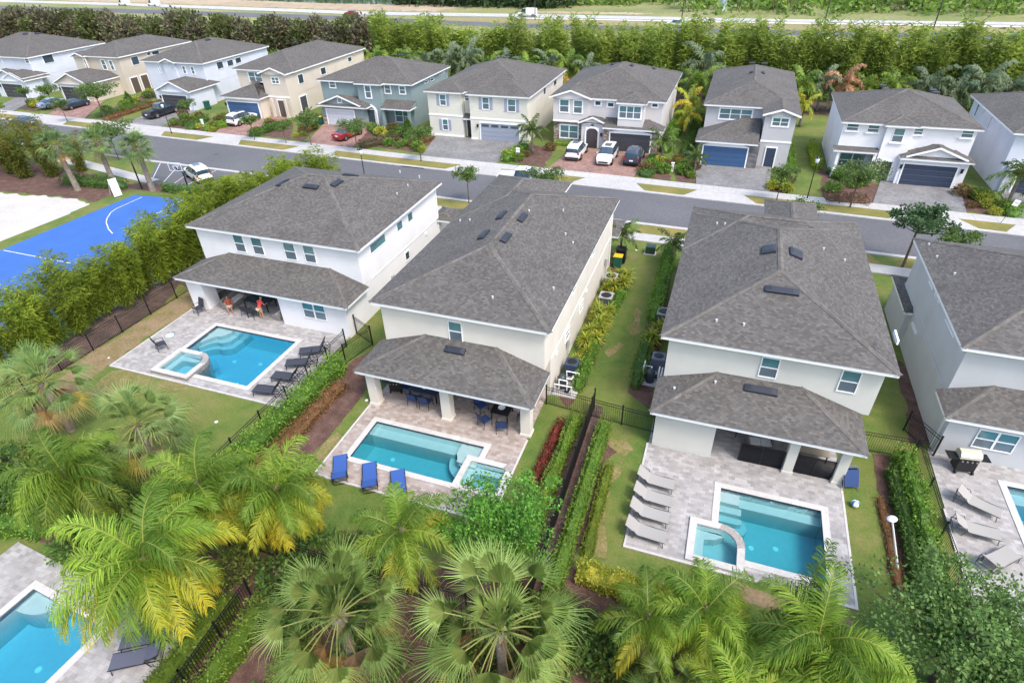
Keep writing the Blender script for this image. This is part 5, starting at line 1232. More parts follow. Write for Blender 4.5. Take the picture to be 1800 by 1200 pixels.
# ================================================================ LAMPS AND SIGNS
def lamp_post():
    t = thing('street_lamp', '', ''); m = MB(); m.tube([(0, 0, 0), (0, 0, .5), (0, 0, 4.1)], [.09, .06, .045], 8); m.build('pole', BLACK, t)
    m = MB(); m.lathe([(.001, 4.1), (.16, 4.16), (.22, 4.45), (.19, 4.68), (.001, 4.82)], n=12); m.build('globe', pmat('lamp_globe', (.75, .78, .85), .35), t, True)
    m = MB(); m.lathe([(.20, 4.66), (.24, 4.7), (.1, 4.86), (.01, 4.95)], n=12); m.build('cap', BLACK, t); return t
LG = 'black street lamps with white globes'
inst('lamp', lamp_post, 'black street lamp with white globe beyond the roof of the white house', 'street lamp', (-36.2, 53.6, .1), 0, .92, LG)
inst('lamp', lamp_post, 'black street lamp on the verge beside the white house with navy garage', 'street lamp', (8.55, 63.4, .1), 0, .86, LG)
inst('lamp', lamp_post, 'black street lamp at the kerb beside the black pickup', 'street lamp', (-75.0, 65.3, .1), 0, .86, LG)
def white_lamp():
    t = thing('garden_lamp', '', ''); m = MB(); m.tube([(0, 0, 0), (0, 0, 3.1)], [.05, .035], 8); m.build('pole', WHITE_P, t)
    m = MB(); m.lathe([(.001, 3.08), (.17, 3.10), (.2, 3.14), (.17, 3.18), (.001, 3.20)], n=16); m.build('lamp_head', pmat('lamp_globe', (.75, .78, .85), .35), t, True); return t
inst('wlamp', white_lamp, 'thin white lamp pole with flat round head by the right hedge', 'lamp', (10.2, 19.8, 0), 0, 1, None, (-.06, -.36))
def hw_lamp():
    t = thing('highway_lamp', '', ''); m = MB(); m.tube([(0, 0, 0), (0, 0, 11)], [.16, .1], 6); m.build('pole', pmat('dark_pole', (.04, .035, .035), .6), t)
    m = MB(); m.tube([(0, 0, 11), (-.6, 0, 11.4), (-2.2, 0, 11.6)], .08, 5); m.build('arm', MATS['dark_pole'], t); return t
for lab, x, y in (('tall dark lamp mast on the highway median, rightmost', 40.5, 177), ('tall dark lamp mast on the highway median above the grey house', 17.5, 179), ('tall dark lamp mast beyond the highway, left of the pale monopole', -17, 184), ('tall dark lamp mast beyond the bamboo near the white box van', -59, 187)):
    inst('hwl', hw_lamp, lab, 'lamp mast', (x, y, 0), 0, 1, 'highway lamp masts')
def mono():
    t = thing('utility_monopole', '', ''); m = MB(); m.tube([(0, 0, 0), (0, 0, 30)], [1.0, .7], 12); m.build('shaft', pmat('pale_blue_steel', (.35, .45, .5), .5), t)
    m = MB(); m.lathe([(1.5, 0), (1.5, .3), (1.0, .35)], n=12); m.build('base', CONC, t); return t
inst('mono', mono, 'thick pale blue steel monopole beyond the highway', 'utility pole', (-8.0, 213, 0))
def sign():
    t = thing('street_sign', '', ''); m = MB(); m.tube([(0, 0, 0), (0, 0, 2.3)], .025, 5); m.build('post', FRAME_G, t)
    m = MB(); m.box(-.24, .24, -.04, -.025, 1.75, 2.3); m.box(-.18, .18, -.045, -.04, 2.02, 2.06, 1); m.build('panel', [WHITE_P, pmat('sign_ink', (.1, .12, .1), .6)], t); return t
inst('sign', sign, 'white sign on a thin post by the brick driveway with three cars', 'sign', (-22.5, 64.6, .1), 0, 1, 'white street signs')
inst('sign', sign, 'white sign on a leaning post at the right verge', 'sign', (24.6, 61.7, .1), 0, 1, 'white street signs', tilt=(0, .22))
def hoop():
    t = thing('basketball_hoop', '', ''); m = MB(); m.tube([(0, 0, 0), (0, 0, 2.2), (0, -.9, 3.0)], .09, 8); m.build('pole', BLACK, t)
    m = MB()
    for bx in ((-.92, .92, 2.7, 2.76), (-.92, .92, 3.7, 3.76), (-.92, -.86, 2.76, 3.7), (.86, .92, 2.76, 3.7), (-.32, .32, 3.28, 3.33), (-.32, -.27, 2.9, 3.28), (.27, .32, 2.9, 3.28)): m.box(bx[0], bx[1], -1.02, -.98, bx[2], bx[3])
    m.build('backboard_frame', pmat('pale_blue_frame', (.6, .68, .78), .5), t)
    m = MB(); m.lathe([(.22, 2.93), (.24, 2.95), (.22, 2.97)], 0, -1.32, 12); m.build('rim', RD, t)
    m = MB(); m.tube([(0, -.4, 2.6), (0, -.98, 3.2)], .05, 6); m.build('brace', BLACK, t); return t
inst('hoop', hoop, 'basketball hoop with open framed backboard at the parking end of the blue court', 'basketball hoop', (-56.2, 48.6, 0), R(8), .86)
def goal():
    t = thing('rebound_board', '', ''); m = MB(); m.box(-.75, .75, -.04, 0, .15, 2.3); m.build('panel', WHITE_P, t)
    for s in (-1, 1):
        m = MB(); m.tube([(s*.65, 0, 2.2), (s*.65, 1.3, 0)], .035, 5); m.build('brace', WHITE_P, t)
    return t
inst('goal', goal, 'white upright rebound board at the far left corner of the blue court', 'board', (-61.9, 44.4, 0), R(70), (.55, 1, .9))
def pole1():
    t = thing('light_pole', '', ''); m = MB(); m.tube([(0, 0, 0), (0, 0, 3.6)], .08, 7); m.build('pole', BLACK, t); m = MB(); m.box(-.2, .2, -.2, .2, 3.6, 3.75); m.build('head', BLACK, t); return t
inst('pole1', pole1, 'dark pole under the rightmost palm beside the court', 'pole', (-61.3, 47.0, 0))

# ================================================================ POOL FURNITURE
def bars(t, paths, r, mat, name='frame'):
    m = MB()
    for p in paths: m.tube(p, r, 5)
    return m.build(name, mat, t)
def lounger(fab, fr, wid=.66, back=.75, curved=True, bl=.72):
    """chaise: feet at -X end, head at +X end; sling seat, raised back, tube frame"""
    def b():
        t = thing('sun_lounger', '', ''); L = 1.25; z = .34; w = wid/2
        c, s = math.cos(back), math.sin(back); hx, hz = L*.5+bl*c, z+bl*s
        for sy in (-1, 1): bars(t, [[(-L*.5-.02, sy*w, z), (L*.5+.62, sy*w, z-.02)], [(L*.5, sy*w, z), (hx, sy*w, hz)]], .022, fr, 'rail')
        for x in (-L*.5+.1, L*.5+.1):
            for sy in (-1, 1): bars(t, [[(x, sy*w, z), (x-.06 if x < 0 else x+.1, sy*w, 0)]], .02, fr, 'leg')
        bars(t, [[(L*.5+.6, -w, z-.02), (L*.5+.6, w, z-.02)], [(L*.5+.6, -w, z-.02), (L*.5+.52, -w, 0), (L*.5+.52, w, 0), (L*.5+.6, w, z-.02)], [(L*.5+.45, -w*.7, z), (hx-.2, -w*.7, hz-.25)], [(L*.5+.45, w*.7, z), (hx-.2, w*.7, hz-.25)]], .018, fr, 'back_support')
        if curved:
            for sy in (-1, 1): bars(t, [[(L*.5+.05, sy*w, z+.02), (L*.5+.15, sy*(w+.03), z+.22), (L*.5+.5, sy*(w+.03), z+.22), (L*.5+.55, sy*w, z)]], .018, fr, 'armrest')
        m = MB(); n = 6
        for i in range(n):
            x0, x1 = -L*.5+L*i/n, -L*.5+L*(i+1)/n; d0, d1 = -.03*math.sin(PI*i/n), -.03*math.sin(PI*(i+1)/n)
            m.face([(x0, -w, z+.02+d0), (x1, -w, z+.02+d1), (x1, w, z+.02+d1), (x0, w, z+.02+d0)]); m.face([(x0, -w, z+.005+d0), (x0, w, z+.005+d0), (x1, w, z+.005+d1), (x1, -w, z+.005+d1)])
        m.build('seat', fab, t)
        m = MB(); nx, nz = -s*.02, c*.02
        m.face([(L*.5, -w, z+.02), (hx, -w, hz+.02), (hx, w, hz+.02), (L*.5, w, z+.02)]); m.face([(L*.5-nx, -w, z+.0), (L*.5-nx, w, z+.0), (hx+.01, w, hz), (hx+.01, -w, hz)])
        m.build('backrest', fab, t)
        return t
    return b
G1 = 'charcoal loungers on the left pool deck'
for i, (x, y, a, lab) in enumerate(((-24.05, 25.75, 30, 'charcoal mesh lounger farthest from the camera beside the left pool, back upright'), (-24.1, 24.35, 26, 'charcoal mesh lounger beside the left pool, second nearest the house'), (-24.05, 22.85, 8, 'charcoal mesh lounger beside the left pool, second nearest the lawn'), (-24.3, 21.4, 10, 'charcoal mesh lounger nearest the lawn corner of the left deck'))):
    inst('lch', lounger(CHAR, BLACK, back=1.0, bl=.78), lab, 'lounger', (x, y, .06), R(a), 1.08, G1)
G2 = 'blue loungers along the narrow pool'
for x, lab in ((-16.4, 'blue padded lounger at the left, partly under palm fronds'), (-14.62, 'blue padded lounger in the middle of the three at the narrow pool'), (-12.95, 'blue padded lounger on the right of the three at the narrow pool')):
    inst('lbl', lounger(BLUE, BLACK, wid=.72, back=.42, bl=.78), lab, 'lounger', (x, 17.5, .06), R(-58), 1, G2)
G3 = 'taupe loungers on the pale deck'
for i, (y, lab) in enumerate(((21.45, 'taupe lounger nearest the pale house wall'), (20.35, 'taupe lounger second from the pale house wall'), (19.33, 'taupe lounger third from the pale house wall'), (18.2, 'taupe lounger nearest the lawn edge of the pale deck'))):
    inst('lta', lounger(TAUPE, FRAME_G, wid=.70, back=.62), lab, 'lounger', (-.18, y, .06), R(180-4), 1, G3)
G4 = 'taupe loungers at the right edge'
for x, y, a, lab in ((14.45, 24.6, 155, 'taupe lounger nearest the grill on the right-hand deck'), (14.0, 23.0, 176, 'taupe lounger in the middle of the right-hand deck'), (14.45, 21.75, 222, 'taupe lounger turned diagonally on the right-hand deck')):
    inst('lta', lounger(TAUPE, FRAME_G), lab, 'lounger', (x, y, .06), R(a), 1, G4)
for x, y, lab in ((-18.95, 6.75, 'slate lounger nearer the corner pool, fronds hanging over it'), (-18.65, 6.0, 'slate lounger beside the first at the bottom left deck')):
    inst('lsl', lounger(pmat('slate_mesh', (.085, .09, .13), .7), BLACK, wid=.68, back=.5), lab, 'lounger', (x, y, .06), R(32), 1, 'slate loungers by the corner pool')
def armchair(fab, fr):
    def b():
        t = thing('patio_chair', '', ''); z = .42; w = .28
        for sx in (-1, 1):
            bars(t, [[(sx*w, -.26, 0), (sx*w, -.24, .62), (sx*w, .22, .64), (sx*w, .30, 0)]], .018, fr, 'arm_frame')
        m = MB(); m.box(-w+.02, w-.02, -.26, .24, z-.02, z+.01); m.build('seat', fab, t)
        m = MB(); P = [(-w+.02, .22, z), (w-.02, .22, z), (w-.02, .40, .98), (-w+.02, .40, .98)]; m.face(P); m.face([(x, y+.02, zz) for x, y, zz in P][::-1]); m.build('backrest', fab, t)
        bars(t, [[(-w, .22, z), (-w, .40, .98), (w, .40, .98), (w, .22, z)]], .018, fr, 'back_frame'); return t
    return b
CH = armchair(CHAR, BLACK); BC = armchair(NAVY, BLACK)
inst('cch', CH, 'black mesh patio chair against the wall of the white house', 'chair', (-35.3, 27.75, .06), R(-15), 1.1, 'black patio chairs')
inst('cch', CH, 'black mesh patio chair alone beside the raised hot tub', 'chair', (-34.35, 23.2, .06), R(150), 1.1, 'black patio chairs')
for x, y, a, lab in ((-31.6, 28.6, 180, 'black patio chair in front of the dining table, left of the man in red'), (-30.9, 28.5, 175, 'black patio chair at the dining table beside the man in red'), (-31.9, 31.2, 0, 'black patio chair behind the dining table under the lower roof'), (-33.2, 31.0, 40, 'black patio chair in the back left corner of the white house patio')):
    inst('cch', CH, lab, 'chair', (x, y, .06), R(a), 1, 'black patio chairs')
def table(l, w_, h_, top, leg, name='patio_table'):
    def b():
        t = thing(name, '', ''); m = MB(); m.box(-l/2, l/2, -w_/2, w_/2, h_-.04, h_); m.build('tabletop', top, t)
        for sx in (-1, 1):
            for sy in (-1, 1):
                m = MB(); m.box(sx*(l/2-.08)-.03, sx*(l/2-.08)+.03, sy*(w_/2-.08)-.03, sy*(w_/2-.08)+.03, 0, h_-.04); m.build('leg', leg, t)
        return t
    return b
TG = pmat('dark_glass_top', (.03, .05, .06), .15); FT = pmat('fire_table_black', (.015, .015, .018), .4)
inst('tb1', table(2.2, 1.1, .74, TG, BLACK), 'dark glass dining table on the patio of the white house', 'table', (-31.3, 29.8, .06))
inst('tb2', table(1.9, 1.1, .72, pmat('navy_top', (.03, .05, .10), .3), BLACK), 'dark dining table between the left and middle patio columns', 'table', (-14.6, 24.2, .06))
inst('tb3', table(1.1, 1.1, .55, FT, FT), 'square black fire table between the blue chairs', 'table', (-9.65, 24.0, .06))
for x, y, a, lab in ((-15.0, 23.35, 180, 'blue chair on the pool side of the dark table, left'), (-14.2, 23.3, 180, 'blue chair on the pool side of the dark table, right'), (-15.9, 24.2, 90, 'blue chair at the left end of the dark dining table'), (-13.3, 24.1, -90, 'blue chair at the right end of the dark dining table'), (-14.9, 25.3, 0, 'blue chair behind the dark dining table'),
        (-10.95, 24.0, 60, 'blue chair left of the black fire table'), (-10.3, 22.9, 150, 'blue chair on the pool side of the fire table, left'), (-9.2, 22.75, 195, 'blue chair on the pool side of the fire table, right'), (-8.35, 24.0, -90, 'blue chair right of the fire table behind the corner column'), (-10.7, 25.2, 20, 'blue chair behind the fire table on the left'), (-9.3, 25.4, -5, 'blue chair behind the fire table in the middle')):
    inst('cbl', BC, lab, 'chair', (x, y, .06), R(a), 1.08, 'navy chairs on the middle patio')
def bowl():
    t = thing('bowl', '', ''); m = MB(); m.lathe([(.001, .0), (.1, .01), (.2, .08), (.18, .09), (.001, .03)], n=12); m.build('dish', WHITE_P, t); return t
inst('bowl', bowl, 'white round bowl on the dark dining table', 'bowl', (-14.6, 24.1, .78), 0, 1, 'white bowls on tables'); inst('bowl', bowl, 'white round bowl on the black fire table', 'bowl', (-9.65, 23.95, .61), 0, 1.1, 'white bowls on tables')
def grill(lid, open_=False):
    def b():
        t = thing('gas_grill', '', ''); m = MB(); m.box(-.38, .38, -.25, .25, .15, .82); m.build('cabinet', BLACK, t)
        m = MB(); P = [(-.26, .0), (-.26, .14), (-.14, .30), (.10, .32), (.24, .16), (.26, 0)]
        for i in range(len(P)-1): m.face([(-.42, P[i][0], .86+P[i][1]), (.42, P[i][0], .86+P[i][1]), (.42, P[i+1][0], .86+P[i+1][1]), (-.42, P[i+1][0], .86+P[i+1][1])][::-1])
        for x in (-.42, .42): m.face([(x, y, .86+z) for y, z in P])
        m.build('lid', lid, t)
        for sx in (-1, 1):
            m = MB(); m.box(sx*.62-.2, sx*.62+.2, -.24, .24, .80, .84); m.build('side_shelf', BLACK, t)
            m = MB(); m.lathe([(.0, -.03), (.09, -.03), (.09, .03), (0, .03)], n=10); m.xf(Matrix.Translation((sx*.34, -.26, .09)) @ Matrix.Rotation(PI/2, 4, 'Y')); m.build('wheel', RUBBER, t)
        for k in range(4):
            m = MB(); m.box(-.3+k*.19, -.24+k*.19, -.29, -.25, .7, .76); m.build('control_knob', CHROME, t)
        m = MB(); m.tube([(-.3, -.30, .95), (.3, -.30, .95)], .015, 5); m.build('handle', CHROME, t); return t
    return b
inst('gr1', grill(pmat('cream_steel', (.62, .58, .46), .3, .3)), 'gas grill with pale steel lid by the wall of the grey-blue house', 'grill', (14.1, 27.25, .06), R(8), 1.15)
inst('gr2', grill(BLACK), 'black gas grill beside the left column of the middle patio', 'grill', (-16.6, 24.1, .06), R(15))
inst('gr2', grill(BLACK), 'black gas grill at the back wall of the white house patio', 'grill', (-33.7, 31.4, .06), R(0))
def sofa(l=1.9, col=None):
    def b():
        t = thing('outdoor_sofa', '', ''); f = pmat('wicker_grey', (.22, .2, .19), .9, noise_s=20, noise_a=.3)
        m = MB(); m.box(-l/2, l/2, -.4, .4, .05, .32); m.build('base', f, t, bevel=.03)
        m = MB(); m.box(-l/2, l/2, .25, .42, .33, .8); m.build('backrest', f, t, bevel=.04)
        for s in (-1, 1):
            m = MB(); m.box(s*(l/2-.06)-.08, s*(l/2-.06)+.08, -.4, .24, .33, .58); m.build('arm', f, t, bevel=.03)
            m = MB(); m.box(min(0, s*(l/2-.16))+.01, max(0, s*(l/2-.16))-.01, -.4, .23, .34, .48); m.build('cushion', pmat('pale_cushion', (.6, .6, .6), .9), t, bevel=.05)
        return t
    return b
inst('sofa', sofa(), 'grey wicker sofa with pale cushions at the left end of the white house patio', 'sofa', (-33.6, 29.6, .06), R(90)); inst('sofa', sofa(), 'grey wicker seat with pale cushions beside the lower window of the white house', 'sofa', (-28.9, 29.2, .06), R(-95), (.65, .8, .8))
inst('sofa', sofa(), 'pale cushioned seat behind the dark screen of the pale house', 'sofa', (4.4, 25.9, .06), R(10), (.7, .9, .9)); inst('tb4', table(1.5, .9, .5, pmat('tan_top', (.3, .26, .2), .7), BLACK), 'tan low table behind the right screen of the pale house patio', 'table', (7.0, 26.0, .06))
def flowers():
    t = thing('flower_vase', '', ''); m = MB(); m.lathe([(.05, 0), (.09, .1), (.05, .25)], n=8); m.build('vase', WHITE_P, t); m = MB(); r = random.Random(3); leafcloud(m, r, (0, 0, .42), (.28, .28, .22), 160, .12, .09, [(.4, .02, .03), (.3, .02, .02), (.05, .1, .02)], 0); m.build('flowers', LEAF, t); return t
inst('flw', flowers, 'vase of red flowers inside the patio of the pale house', 'flowers', (3.45, 26.5, .75), 0, 1.3); inst('tb2', table(1.9, 1.1, .72, TG, BLACK), 'dark table carrying red flowers in the pale house patio', 'table', (3.7, 26.5, .06), 0, (.6, .7, 1))
# dark insect-screen panels in the patio openings of the pale house
sm = bpy.data.materials.new('insect_screen'); sm.use_nodes = True; t_ = sm.node_tree; o_ = t_.nodes['Material Output']; tr_ = N(t_, 'ShaderNodeBsdfTransparent'); df_ = N(t_, 'ShaderNodeBsdfDiffuse'); df_.inputs[0].default_value = (.02, .02, .024, 1); mx_ = N(t_, 'ShaderNodeMixShader'); mx_.inputs[0].default_value = .62
t_.links.new(tr_.outputs[0], mx_.inputs[1]); t_.links.new(df_.outputs[0], mx_.inputs[2]); t_.links.new(mx_.outputs[0], o_.inputs[0])
for x0, x1, lab in ((3.35, 5.5, 'dark insect screen left of the corner column at the pale house'), (6.0, 7.84, 'dark insect screen in the right-hand opening of the pale house')):
    t = thing('patio_screen', lab, 'screen', (x0, 24.5, 0), 'dark patio screens'); m = MB(); m.box(x0, x1, 24.49, 24.5, .07, 1.25); m.build('mesh', sm, t)
    m = MB()
    for bx in ((x0, x1, .06, .11), (x0, x1, 1.25, 1.29), (x0, x0+.05, .11, 1.25), (x1-.05, x1, .11, 1.25), ((x0+x1)/2-.025, (x0+x1)/2+.025, .11, 1.25)): m.box(bx[0], bx[1], 24.47, 24.52, bx[2], bx[3])
    m.build('frame', BLACK, t)
# air conditioners, pool equipment, bins and small objects
def ac():
    t = thing('air_conditioner', '', ''); m = MB(); m.box(-.42, .42, -.42, .42, .06, .82); 
    for i in range(9): m.box(-.43, .43, -.43, .43, .12+i*.075, .145+i*.075)
    m.build('cabinet', pmat('ac_dark', (.09, .10, .11), .6), t); m = MB(); m.box(-.45, .45, -.45, .45, .82, .88); m.build('top_cover', pmat('ac_top', (.30, .30, .30), .5), t)
    m = MB(); m.lathe([(.001, .90), (.34, .89), (.35, .885)], n=18); m.build('fan_grille', BLACK, t); m = MB(); m.box(-.5, .5, -.5, .5, 0, .06); m.build('pad', CONC, t); return t
for lab, x, y in (('air conditioner with dark round fan beside the cream wall of the middle house', -6.45, 37.6), ('air conditioner in the hedge by the eaves of the pale house', -2.1, 36.6), ('air conditioner in the planted gap beside the stone-based house', -6.6, 77.5), ('second air conditioner farther back in the side yard of the middle house', -6.7, 40.6)):
    inst('ac', ac, lab, 'air conditioner', (x, y, 0), 0, 1.1, 'air conditioners')
def pump():
    t = thing('pool_equipment', '', ''); m = MB(); m.lathe([(.25, .1), (.27, .2), (.27, .75), (.18, .92), (.001, .95)], -.25, .15, 12); m.build('filter_tank', pmat('tank_dark', (.03, .04, .05), .4), t, True)
    m = MB(); m.tube([(.15, -.3, .2), (.15, .15, .2)], .13, 8); m.build('pump', BLACK, t)
    for P in ([(-.5, -.45, 0), (-.5, -.45, .7), (.45, -.45, .7), (.45, -.45, 0)], [(-.25, .15, .75), (.3, .15, .75), (.3, .5, .75), (.3, .5, 0)], [(.15, -.3, .3), (.15, -.3, .95), (-.3, -.3, .95), (-.3, -.3, .3)], [(.6, .6, 0), (.6, .6, .9), (-.1, .6, .9), (-.1, .6, .2)]):
        m = MB(); m.tube(P, .04, 6); m.build('pipe', WHITE_P, t)
    m = MB(); m.box(-.65, .7, -.6, .75, 0, .08); m.build('pad', CONC, t); return t
inst('pump', pump, 'white pool pipes and black filter beside the cream house, near the short fence', 'pool equipment', (-6.75, 27.3, 0), 0, 1.1, 'pool equipment sets'); inst('pump', pump, 'white pool pipes and black filter beside the pale house wall', 'pool equipment', (-1.85, 29.9, 0), R(90), 1.05, 'pool equipment sets')
def heater(c):
    def b():
        t = thing('pool_heater', '', ''); m = MB(); m.box(-.42, .42, -.42, .42, .08, 1.0); m.build('cabinet', c, t, bevel=.04); m = MB(); m.lathe([(.001, 1.03), (.3, 1.01), (.31, 1.0)], n=14); m.build('fan_grille', BLACK, t); m = MB(); m.box(-.5, .5, -.5, .5, 0, .08); m.build('pad', CONC, t); return t
    return b
inst('ht1', heater(pmat('heater_navy', (.03, .05, .09), .4)), 'dark blue pool heater beside the corner of the cream house', 'pool heater', (-6.8, 29.0, 0)); inst('ht2', heater(pmat('heater_grey', (.12, .13, .17), .4)), 'grey pool heater under the corner of the pale house', 'pool heater', (-1.75, 31.2, 0))
def bin_(c, lidc):
    def b():
        t = thing('wheelie_bin', '', ''); m = MB(); m.prism([(-.27, -.3), (.27, -.3), (.27, .3), (-.27, .3)], .1, .95); m.build('tub', c, t, bevel=.02); m = MB(); m.box(-.31, .31, -.36, .34, .95, 1.03); m.build('lid', lidc, t, bevel=.02)
        for s in (-1, 1):
            m = MB(); m.lathe([(0, -.03), (.1, -.03), (.1, .03), (0, .03)], n=10); m.xf(Matrix.Translation((s*.28, .26, .1)) @ Matrix.Rotation(PI/2, 4, 'Y')); m.build('wheel', RUBBER, t)
        return t
    return b
GB = pmat('bin_green', (.01, .09, .06), .5); YL = pmat('bin_yellow', (.60, .42, .03), .5)
inst('bin1', bin_(GB, GB), 'green wheeled bin with green lid beside the tan house', 'bin', (-57.4, 75.0, .05), 0, 1.1, 'wheeled bins'); inst('bin2', bin_(GB, YL), 'green wheeled bin with yellow lid beside the sea green house', 'bin', (-56.6, 75.0, .05), 0, 1.1, 'wheeled bins')
inst('bin2', bin_(GB, YL), 'wheeled bin with bright yellow lid beside the cream middle house', 'bin', (-6.8, 43.9, 0), R(90), 1.05, 'wheeled bins'); inst('bin1', bin_(GB, GB), 'green wheeled bin at the corner of the ice blue house', 'bin', (-80.2, 78.2, .05), 0, 1.2, 'wheeled bins'); inst('bin3', bin_(BLACK, BLACK), 'black wheeled bin just beyond the yellow-lidded one', 'bin', (-6.7, 44.8, 0), R(90), 1.3, 'wheeled bins')
def pedestal():
    t = thing('utility_pedestal', '', ''); m = MB(); m.box(-.14, .14, -.14, .14, 0, .95); m.build('cabinet', WHITE_P, t, bevel=.03); m = MB(); m.box(-.17, .17, -.17, .17, .95, 1.02); m.build('cap', WHITE_P, t); return t
inst('ped', pedestal, 'white utility pedestal in the lawn between the stone-based house and grey house', 'utility box', (-5.3, 68.0, 0), 0, 1, 'utility pedestals'); inst('ped', pedestal, 'white utility pedestal on the lawn right of the black pickup', 'utility box', (-73.5, 69.8, 0), 0, 1, 'utility pedestals')
def ubox():
    t = thing('utility_box', '', ''); m = MB(); m.box(-.4, .4, -.35, .35, 0, .7); m.build('cabinet', pmat('box_green', (.02, .05, .035), .5), t, bevel=.04); m = MB(); m.box(-.5, .5, -.45, .45, 0, .06); m.build('pad', CONC, t); return t
inst('ubox', ubox, 'low dark green utility box on the strip of lawn by the near pavement', 'utility box', (-4.6, 47.2, 0))
def cart():
    t = thing('folded_beach_chairs', '', ''); 
    for k in range(3):
        m = MB(); m.box(-.3, .3, -.03+k*.14, .03+k*.14, .25, 1.0); m.xf(Matrix.Rotation(-.5, 4, 'X')); m.build('seat', NAVY if k != 1 else BLACK, t)
        m = MB(); m.tube([(-.33, k*.14, .0), (-.33, k*.14, 1.1), (.33, k*.14, 1.1), (.33, k*.14, 0)], .02, 5); m.xf(Matrix.Rotation(-.5, 4, 'X')); m.build('frame', CHROME, t)
    return t
inst('cart', cart, 'stack of folded blue beach chairs on the grass by the corner column', 'beach chairs', (8.75, 24.0, 0), R(20), 1.15)
def ball():
    t = thing('beach_ball', '', ''); m = MB(); m.lathe([(.001 if i in (0, 8) else .22*math.sin(PI*i/8), .22-.22*math.cos(PI*i/8)) for i in range(9)], n=14, m=0)
    m.m = [1 if (i % 14) in (2, 3, 7, 8, 12, 13) else 0 for i in range(len(m.f))]; m.build('panels', [WHITE_P, pmat('ball_blue', (.03, .2, .45), .4)], t, True); return t
inst('ball', ball, 'white and blue beach ball on the grass beside the folded chairs', 'ball', (8.8, 23.1, 0), 0, .9)
def lid(c):
    def b():
        t = thing('valve_cover', '', ''); m = MB(); m.lathe([(.14, 0), (.14, .03), (.001, .035)], n=10); m.build('lid', c, t); m = MB(); m.lathe([(.17, 0), (.17, .02), (.14, .02)], n=10); m.build('rim', WHITE_P, t); return t
    return b
for lab, x, y in (('small white cover in the lawn below the left pool', -25.5, 18.4), ('small white cover in the brown lawn left of the left deck', -37.2, 21.3), ('small white cover on the grass strip between hedge and middle patio', -18.0, 22.8), ('small pale cover near the corner of the left deck', -34.4, 20.1), ('small white cover in the side lawn below the near pavement', -5.8, 47.4)):
    inst('lid', lid(WHITE_P), lab, 'cover', (x, y, 0), 0, .6, 'white lawn covers')
def mat_():
    t = thing('pool_float', '', ''); m = MB(); m.lathe([(.12, .03), (.2, .08), (.28, .03), (.2, 0), (.12, .03)], n=14); m.build('ring', pmat('pale_float', (.45, .6, .66), .4), t, True); m = MB(); m.lathe([(0, .02), (.13, .02), (.13, .01)], n=12); m.build('base', MATS['pale_float'], t); return t
inst('float', mat_, 'small pale blue ring lying on the left deck', 'pool float', (-35.1, 24.6, .07), 0, 1.2)

# ================================================================ PEOPLE
def skin_body(name, J, E, mat, parent, sub=2):
    """J: joints {name: (xyz, radius)}, E: edges; one continuous skinned surface, root first"""
    ks = list(J); me = bpy.data.meshes.new(name); me.from_pydata([J[k][0] for k in ks], [(ks.index(a), ks.index(b)) for a, b in E], [])
    me.materials.append(mat); o = bpy.data.objects.new(name, me); COL.objects.link(o); o.parent = parent
    md = o.modifiers.new('skin', 'SKIN'); md.use_smooth_shade = True; sd = o.modifiers.new('sub', 'SUBSURF'); sd.levels = 1; sd.render_levels = sub
    if not me.skin_vertices: 
        import bmesh as _b; bm = _b.new(); bm.from_mesh(me); bm.verts.layers.skin.verify(); bm.to_mesh(me); bm.free()
    for i, k in enumerate(ks):
        v = me.skin_vertices[0].data[i]; r = J[k][1]; v.radius = r if isinstance(r, tuple) else (r, r); v.use_root = (i == 0)
    return o
SKIN1 = pmat('skin_light', (.45, .26, .18), .6); SKIN2 = pmat('skin_tan', (.36, .19, .12), .6)
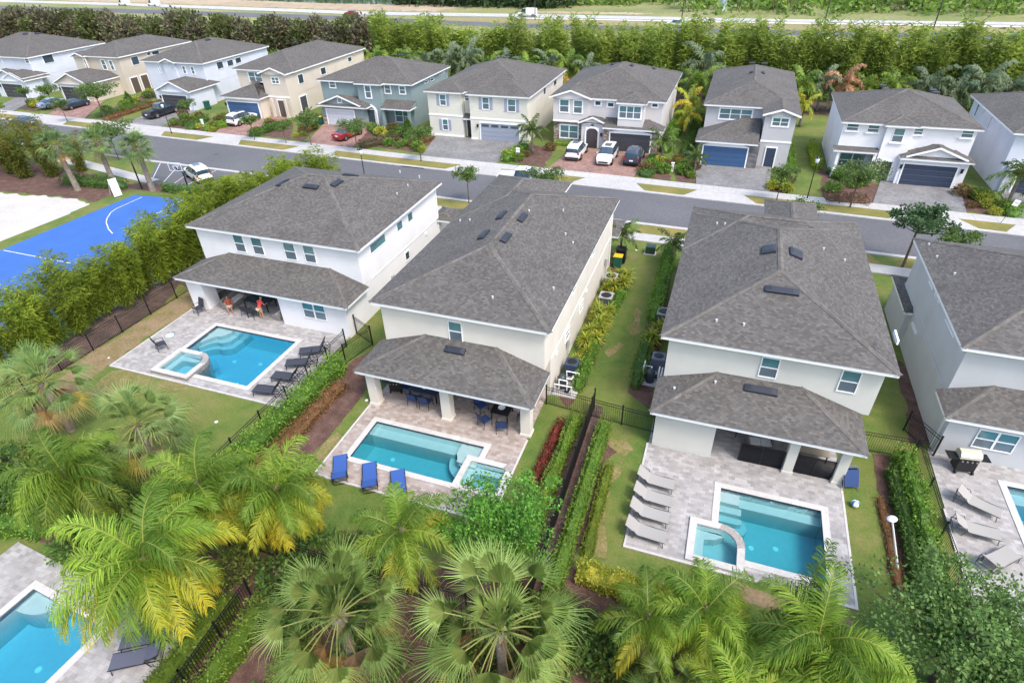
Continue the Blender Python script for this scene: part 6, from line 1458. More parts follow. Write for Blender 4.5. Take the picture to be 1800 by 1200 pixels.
def person(label, loc, rz, shirt, short, hair, skin, pose='lean', hairlen=0):
    t = thing('person', label, 'person', loc, 'people on the white house patio'); t.rotation_euler = (0, 0, rz)
    if pose == 'sit': hip_, kn, ft, ch, nk, hd = (0, .05, .50), (.13, -.38, .52), (.14, -.42, .08), (0, .10, .82), (0, .08, 1.05), (0, .05, 1.20); bendy = 0
    elif pose == 'lean': hip_, kn, ft, ch, nk, hd = (0, .10, .92), (.11, .04, .50), (.12, .08, .06), (0, -.10, 1.26), (0, -.22, 1.46), (0, -.30, 1.60)
    else: hip_, kn, ft, ch, nk, hd = (0, 0, .94), (.11, -.02, .50), (.12, .03, .06), (0, -.02, 1.28), (0, -.02, 1.50), (0, -.04, 1.66)
    ad = lambda a, b: tuple(a[i]+b[i] for i in range(3)); mir = lambda p: (-p[0], p[1], p[2])
    J = {'pelvis': (hip_, (.15, .11)), 'waist': (tuple((hip_[i]*.55+ch[i]*.45) for i in range(3)), (.13, .10)), 'chest': (ch, (.165, .115)), 'neckb': (tuple((ch[i]*.25+nk[i]*.75) for i in range(3)), (.10, .07)), 'neck': (nk, .05), 'chin': (ad(hd, (0, -.02, -.06)), .07), 'head': (hd, (.078, .095)), 'crown': (ad(hd, (0, .01, .09)), .07), 'nose': (ad(hd, (0, -.11, -.02)), .014)}
    E = [('pelvis', 'waist'), ('waist', 'chest'), ('chest', 'neckb'), ('neckb', 'neck'), ('neck', 'chin'), ('chin', 'head'), ('head', 'crown'), ('head', 'nose')]
    sh = ad(ch, (.19, 0, .10)); el = ad(sh, (.10, -.10, -.26)); wr = ad(el, (-.06, -.24, -.04 if pose != 'stand' else -.16)); hd_ = ad(wr, (-.02, -.07, -.02))
    for s, f in (('r', lambda p: p), ('l', mir)):
        J.update({'sh'+s: (f(sh), .062), 'el'+s: (f(el), .042), 'wr'+s: (f(wr), .028), 'ha'+s: (f(hd_), (.038, .018)), 'hi'+s: (f(ad(hip_, (.10, 0, -.08))), .098), 'kn'+s: (f(kn), .062), 'an'+s: (f(ft), .040), 'to'+s: (f(ad(ft, (.02, -.16, -.03))), (.042, .028))})
        E += [('neckb', 'sh'+s), ('sh'+s, 'el'+s), ('el'+s, 'wr'+s), ('wr'+s, 'ha'+s), ('pelvis', 'hi'+s), ('hi'+s, 'kn'+s), ('kn'+s, 'an'+s), ('an'+s, 'to'+s)]
        for q, (dx, dy, ln) in enumerate(((.03, -.05, 1), (.012, -.065, 1), (-.008, -.062, 1), (-.028, -.05, 1), (-.035, -.01, 1))):
            k = 'f%d%s' % (q, s); b0 = f(ad(hd_, (dx*.6, dy*.4, 0))); b1 = f(ad(hd_, (dx, dy, -.012))); b2 = f(ad(hd_, (dx*1.05, dy*1.45, -.035)))
            J[k+'a'] = (b1, .010); J[k+'b'] = (b2, .008); E += [('ha'+s, k+'a'), (k+'a', k+'b')]
    skin_body('body', J, E, skin, t)
    if shirt:
        g = lambda k, d: (J[k][0], tuple(x+d for x in J[k][1]) if isinstance(J[k][1], tuple) else J[k][1]+d)
        JJ = {'a': g('pelvis', .018), 'b': g('waist', .03), 'c': g('chest', .025), 'd': g('neckb', .02)}; EE = [('a', 'b'), ('b', 'c'), ('c', 'd')]
        for s in 'rl':
            e_ = tuple(J['sh'+s][0][i]*.45+J['el'+s][0][i]*.55 for i in range(3)); JJ['s'+s] = (J['sh'+s][0], .085); JJ['e'+s] = (e_, .072); EE += [('d', 's'+s), ('s'+s, 'e'+s)]
        skin_body('shirt', JJ, EE, shirt, t)
    if short:
        JJ = {'a': (J['pelvis'][0], (.17, .13))}; EE = []
        for s in 'rl':
            k_ = tuple(J['hi'+s][0][i]*.25+J['kn'+s][0][i]*.75 for i in range(3)); JJ['h'+s] = (J['hi'+s][0], .115); JJ['k'+s] = (k_, .09); EE += [('a', 'h'+s), ('h'+s, 'k'+s)]
        skin_body('shorts', JJ, EE, short, t)
    HJ = {'a': (ad(hd, (0, .03, .05)), (.086, .09)), 'b': (ad(hd, (0, .06, -.02)), .07)}; EE = [('a', 'b')]
    if hairlen: HJ['c'] = (ad(hd, (0, .09, -.22)), .06); EE.append(('b', 'c'))
    skin_body('hair', HJ, EE, hair, t)
    return t
CORAL = pmat('coral_shirt', (.80, .09, .075), .85); KHAKI = pmat('khaki_shorts', (.55, .42, .27), .9); BLOND = pmat('blond_hair', (.45, .30, .16), .8); BRN = pmat('dark_hair', (.03, .02, .015), .7)
person('person in coral red shirt and khaki shorts leaning over the patio table, seen from behind', (-30.15, 28.55, .06), R(176), CORAL, KHAKI, BLOND, SKIN1, 'lean')
person('person in dark swimwear sitting on the left end of the white house patio', (-33.15, 28.65, .06), R(40), pmat('rust_top', (.35, .07, .04), .8), pmat('pale_towel', (.6, .56, .5), .9), BRN, SKIN2, 'sit', 1)
person('person in white shirt and dark trousers bending at the right of the table', (-29.2, 30.3, .06), R(150), WHITE_P, NAVY, BRN, SKIN2, 'lean')
person('person in brown top sitting at the back left of the patio', (-32.9, 30.5, .06), R(20), pmat('brown_top', (.14, .08, .05), .8), pmat('grey_shorts', (.2, .2, .22), .9), BRN, SKIN2, 'sit')

# ================================================================ TREES AND PLANTS
V = {}
def plant(key, builder, lab, cat, x, y, rz=None, sc=1, group=None, z=0, tilt=(0, 0)):
    return inst(key, builder, lab, cat, (x, y, z), rnd.uniform(0, 6.28) if rz is None else rz, sc, group, tilt)
# --- feather palms in the foreground belt
QG = 'feather palms in the planted belt'
plant('q1', queen_palm(h=4.4, nf=34, L=3.4, seed=11, yel=.75, nl=90, ll=1.12, lw=.042, dr=1.5), 'large feather palm with yellow-tipped fronds hanging over the corner pool', 'palm tree', -17.6, 7.9, R(200), 1, QG)
plant('q2', queen_palm(h=4.0, nf=32, L=3.2, seed=12, yel=.1, nl=86, ll=1.08, lw=.04, dr=1.6), 'green feather palm with plain green fronds, leftmost of the palm belt', 'palm tree', -25.2, 10.4, R(30), .92, QG)
plant('q3', queen_palm(h=4.2, nf=32, L=3.3, seed=13, yel=.6, nl=86, ll=1.08, lw=.04, dr=1.5), 'feather palm with yellow-green fronds and one hanging brown frond behind the large one', 'palm tree', -18.9, 11.7, R(120), .9, QG)
plant('q1', None, 'feather palm with golden drooping fronds left of the three blue loungers', 'palm tree', -15.7, 12.7, R(75), .80, QG)
plant('q4', queen_palm(h=3.6, nf=20, L=2.5, seed=15, yel=.5, nl=70, ll=.8, lw=.038, dr=1.4, lean=(.1, .1), deadf=2), 'small feather palm with bare grey trunk and orange frond between two fan palms', 'palm tree', -9.7, 12.4, R(0), 1, QG)
plant('q2', None, 'feather palm with a tall spear frond reaching over the teal pool', 'palm tree', 5.6, 12.8, R(100), .92, QG)
plant('q3', None, 'feather palm with orange inner fronds right of the yellow shrubs', 'palm tree', 2.1, 13.2, R(250), .74, QG)
plant('q5', queen_palm(h=3.0, nf=26, L=2.6, seed=16, yel=.7, nl=70, ll=.85, lw=.038, dr=1.4), 'low feather palm with arching bright fronds at the bottom right', 'palm tree', 6.6, 11.6, R(10), 1, QG)
plant('q5', None, 'low feather palm at the very bottom right of centre', 'palm tree', 3.4, 10.6, R(140), .9, QG)
plant('q4', None, 'small feather palm with golden frond tips left of the pale fan leaves', 'palm tree', .3, 12.4, R(190), .85, QG)
def spear():
    t = thing('palm_frond', '', ''); m = MB(); r = random.Random(5)
    frond(m, r, (0, 0, 0), 0, R(80), 2.6, [(.06, .12, .03), (.09, .16, .04)], (.1, .15, .04), 0, 60, .5, .035, .35); m.build('leaflets', LEAF, t); m2 = MB(); m2.tube([(0, 0, -4), (0, 0, .1)], .04, 5); m2.build('stalk', BARK, t); return t
plant('spear', spear, 'dark upright frond standing against the teal pool water', 'palm frond', 5.15, 14.2, R(60), 1.2, None, 3.6)
# --- fan palms
FG = 'fan palms in the foreground'
plant('f3', fan_palm(h=3.3, nf=30, pet=1.45, Rr=1.45, seed=23, nseg=40, dead=7), 'big pale fan palm with an orange dead leaf, left one of two at bottom centre', 'palm tree', -10.1, 8.7, R(20), 1.12, FG)
plant('f4', fan_palm(h=3.7, nf=32, pet=1.6, Rr=1.55, seed=24, nseg=40, dead=10), 'big pale fan palm with dry stalks in its heart, right one at bottom centre', 'palm tree', -4.4, 9.8, R(80), 1.12, FG)
plant('f1', fan_palm(h=3.2, nf=30, pet=1.35, Rr=1.35, seed=21, nseg=34, dead=7, pal=[(.12, .2, .06), (.16, .25, .07), (.2, .3, .1)]), 'fan palm with brown hanging skirt at the left edge beside the picket fence', 'palm tree', -33.2, 15.2, R(0), 1.12, FG)
plant('f2', fan_palm(h=2.8, nf=30, pet=1.4, Rr=1.35, seed=22, nseg=34, dead=6, pal=[(.11, .18, .05), (.15, .22, .06), (.19, .27, .09)]), 'fan palm with yellowing edge on the lawn above the feather palms', 'palm tree', -25.9, 14.5, R(50), 1.12, FG)
plant('f4', None, 'fan palm with a few stiff grey-green leaves at the bottom edge right of centre', 'palm tree', 1.5, 9.9, R(10), .66, FG)
plant('f3', None, 'fan palm low at the bottom right edge under the feather fronds', 'palm tree', 4.9, 9.4, R(200), .6, FG)
CGp = 'fan palms by the sand pit'
SAB = [(.09, .16, .06), (.13, .21, .07), (.18, .27, .09)]
plant('fs', fan_palm(h=3.9, nf=46, pet=.85, Rr=1.05, seed=27, nseg=18, dead=3, pal=SAB, tr=.22), 'fan palm with leaning pale trunk, nearest the sand pit', 'palm tree', -68.3, 44.7, R(0), 1.3, CGp, 0, (0, -.08))
plant('fs', None, 'fan palm in the middle of the three by the court', 'palm tree', -65.9, 47.4, R(110), 1.25, CGp)
plant('fs', None, 'fan palm closest to the parking bay', 'palm tree', -59.6, 46.9, R(200), 1.25, CGp)
# --- broadleaf trees in the foreground
plant('t1', broad_tree(h=5, rad=(2.5, 2.35, 1.8), zc=3.1, ncl=120, nl=100, ln=.155, pal=P_BRIGHT, tr=.08, seed=31, clr=.19), 'bright green leafy tree overhanging the small hot tub', 'tree', -6.3, 14.75, R(0), .92)
plant('t2', broad_tree(h=5, rad=(2.9, 2.5, 1.8), zc=3.0, ncl=130, nl=105, ln=.15, pal=[(.12, .21, .055), (.14, .24, .065), (.18, .30, .08), (.07, .13, .04)], tr=.1, seed=32, clr=.2), 'loose darker green tree at the lower right corner', 'tree', 10.6, 15.2, R(40), 1.0)
plant('t2', None, 'second loose green tree low at the lower right corner', 'tree', 12.9, 13.0, R(160), .85)
# --- bamboo row along the court
BG = 'bamboo row along the blue court'
ys = [15.0+i*1.3 for i in range(27)]
ends = ('nearest the camera', 'nearest the street')
for i, y in enumerate(ys):
    k = 'bb%d' % (i % 3); x = -41.6+rnd.uniform(-.45, .5)+(.4 if y > 42 else 0); s = (.98+.17*min(1, max(0, (y-18)/18)))*rnd.uniform(.86, 1.1) if y < 42 else rnd.uniform(.88, 1.05)
    lab = 'yellow-green bamboo clump in the row between blue court and picket fence'
    plant(k, bamboo(seed=40+i % 3, nc=20, top_r=1.3, per=22, st=15, lo=.15, ln=.34, wd=.06, sprd=1.05), lab, 'bamboo', x, y, None, s, BG)
for x, y, s in ((-40.4, 51.2, .95), (-38.6, 50.9, .85)):
    plant('bb1', None, 'yellow-green bamboo clump at the street end of the row, by the pavement', 'bamboo', x, y, None, s, BG)
LB = [(.10, .14, .02), (.15, .17, .025), (.2, .17, .04), (.085, .12, .02)]
for i, (x, y, s) in enumerate(((-84, 44.5, 1.25), (-81.5, 47, 1.3), (-78.5, 46.2, 1.2), (-75.6, 47.5, 1.2), (-86.5, 49, 1.3), (-82, 51, 1.15), (-90, 46, 1.3), (-73.8, 49.8, .95))):
    plant('bl', bamboo(seed=47, nc=26, top_r=1.6, per=14, pal=LB, ln=.34, wd=.07, lo=.05), 'olive and rust bamboo clump in the thicket at the left edge above the sand pit', 'bamboo', x, y, None, s, 'bamboo thicket at the left edge')
# --- far bamboo screen
for i in range(78):
    x = -67+i*2.0+rnd.uniform(-.5, .5); y = 110.5+rnd.uniform(-1.3, 1.5)-(x+20)*.012
    plant('bf%d' % (i % 3), bamboo(h=10.4, nc=20, base_r=1.4, top_r=.8, st=17, per=8, ln=.95, wd=.17, sprd=.55, pal=P_BFAR, seed=52+i % 3, lo=.05, cw=.03, up=.35), 'tall green bamboo clump in the long screen in front of the highway', 'bamboo', x, y, None, (1, 1, rnd.uniform(.80, 1.14)), 'tall bamboo screen before the highway')
# --- dark mixed hedge, far left
for i in range(46):
    x = -232+i*3.65+rnd.uniform(-.8, .8); y = 121.5-(x+130)*.05+rnd.uniform(-1.5, 1.5)+(0 if i % 2 else 2.5)
    plant('dh%d' % (i % 3), shrub((2.7, 2.4, 3.0), 1500, .62, .34, P_PURP if i % 3 else [(.09, .12, .03), (.13, .15, .05), (.07, .08, .03)], seed=60+i % 3, name='tall_shrub'), 'tall dark reddish-green shrub in the dense hedge behind the left houses', 'shrub', x, y, None, rnd.uniform(1.1, 1.45), 'dense dark hedge behind the left houses')
for i in range(30):
    x = -142+i*2.7+rnd.uniform(-.6, .6); y = 111.5-(x+100)*.13+rnd.uniform(-.8, .8)
    if x > -68: y = 104
    plant('dl', shrub((1.5, 1.5, 1.5), 500, .45, .25, [(.12, .2, .04), (.16, .25, .05), (.09, .15, .04)], seed=64), 'rounded light green shrub along the foot of the dark hedge', 'shrub', x, y, None, rnd.uniform(.75, 1.15), 'light green shrubs below the dark hedge')
# --- palms behind the far row
BGp = 'feather palms behind the far houses'
K1 = queen_palm(h=3.8, nf=16, L=3.6, seed=71, yel=.25, nl=30, ll=.95, lw=.16, pal=[(.12, .2, .03), (.17, .26, .04)], dr=1.4)
K2 = queen_palm(h=3.8, nf=16, L=3.6, seed=72, yel=.05, nl=30, ll=.95, lw=.16, pal=P_GREYG, dr=1.4)
pos = [(-62, 101, 'a', 1), (-58.5, 99.5, 'a', .9), (-55, 101, 'a', 1), (-51.5, 100, 'b', .9), (-47.5, 101, 'b', 1.05), (-44, 101.5, 'b', 1.15), (-40.5, 102, 'a', .9), (-37, 101, 'b', .95), (-33.5, 102, 'a', .9), (-30, 103, 'b', .95), (-26.2, 100, 'a', 1.1), (-22.8, 99, 'b', .95), (-5.0, 99.5, 'b', 1.25), (-5.2, 94, 'a', 1.0),
       (8.6, 97, 'a', .95), (11.4, 98.5, 'b', .9), (16.8, 99, 'a', .85), (20.2, 99, 'a', .9), (24.2, 99, 'b', 1.0), (27.5, 98, 'b', .9), (30.5, 98.5, 'b', 1.1), (33.5, 98, 'b', 1.0), (37, 98, 'b', 1.1), (41, 98, 'b', 1)]
for x, y, k, s in pos:
    plant('kp'+k, K1 if k == 'a' else K2, 'bright green feather palm in the row behind the far houses' if k == 'a' else 'grey-green feather palm in the row behind the far houses', 'palm tree', x, y, None, s*1.05, BGp)
plant('kd', queen_palm(h=3.8, nf=14, L=3.4, seed=73, yel=0, nl=30, ll=.95, lw=.18, pal=[(.36, .2, .11), (.3, .17, .09)], deadf=0, dr=1.5), 'dead brown feather palm behind the white house with navy garage', 'palm tree', 13.9, 98.5, R(20), 1.05)
plant('kd2', queen_palm(h=3.0, nf=9, L=2.2, seed=74, yel=0, nl=24, ll=.7, lw=.16, pal=[(.45, .25, .05), (.38, .2, .05)], deadf=0), 'orange-brown dying palm between the cream and stone-based houses', 'palm tree', -23.3, 92, R(20), 1.0)
plant('kd3', queen_palm(h=2.6, nf=10, L=2.2, seed=75, yel=.9, nl=26, ll=.7, lw=.14, pal=P_YGRN, deadf=0), 'yellow-green palm in the planted gap beside the grey house', 'palm tree', -5.6, 86, R(20), 1.2, 'small palms between the far houses')
plant('kd3', None, 'yellow-green palm behind the left corner of the grey house', 'palm tree', -5.2, 82, R(120), 1.0, 'small palms between the far houses')
plant('kd3', None, 'yellow-green palm behind the right corner of the grey house', 'palm tree', 8.8, 90, R(220), 1.0, 'small palms between the far houses')
for i in range(34):
    x = -64+i*3.2+rnd.uniform(-1, 1); y = 104.5+rnd.uniform(-2.5, 3)
    plant('bs%d' % (i % 2), shrub((1.6, 1.5, 1.1), 420, .42, .24, P_HEDGED if i % 2 else P_HEDGE, seed=77+i % 2), 'dark green shrub at the foot of the bamboo screen', 'shrub', x, y, None, rnd.uniform(.8, 1.4), 'shrubs at the foot of the bamboo screen')
# --- street trees
OAKG = 'street trees'
OA = broad_tree(h=4, rad=(1.35, 1.35, 1.15), zc=2.9, ncl=20, nl=95, ln=.17, pal=P_OAK, tr=.05, seed=81, clr=.38)
OB = broad_tree(h=5, rad=(2.0, 1.9, 1.3), zc=3.0, ncl=26, nl=110, ln=.20, pal=[(.07, .12, .03), (.1, .16, .04), (.13, .2, .055)], tr=.06, seed=82, clr=.34)
for k, b_, u, v, s, lab in (('oa', OA, 821, 310, 1.0, 'small round street tree on the near verge between the two left roofs'), ('ob', OB, 958, 316, .9, 'spreading low tree over the roof of the middle house'), ('oa', OA, 1376, 307, .95, 'small street tree with yellow shrub on the verge by the grey house lawn'),
        ('ob', OB, 1512, 308, 1.1, 'spreading street tree with thin trunk in front of the white house'), ('oa', OA, 1415, 372, 1.0, 'sparse street tree just beyond the pale house roof'), ('oa', OA, 735, 238, 1.1, 'small street tree on the verge before the cream house'),
        ('ob', OB, 622, 226, .95, 'wide tree over the red car'), ('oa', OA, 439, 213, .9, 'small thin street tree before the tan house drive'), ('oa', OA, 538, 213, 1.1, 'bushy tree left of the sea green house drive'), ('oa', OA, 497, 226, .7, 'little tree in the hedge bed before the tan house'),
        ('ob', OB, 166, 163, 1.25, 'large leafy tree before the beige house'), ('oa', OA, 106, 185, .9, 'small tree in front of the silver blue car'), ('oa', OA, 82, 160, 1.1, 'tree left of the silver blue car'), ('oa', OA, 42, 162, .9, 'small tree before the far left garage'), ('oa', OA, 326, 186, .95, 'small round tree behind the black pickup'),
        ('ob', OB, 190, 233, 1.15, 'dark leafy tree behind the court palms by the street')):
    z0 = (2.9 if k == 'oa' else 3.0)*s; p = G(u, v, z0); plant(k, b_, lab, 'tree', p.x, p.y, None, s, OAKG)
plant('od', broad_tree(h=6, rad=(1.9, 1.8, 1.5), zc=4.0, ncl=40, nl=90, ln=.24, pal=P_DKGREEN, tr=.09, seed=84, clr=.32), 'dark glossy-leaved tree beyond the gap between the two right houses', 'tree', 15.0, 50.2, R(0), 1.0)
plant('oa', None, 'light green tree behind the ridge of the right edge house', 'tree', 17.0, 48.0, None, 1.15)
# --- near hedges and shrubs
HG_ = 'clipped hedges'
hedge('hedge', 'long bright green hedge beside the fence left of the middle house', (-21.3, 25.2), (-21.75, 12.6), 1.15, 1.1, P_HEDGE, ln=.15, dens=110, group=HG_, seed=1)
hedge('hedge', 'narrow light green hedge left of the edge-on black fence', (-5.4, 25.1), (-5.55, 13.6), .62, .85, [(.15, .25, .03), (.2, .3, .04), (.11, .2, .03), (.24, .3, .06)], ln=.12, dens=170, group=HG_, seed=2)
hedge('hedge', 'narrow light green hedge right of the edge-on black fence', (-3.75, 24.9), (-3.72, 12.8), .66, .85, [(.12, .22, .03), (.17, .28, .04), (.10, .18, .025), (.22, .28, .05)], ln=.12, dens=170, group=HG_, seed=3)
hedge('hedge', 'low olive hedge in the mulch left of the taupe loungers', (-2.95, 21.9), (-2.8, 16.2), .5, .6, [(.14, .19, .02), (.2, .24, .03), (.1, .16, .02)], ln=.09, dens=230, group=HG_, seed=4)
hedge('hedge', 'two-toned green hedge beside the fence of the grey-blue house', (11.3, 27.2), (11.4, 17.4), .7, 1.15, P_HEDGE, ln=.14, dens=130, group=HG_, seed=5)
hedge('hedge', 'dark green low hedge under the lighter one at the right fence', (10.75, 26.0), (10.85, 18.2), .55, .8, P_HEDGED, ln=.14, dens=120, group=HG_, seed=6)
hedge('hedge', 'short green hedge along the cream wall near the pool heater', (-6.05, 27.3), (-5.95, 32.2), .55, .9, P_HEDGE, ln=.13, dens=130, group=HG_, seed=7)
hedge('hedge', 'green hedge along the side lawn in front of the far air conditioner', (-5.75, 36.6), (-5.6, 39.8), .55, .8, P_HEDGE, ln=.13, dens=110, group=HG_, seed=8)
hedge('hedge', 'hedge along the pale house side yard, lower part', (-2.75, 28.6), (-2.75, 34.6), .7, .95, P_HEDGED, ln=.13, dens=120, group=HG_, seed=9)
hedge('hedge', 'hedge along the pale house side yard, upper part', (-2.8, 36.2), (-3.0, 47.6), .8, 1.1, P_HEDGE, ln=.14, dens=100, group=HG_, seed=10)
hedge('hedge', 'clipped hedge left of the bottom picket fence', (-16.55, 9.5), (-16.35, 2.5), .75, 1.15, [(.11, .17, .02), (.16, .23, .03), (.09, .14, .02), (.2, .25, .05)], ln=.13, dens=150, group=HG_, seed=11)
hedge('hedge', 'clipped hedge right of the bottom picket fence', (-14.9, 9.6), (-14.7, 2.5), .75, 1.15, [(.10, .17, .02), (.14, .21, .03), (.08, .13, .02)], ln=.13, dens=150, group=HG_, seed=12)
hedge('hedge', 'dark hedge behind the rear fence at the left edge', (-52, 10.2), (-25, 10.3), 1.1, 1.2, P_HEDGED, ln=.17, dens=70, group=HG_, seed=13)
hedge('hedge', 'dark hedge behind the rear fence under the palms', (-15.2, 10.7), (-10.5, 11.1), .9, 1.0, P_HEDGED, ln=.14, dens=100, group=HG_, seed=14)
hedge('hedge', 'dark clipped hedge inside the rear fence on the left lawn', (-35, 12.6), (-24.5, 12.7), .9, .8, P_HEDGED, ln=.14, dens=90, group=HG_, seed=15)
hedge('hedge', 'loose yellow variegated shrub row above the bottom right palms', (-3.0, 15.3), (1.9, 15.0), .95, .75, P_YEL, ln=.13, dens=230, group='yellow shrub rows', cat='shrubs', seed=16)
hedge('hedge', 'red-leaved shrub row on the mulch left of the light hedge', (-6.2, 24.4), (-6.35, 19.0), .4, .5, P_RED, ln=.13, dens=150, group='red shrub rows', cat='shrubs', seed=17)
hedge('hedge', 'rusty shrub row on the mulch right of the long hedge', (-20.15, 23.6), (-20.5, 15.2), 1.0, .5, P_RUST, ln=.13, dens=110, group='red shrub rows', cat='shrubs', seed=18)
hedge('hedge', 'olive low ground planting beside the thin white lamp', (10.0, 24.0), (10.1, 18.2), .4, .25, P_RUST, ln=.1, dens=120, group='red shrub rows', cat='shrubs', seed=19)
hedge('hedge', 'light green shrub row at the left end of the bottom palm belt', (-32, 8.4), (-27.5, 9.6), 1.0, 1.0, P_HEDGE, ln=.14, dens=100, group=HG_, seed=20)
hedge('hedge', 'low green shrubs behind the blue court hoop', (-58.5, 47.3), (-53.5, 47.4), .9, .8, P_HEDGED, ln=.2, dens=50, group=HG_, seed=21)
hedge('hedge', 'low dark shrubs under the court palms', (-72, 46.2), (-63.2, 46.6), 1.4, .9, P_HEDGED, ln=.22, dens=40, group=HG_, seed=22)
for x, y, s, lab in ((-12.3, 7.9, .8, 'yellow-green rounded shrub under the left big fan palm'), (-8.9, 6.8, 1.0, 'rounded golden green shrub right of the left big fan palm'), (-10.6, 6.6, 1.0, 'rounded golden green shrub at the bottom edge below the left fan palm')):
    plant('sy', shrub((.95, .95, .6), 2600, .10, .06, [(.16, .19, .025), (.22, .24, .035), (.12, .16, .02), (.28, .26, .05)], seed=91), lab, 'shrub', x, y, None, s, 'golden shrubs under the fan palms')
for i, (x, y, s) in enumerate(((-13.2, 12.2, .9), (-11.6, 11.8, .8), (-7.9, 11.2, .9), (-6.6, 10.9, .8), (-2.5, 11.6, .9), (-1.2, 12.4, .8), (0.4, 11.0, .9), (7.9, 14.0, 1.1), (8.8, 12.4, 1.2), (6.9, 9.9, 1.1), (-13.3, 9.6, .9), (-12.9, 6.2, .8), (-20.4, 9.6, .9), (-22.7, 9.2, .8), (-2.0, 13.3, .6), (-7.4, 8.2, .7), (-6.5, 7.2, .7))):
    plant('sg%d' % (i % 2), shrub((.9, .85, .55), 1100, .14, .08, P_HEDGED if i % 2 else [(.07, .13, .02), (.1, .17, .03), (.14, .2, .04)], seed=93+i % 2), 'dark green shrub in the mulch under the foreground palms', 'shrub', x, y, None, s, 'green shrubs under the foreground palms')
rr_ = random.Random(77); k_ = 0
while k_ < 75:                                                        # low greenery filling the planted belt
    x, y = rr_.uniform(-34, 15), rr_.uniform(5.5, 13.6)
    if x < -16.9 and y < 9.3: continue
    if -16.9 < x < -14 and y < 10: continue
    if (-14.2 < x < -12.6 and y < 8.2) or (-8.6 < x < -7.4) or (-2.6 < x < .6 and y > 12.6) or (y > 10.9 and y < 12.3 and x < -4): continue
    plant('lg%d' % (k_ % 3), shrub((.85, .8, .42), 900, .15, .085, [P_HEDGED, [(.08, .14, .02), (.11, .18, .03), (.15, .21, .04)], [(.12, .16, .03), (.17, .2, .04), (.08, .12, .025)]][k_ % 3], seed=120+k_ % 3, name='low_shrub'), 'low green shrub filling the planted belt between the foreground palms', 'shrub', x, y, None, rr_.uniform(1.1, 1.8), 'low shrubs of the planted belt'); k_ += 1
# shrubs scattered through the front garden beds across the street
rb = random.Random(31); GP = [P_HEDGE, P_HEDGED, P_RUST, [(.13, .2, .03), (.18, .26, .04), (.1, .16, .03)], P_YEL]
for bi, bed in enumerate(MULCHBEDS):
    W = [G(*p) for p in bed]; cx, cy = sum(p.x for p in W)/len(W), sum(p.y for p in W)/len(W)
    for q in range(9):
        p = W[rb.randrange(len(W))]; k = rb.uniform(.1, .88); x, y = cx+(p.x-cx)*k, cy+(p.y-cy)*k; j = rb.choice((0, 0, 1, 1, 2, 3, 3, 4))
        plant('gs%d' % j, shrub((.75, .7, .45), 520, .19, .11, GP[j], seed=140+j, name='garden_shrub'), ('bright green', 'dark green', 'rusty brown', 'light green', 'yellow')[j]+' garden shrub in the mulch beds between the driveways across the street', 'shrub', x, y, None, rb.uniform(.6, 1.25), ('bright green', 'dark green', 'rusty brown', 'light green', 'yellow')[j]+' shrubs in the far garden beds')
YG = 'yellow-green crotons and cane palms in the side yards'
TU = tuft(.5, 90, .75, .10, P_YGRN, 95, per=7)
for i, (x, y, s) in enumerate(((-6.5, 33.0, 1.1), (-6.2, 34.0, 1.2), (-6.4, 35.1, 1.25), (-5.9, 35.9, 1.0), (-6.7, 31.9, 1.0), (-6.3, 30.9, .9), (-6.2, 39.4, 1.1), (-5.7, 40.2, 1.15), (-6.6, 40.3, 1.0), (-2.5, 33.5, 1.15), (-2.3, 34.6, 1.1), (-2.0, 35.3, .9), (-2.6, 32.6, .8), (-6.0, 33.4, 1.1), (-5.9, 34.6, 1.1), (-6.0, 32.4, 1.0), (-6.9, 36.4, .9), (-5.6, 41.2, 1.1), (-6.3, 41.4, 1.0), (-6.8, 39.2, .9), (-6.7, 29.9, .8))):
    plant('tu', TU, 'yellow-green croton between the cream house wall and the side lawn' if x < -4 else 'yellow-green croton beside the pale house wall', 'plant', x, y, None, s, YG)
KS = queen_palm(h=1.3, nf=12, L=1.5, seed=96, yel=0, nl=26, ll=.4, lw=.06, pal=P_OAK, deadf=0, tr=.08, elr=(75, -5))
for x, y, s, lab in ((-6.9, 45.6, 1.3, 'small dark feather palm behind the bins of the middle house'), (-2.6, 45.5, 1.2, 'small dark feather palm at the corner of the pale house'), (-56, 71.5, 1.2, 'small feather palm in the bed left of the brick drive'), (26.2, 66.2, 1.9, 'feather palm beside the right driveway, left of two'), (28.6, 66.0, 1.6, 'feather palm beside the right driveway, right of two'),
        (-22.6, 70.3, 1.7, 'feather palm in the bed left of the three parked cars'), (-6.9, 71.0, 1.5, 'feather palm in the bed right of the three parked cars'), (-2.9, 67.9, 1.2, 'feather palm beside the blue garage drive')):
    plant('ks', KS, lab, 'palm tree', x, y, None, s, 'small garden palms')
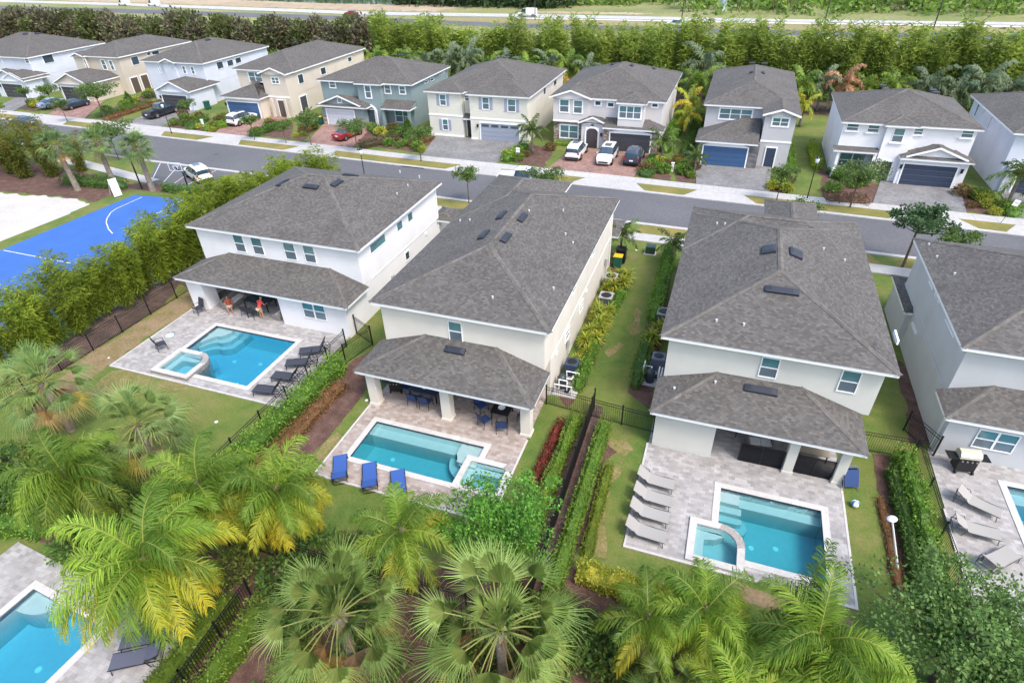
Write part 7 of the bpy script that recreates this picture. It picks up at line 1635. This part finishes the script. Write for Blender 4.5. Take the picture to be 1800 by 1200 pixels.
# --- front gardens of the far row
for n, (p0, p1, w_, h_, pal, lab) in enumerate((((-24.6, 66.0), (-23.9, 72.0), 1.2, .9, P_HEDGE, 'hedge between the cream house drive and the brick drive'), ((-73.8, 67.5), (-75.8, 73), 1.4, .7, P_HEDGED, 'dark hedge right of the black pickup'), ((-71.2, 67.5), (-68.8, 74), 1.6, .8, [(.12, .22, .02), (.16, .27, .03), (.1, .18, .02)], 'bright clipped hedge left of the white car drive'), ((-62.5, 66.8), (-61.5, 73.5), 1.3, .7, P_HEDGED, 'hedge right of the tan house drive'),
        ((-91.5, 68.5), (-91.5, 80), 1.2, .5, P_RUST, 'rusty orange hedge left of the black pickup drive'), ((-94.3, 69.5), (-93.6, 79.5), 1.0, .4, P_HEDGED, 'low green border in front of the beige house porch'), ((-44.8, 66.6), (-41.8, 71), 1.6, .7, [(.09, .07, .04), (.13, .1, .06), (.07, .08, .03)], 'brownish shrub bed right of the red car'), ((-45.4, 74.5), (-42.2, 74.5), .9, .7, P_HEDGED, 'dark hedge below the sea green house window'),
        ((9.9, 72.6), (9.8, 80.8), .8, .9, [(.2, .3, .02), (.27, .36, .03), (.3, .36, .04)], 'lime green hedge beside the white house wall'), ((7.2, 71), (7.0, 82), .9, .7, P_HEDGE, 'green hedge along the right wall of the grey house'), ((11.2, 70.4), (14.6, 70.3), .7, .7, P_HEDGED, 'dark hedge below the porch window of the white house'), ((25.9, 63.5), (26.6, 66), 1.2, .7, P_HEDGE, 'hedge beside the rightmost driveway'),
        ((-20.9, 74.2), (-17.9, 74.2), .7, .5, [(.16, .26, .03), (.2, .3, .04)], 'light hedge below the stone-framed window'), ((-7.0, 74.2), (-6.7, 90), 1.4, 1.1, P_HEDGE, 'loose planting in the gap beside the stone-based house'), ((-4.6, 73.4), (-4.2, 90), 1.0, 1.0, P_HEDGED, 'planting along the left wall of the grey house'), ((-119.5, 67.6), (-116.8, 70.8), 1.6, .8, [(.13, .2, .03), (.18, .26, .04)], 'lime shrubs before the far left garage'),
        ((-38.6, 68.4), (-37.4, 72.6), 1.2, .7, P_RUST, 'rusty shrubs left of the cream house drive'), ((10.2, 64.2), (14.2, 64.2), 2.6, .35, [(.2, .12, .08), (.15, .09, .06), (.12, .1, .05)], 'reddish brown ground planting under the street tree by the white house'), ((-8.0, 65.3), (-7.2, 69.5), 1.6, .6, P_HEDGED, 'dark shrubs right of the brick drive'), ((-18.2, 49.8), (-18, 52.5), 1.5, 1.1, P_HEDGE, 'green shrubs at the front corner of the white house'),
        ((-21.6, 46.6), (-20.6, 51), 1.6, 1.6, P_HEDGE, 'bushy green shrubs past the end wall of the white house'))):
    hedge('hedge', lab, p0, p1, w_, h_, pal, ln=.22, dens=42, group='garden hedges of the far row', seed=100+n)
for x, y, s, lab in ((-40.9, 72.5, 1.0, 'dark conical shrub by the arched door of the sea green house'), (-95.4, 77.0, .9, 'conical shrub by the porch of the beige house')):
    plant('cone', shrub((1.0, 1.0, 1.3), 1500, .2, .12, P_HEDGED, seed=97, cone=1), lab, 'shrub', x, y, None, s, 'conical shrubs')
for x, y, s, lab in ((6.6, 64.8, .9, 'yellow shrub under the small street tree by the grey house lawn'), (24.4, 65.6, .8, 'yellow shrub at the right driveway bed, upper'), (24.6, 63.8, .7, 'yellow shrub at the right driveway bed, lower'), (-4.3, 68.3, .8, 'yellow shrub by the white utility pedestal'), (-36.2, 67.2, .7, 'yellow shrub at the foot of the cream house tree')):
    plant('ysh', shrub((.8, .8, .55), 700, .16, .1, P_YEL, seed=98), lab, 'shrub', x, y, None, s, 'yellow garden shrubs')
# --- beyond the highway: scrub that reads as one mass, and a few separate trees
r = random.Random(9); m = MB()
for i in range(520):
    x = r.uniform(-95, 160); y = r.uniform(203, 262) if x > -20 else r.uniform(222, 275)
    if y < 209 and r.random() < .5: continue
    g_ = noise.noise(Vector((x*.03, y*.05, 0))); pal = [(.15, .25, .04), (.2, .3, .05), (.11, .19, .035)] if g_ > -.1 else [(.07, .12, .03), (.09, .14, .04), (.13, .13, .05)]
    s = r.uniform(1.3, 3.2)*(1+(y-203)/90); leafcloud(m, r, (x, y, s*.45), (s*1.3, s, s*.75), 42, s*.5, s*.33, pal, .5)
for i in range(380):
    x = r.uniform(-420, -95); y = 250-(x+95)*.12+r.uniform(0, 40); s = r.uniform(3, 5); leafcloud(m, r, (x, y, s*.5), (s*1.3, s, s), 34, s*.5, s*.33, P_HEDGED, .5)
for i in range(150):
    x = r.uniform(-122, -58); y = 214+r.uniform(0, 26)-(x+90)*.05; s = r.uniform(3, 4.6); leafcloud(m, r, (x, y, s*.7), (s*1.2, s, s), 55, s*.42, s*.28, [(.03, .06, .025), (.045, .08, .03), (.06, .1, .035)], .5)
o = m.build('roadside_scrub', LEAF); tag(o, 'mass of light and dark green scrub beyond the highway', 'scrub', kind='stuff')
for i, (x, y, s) in enumerate(((60, 214, 2.2), (72, 218, 2.6), (84, 216, 2.4), (48, 220, 2.1), (-20, 216, 1.7), (-4, 214, 1.8), (6, 217, 1.7), (30, 219, 1.9))):
    plant('ob', OB, 'separate round tree in the scrub beyond the highway', 'tree', x, y, None, s, 'trees beyond the highway')
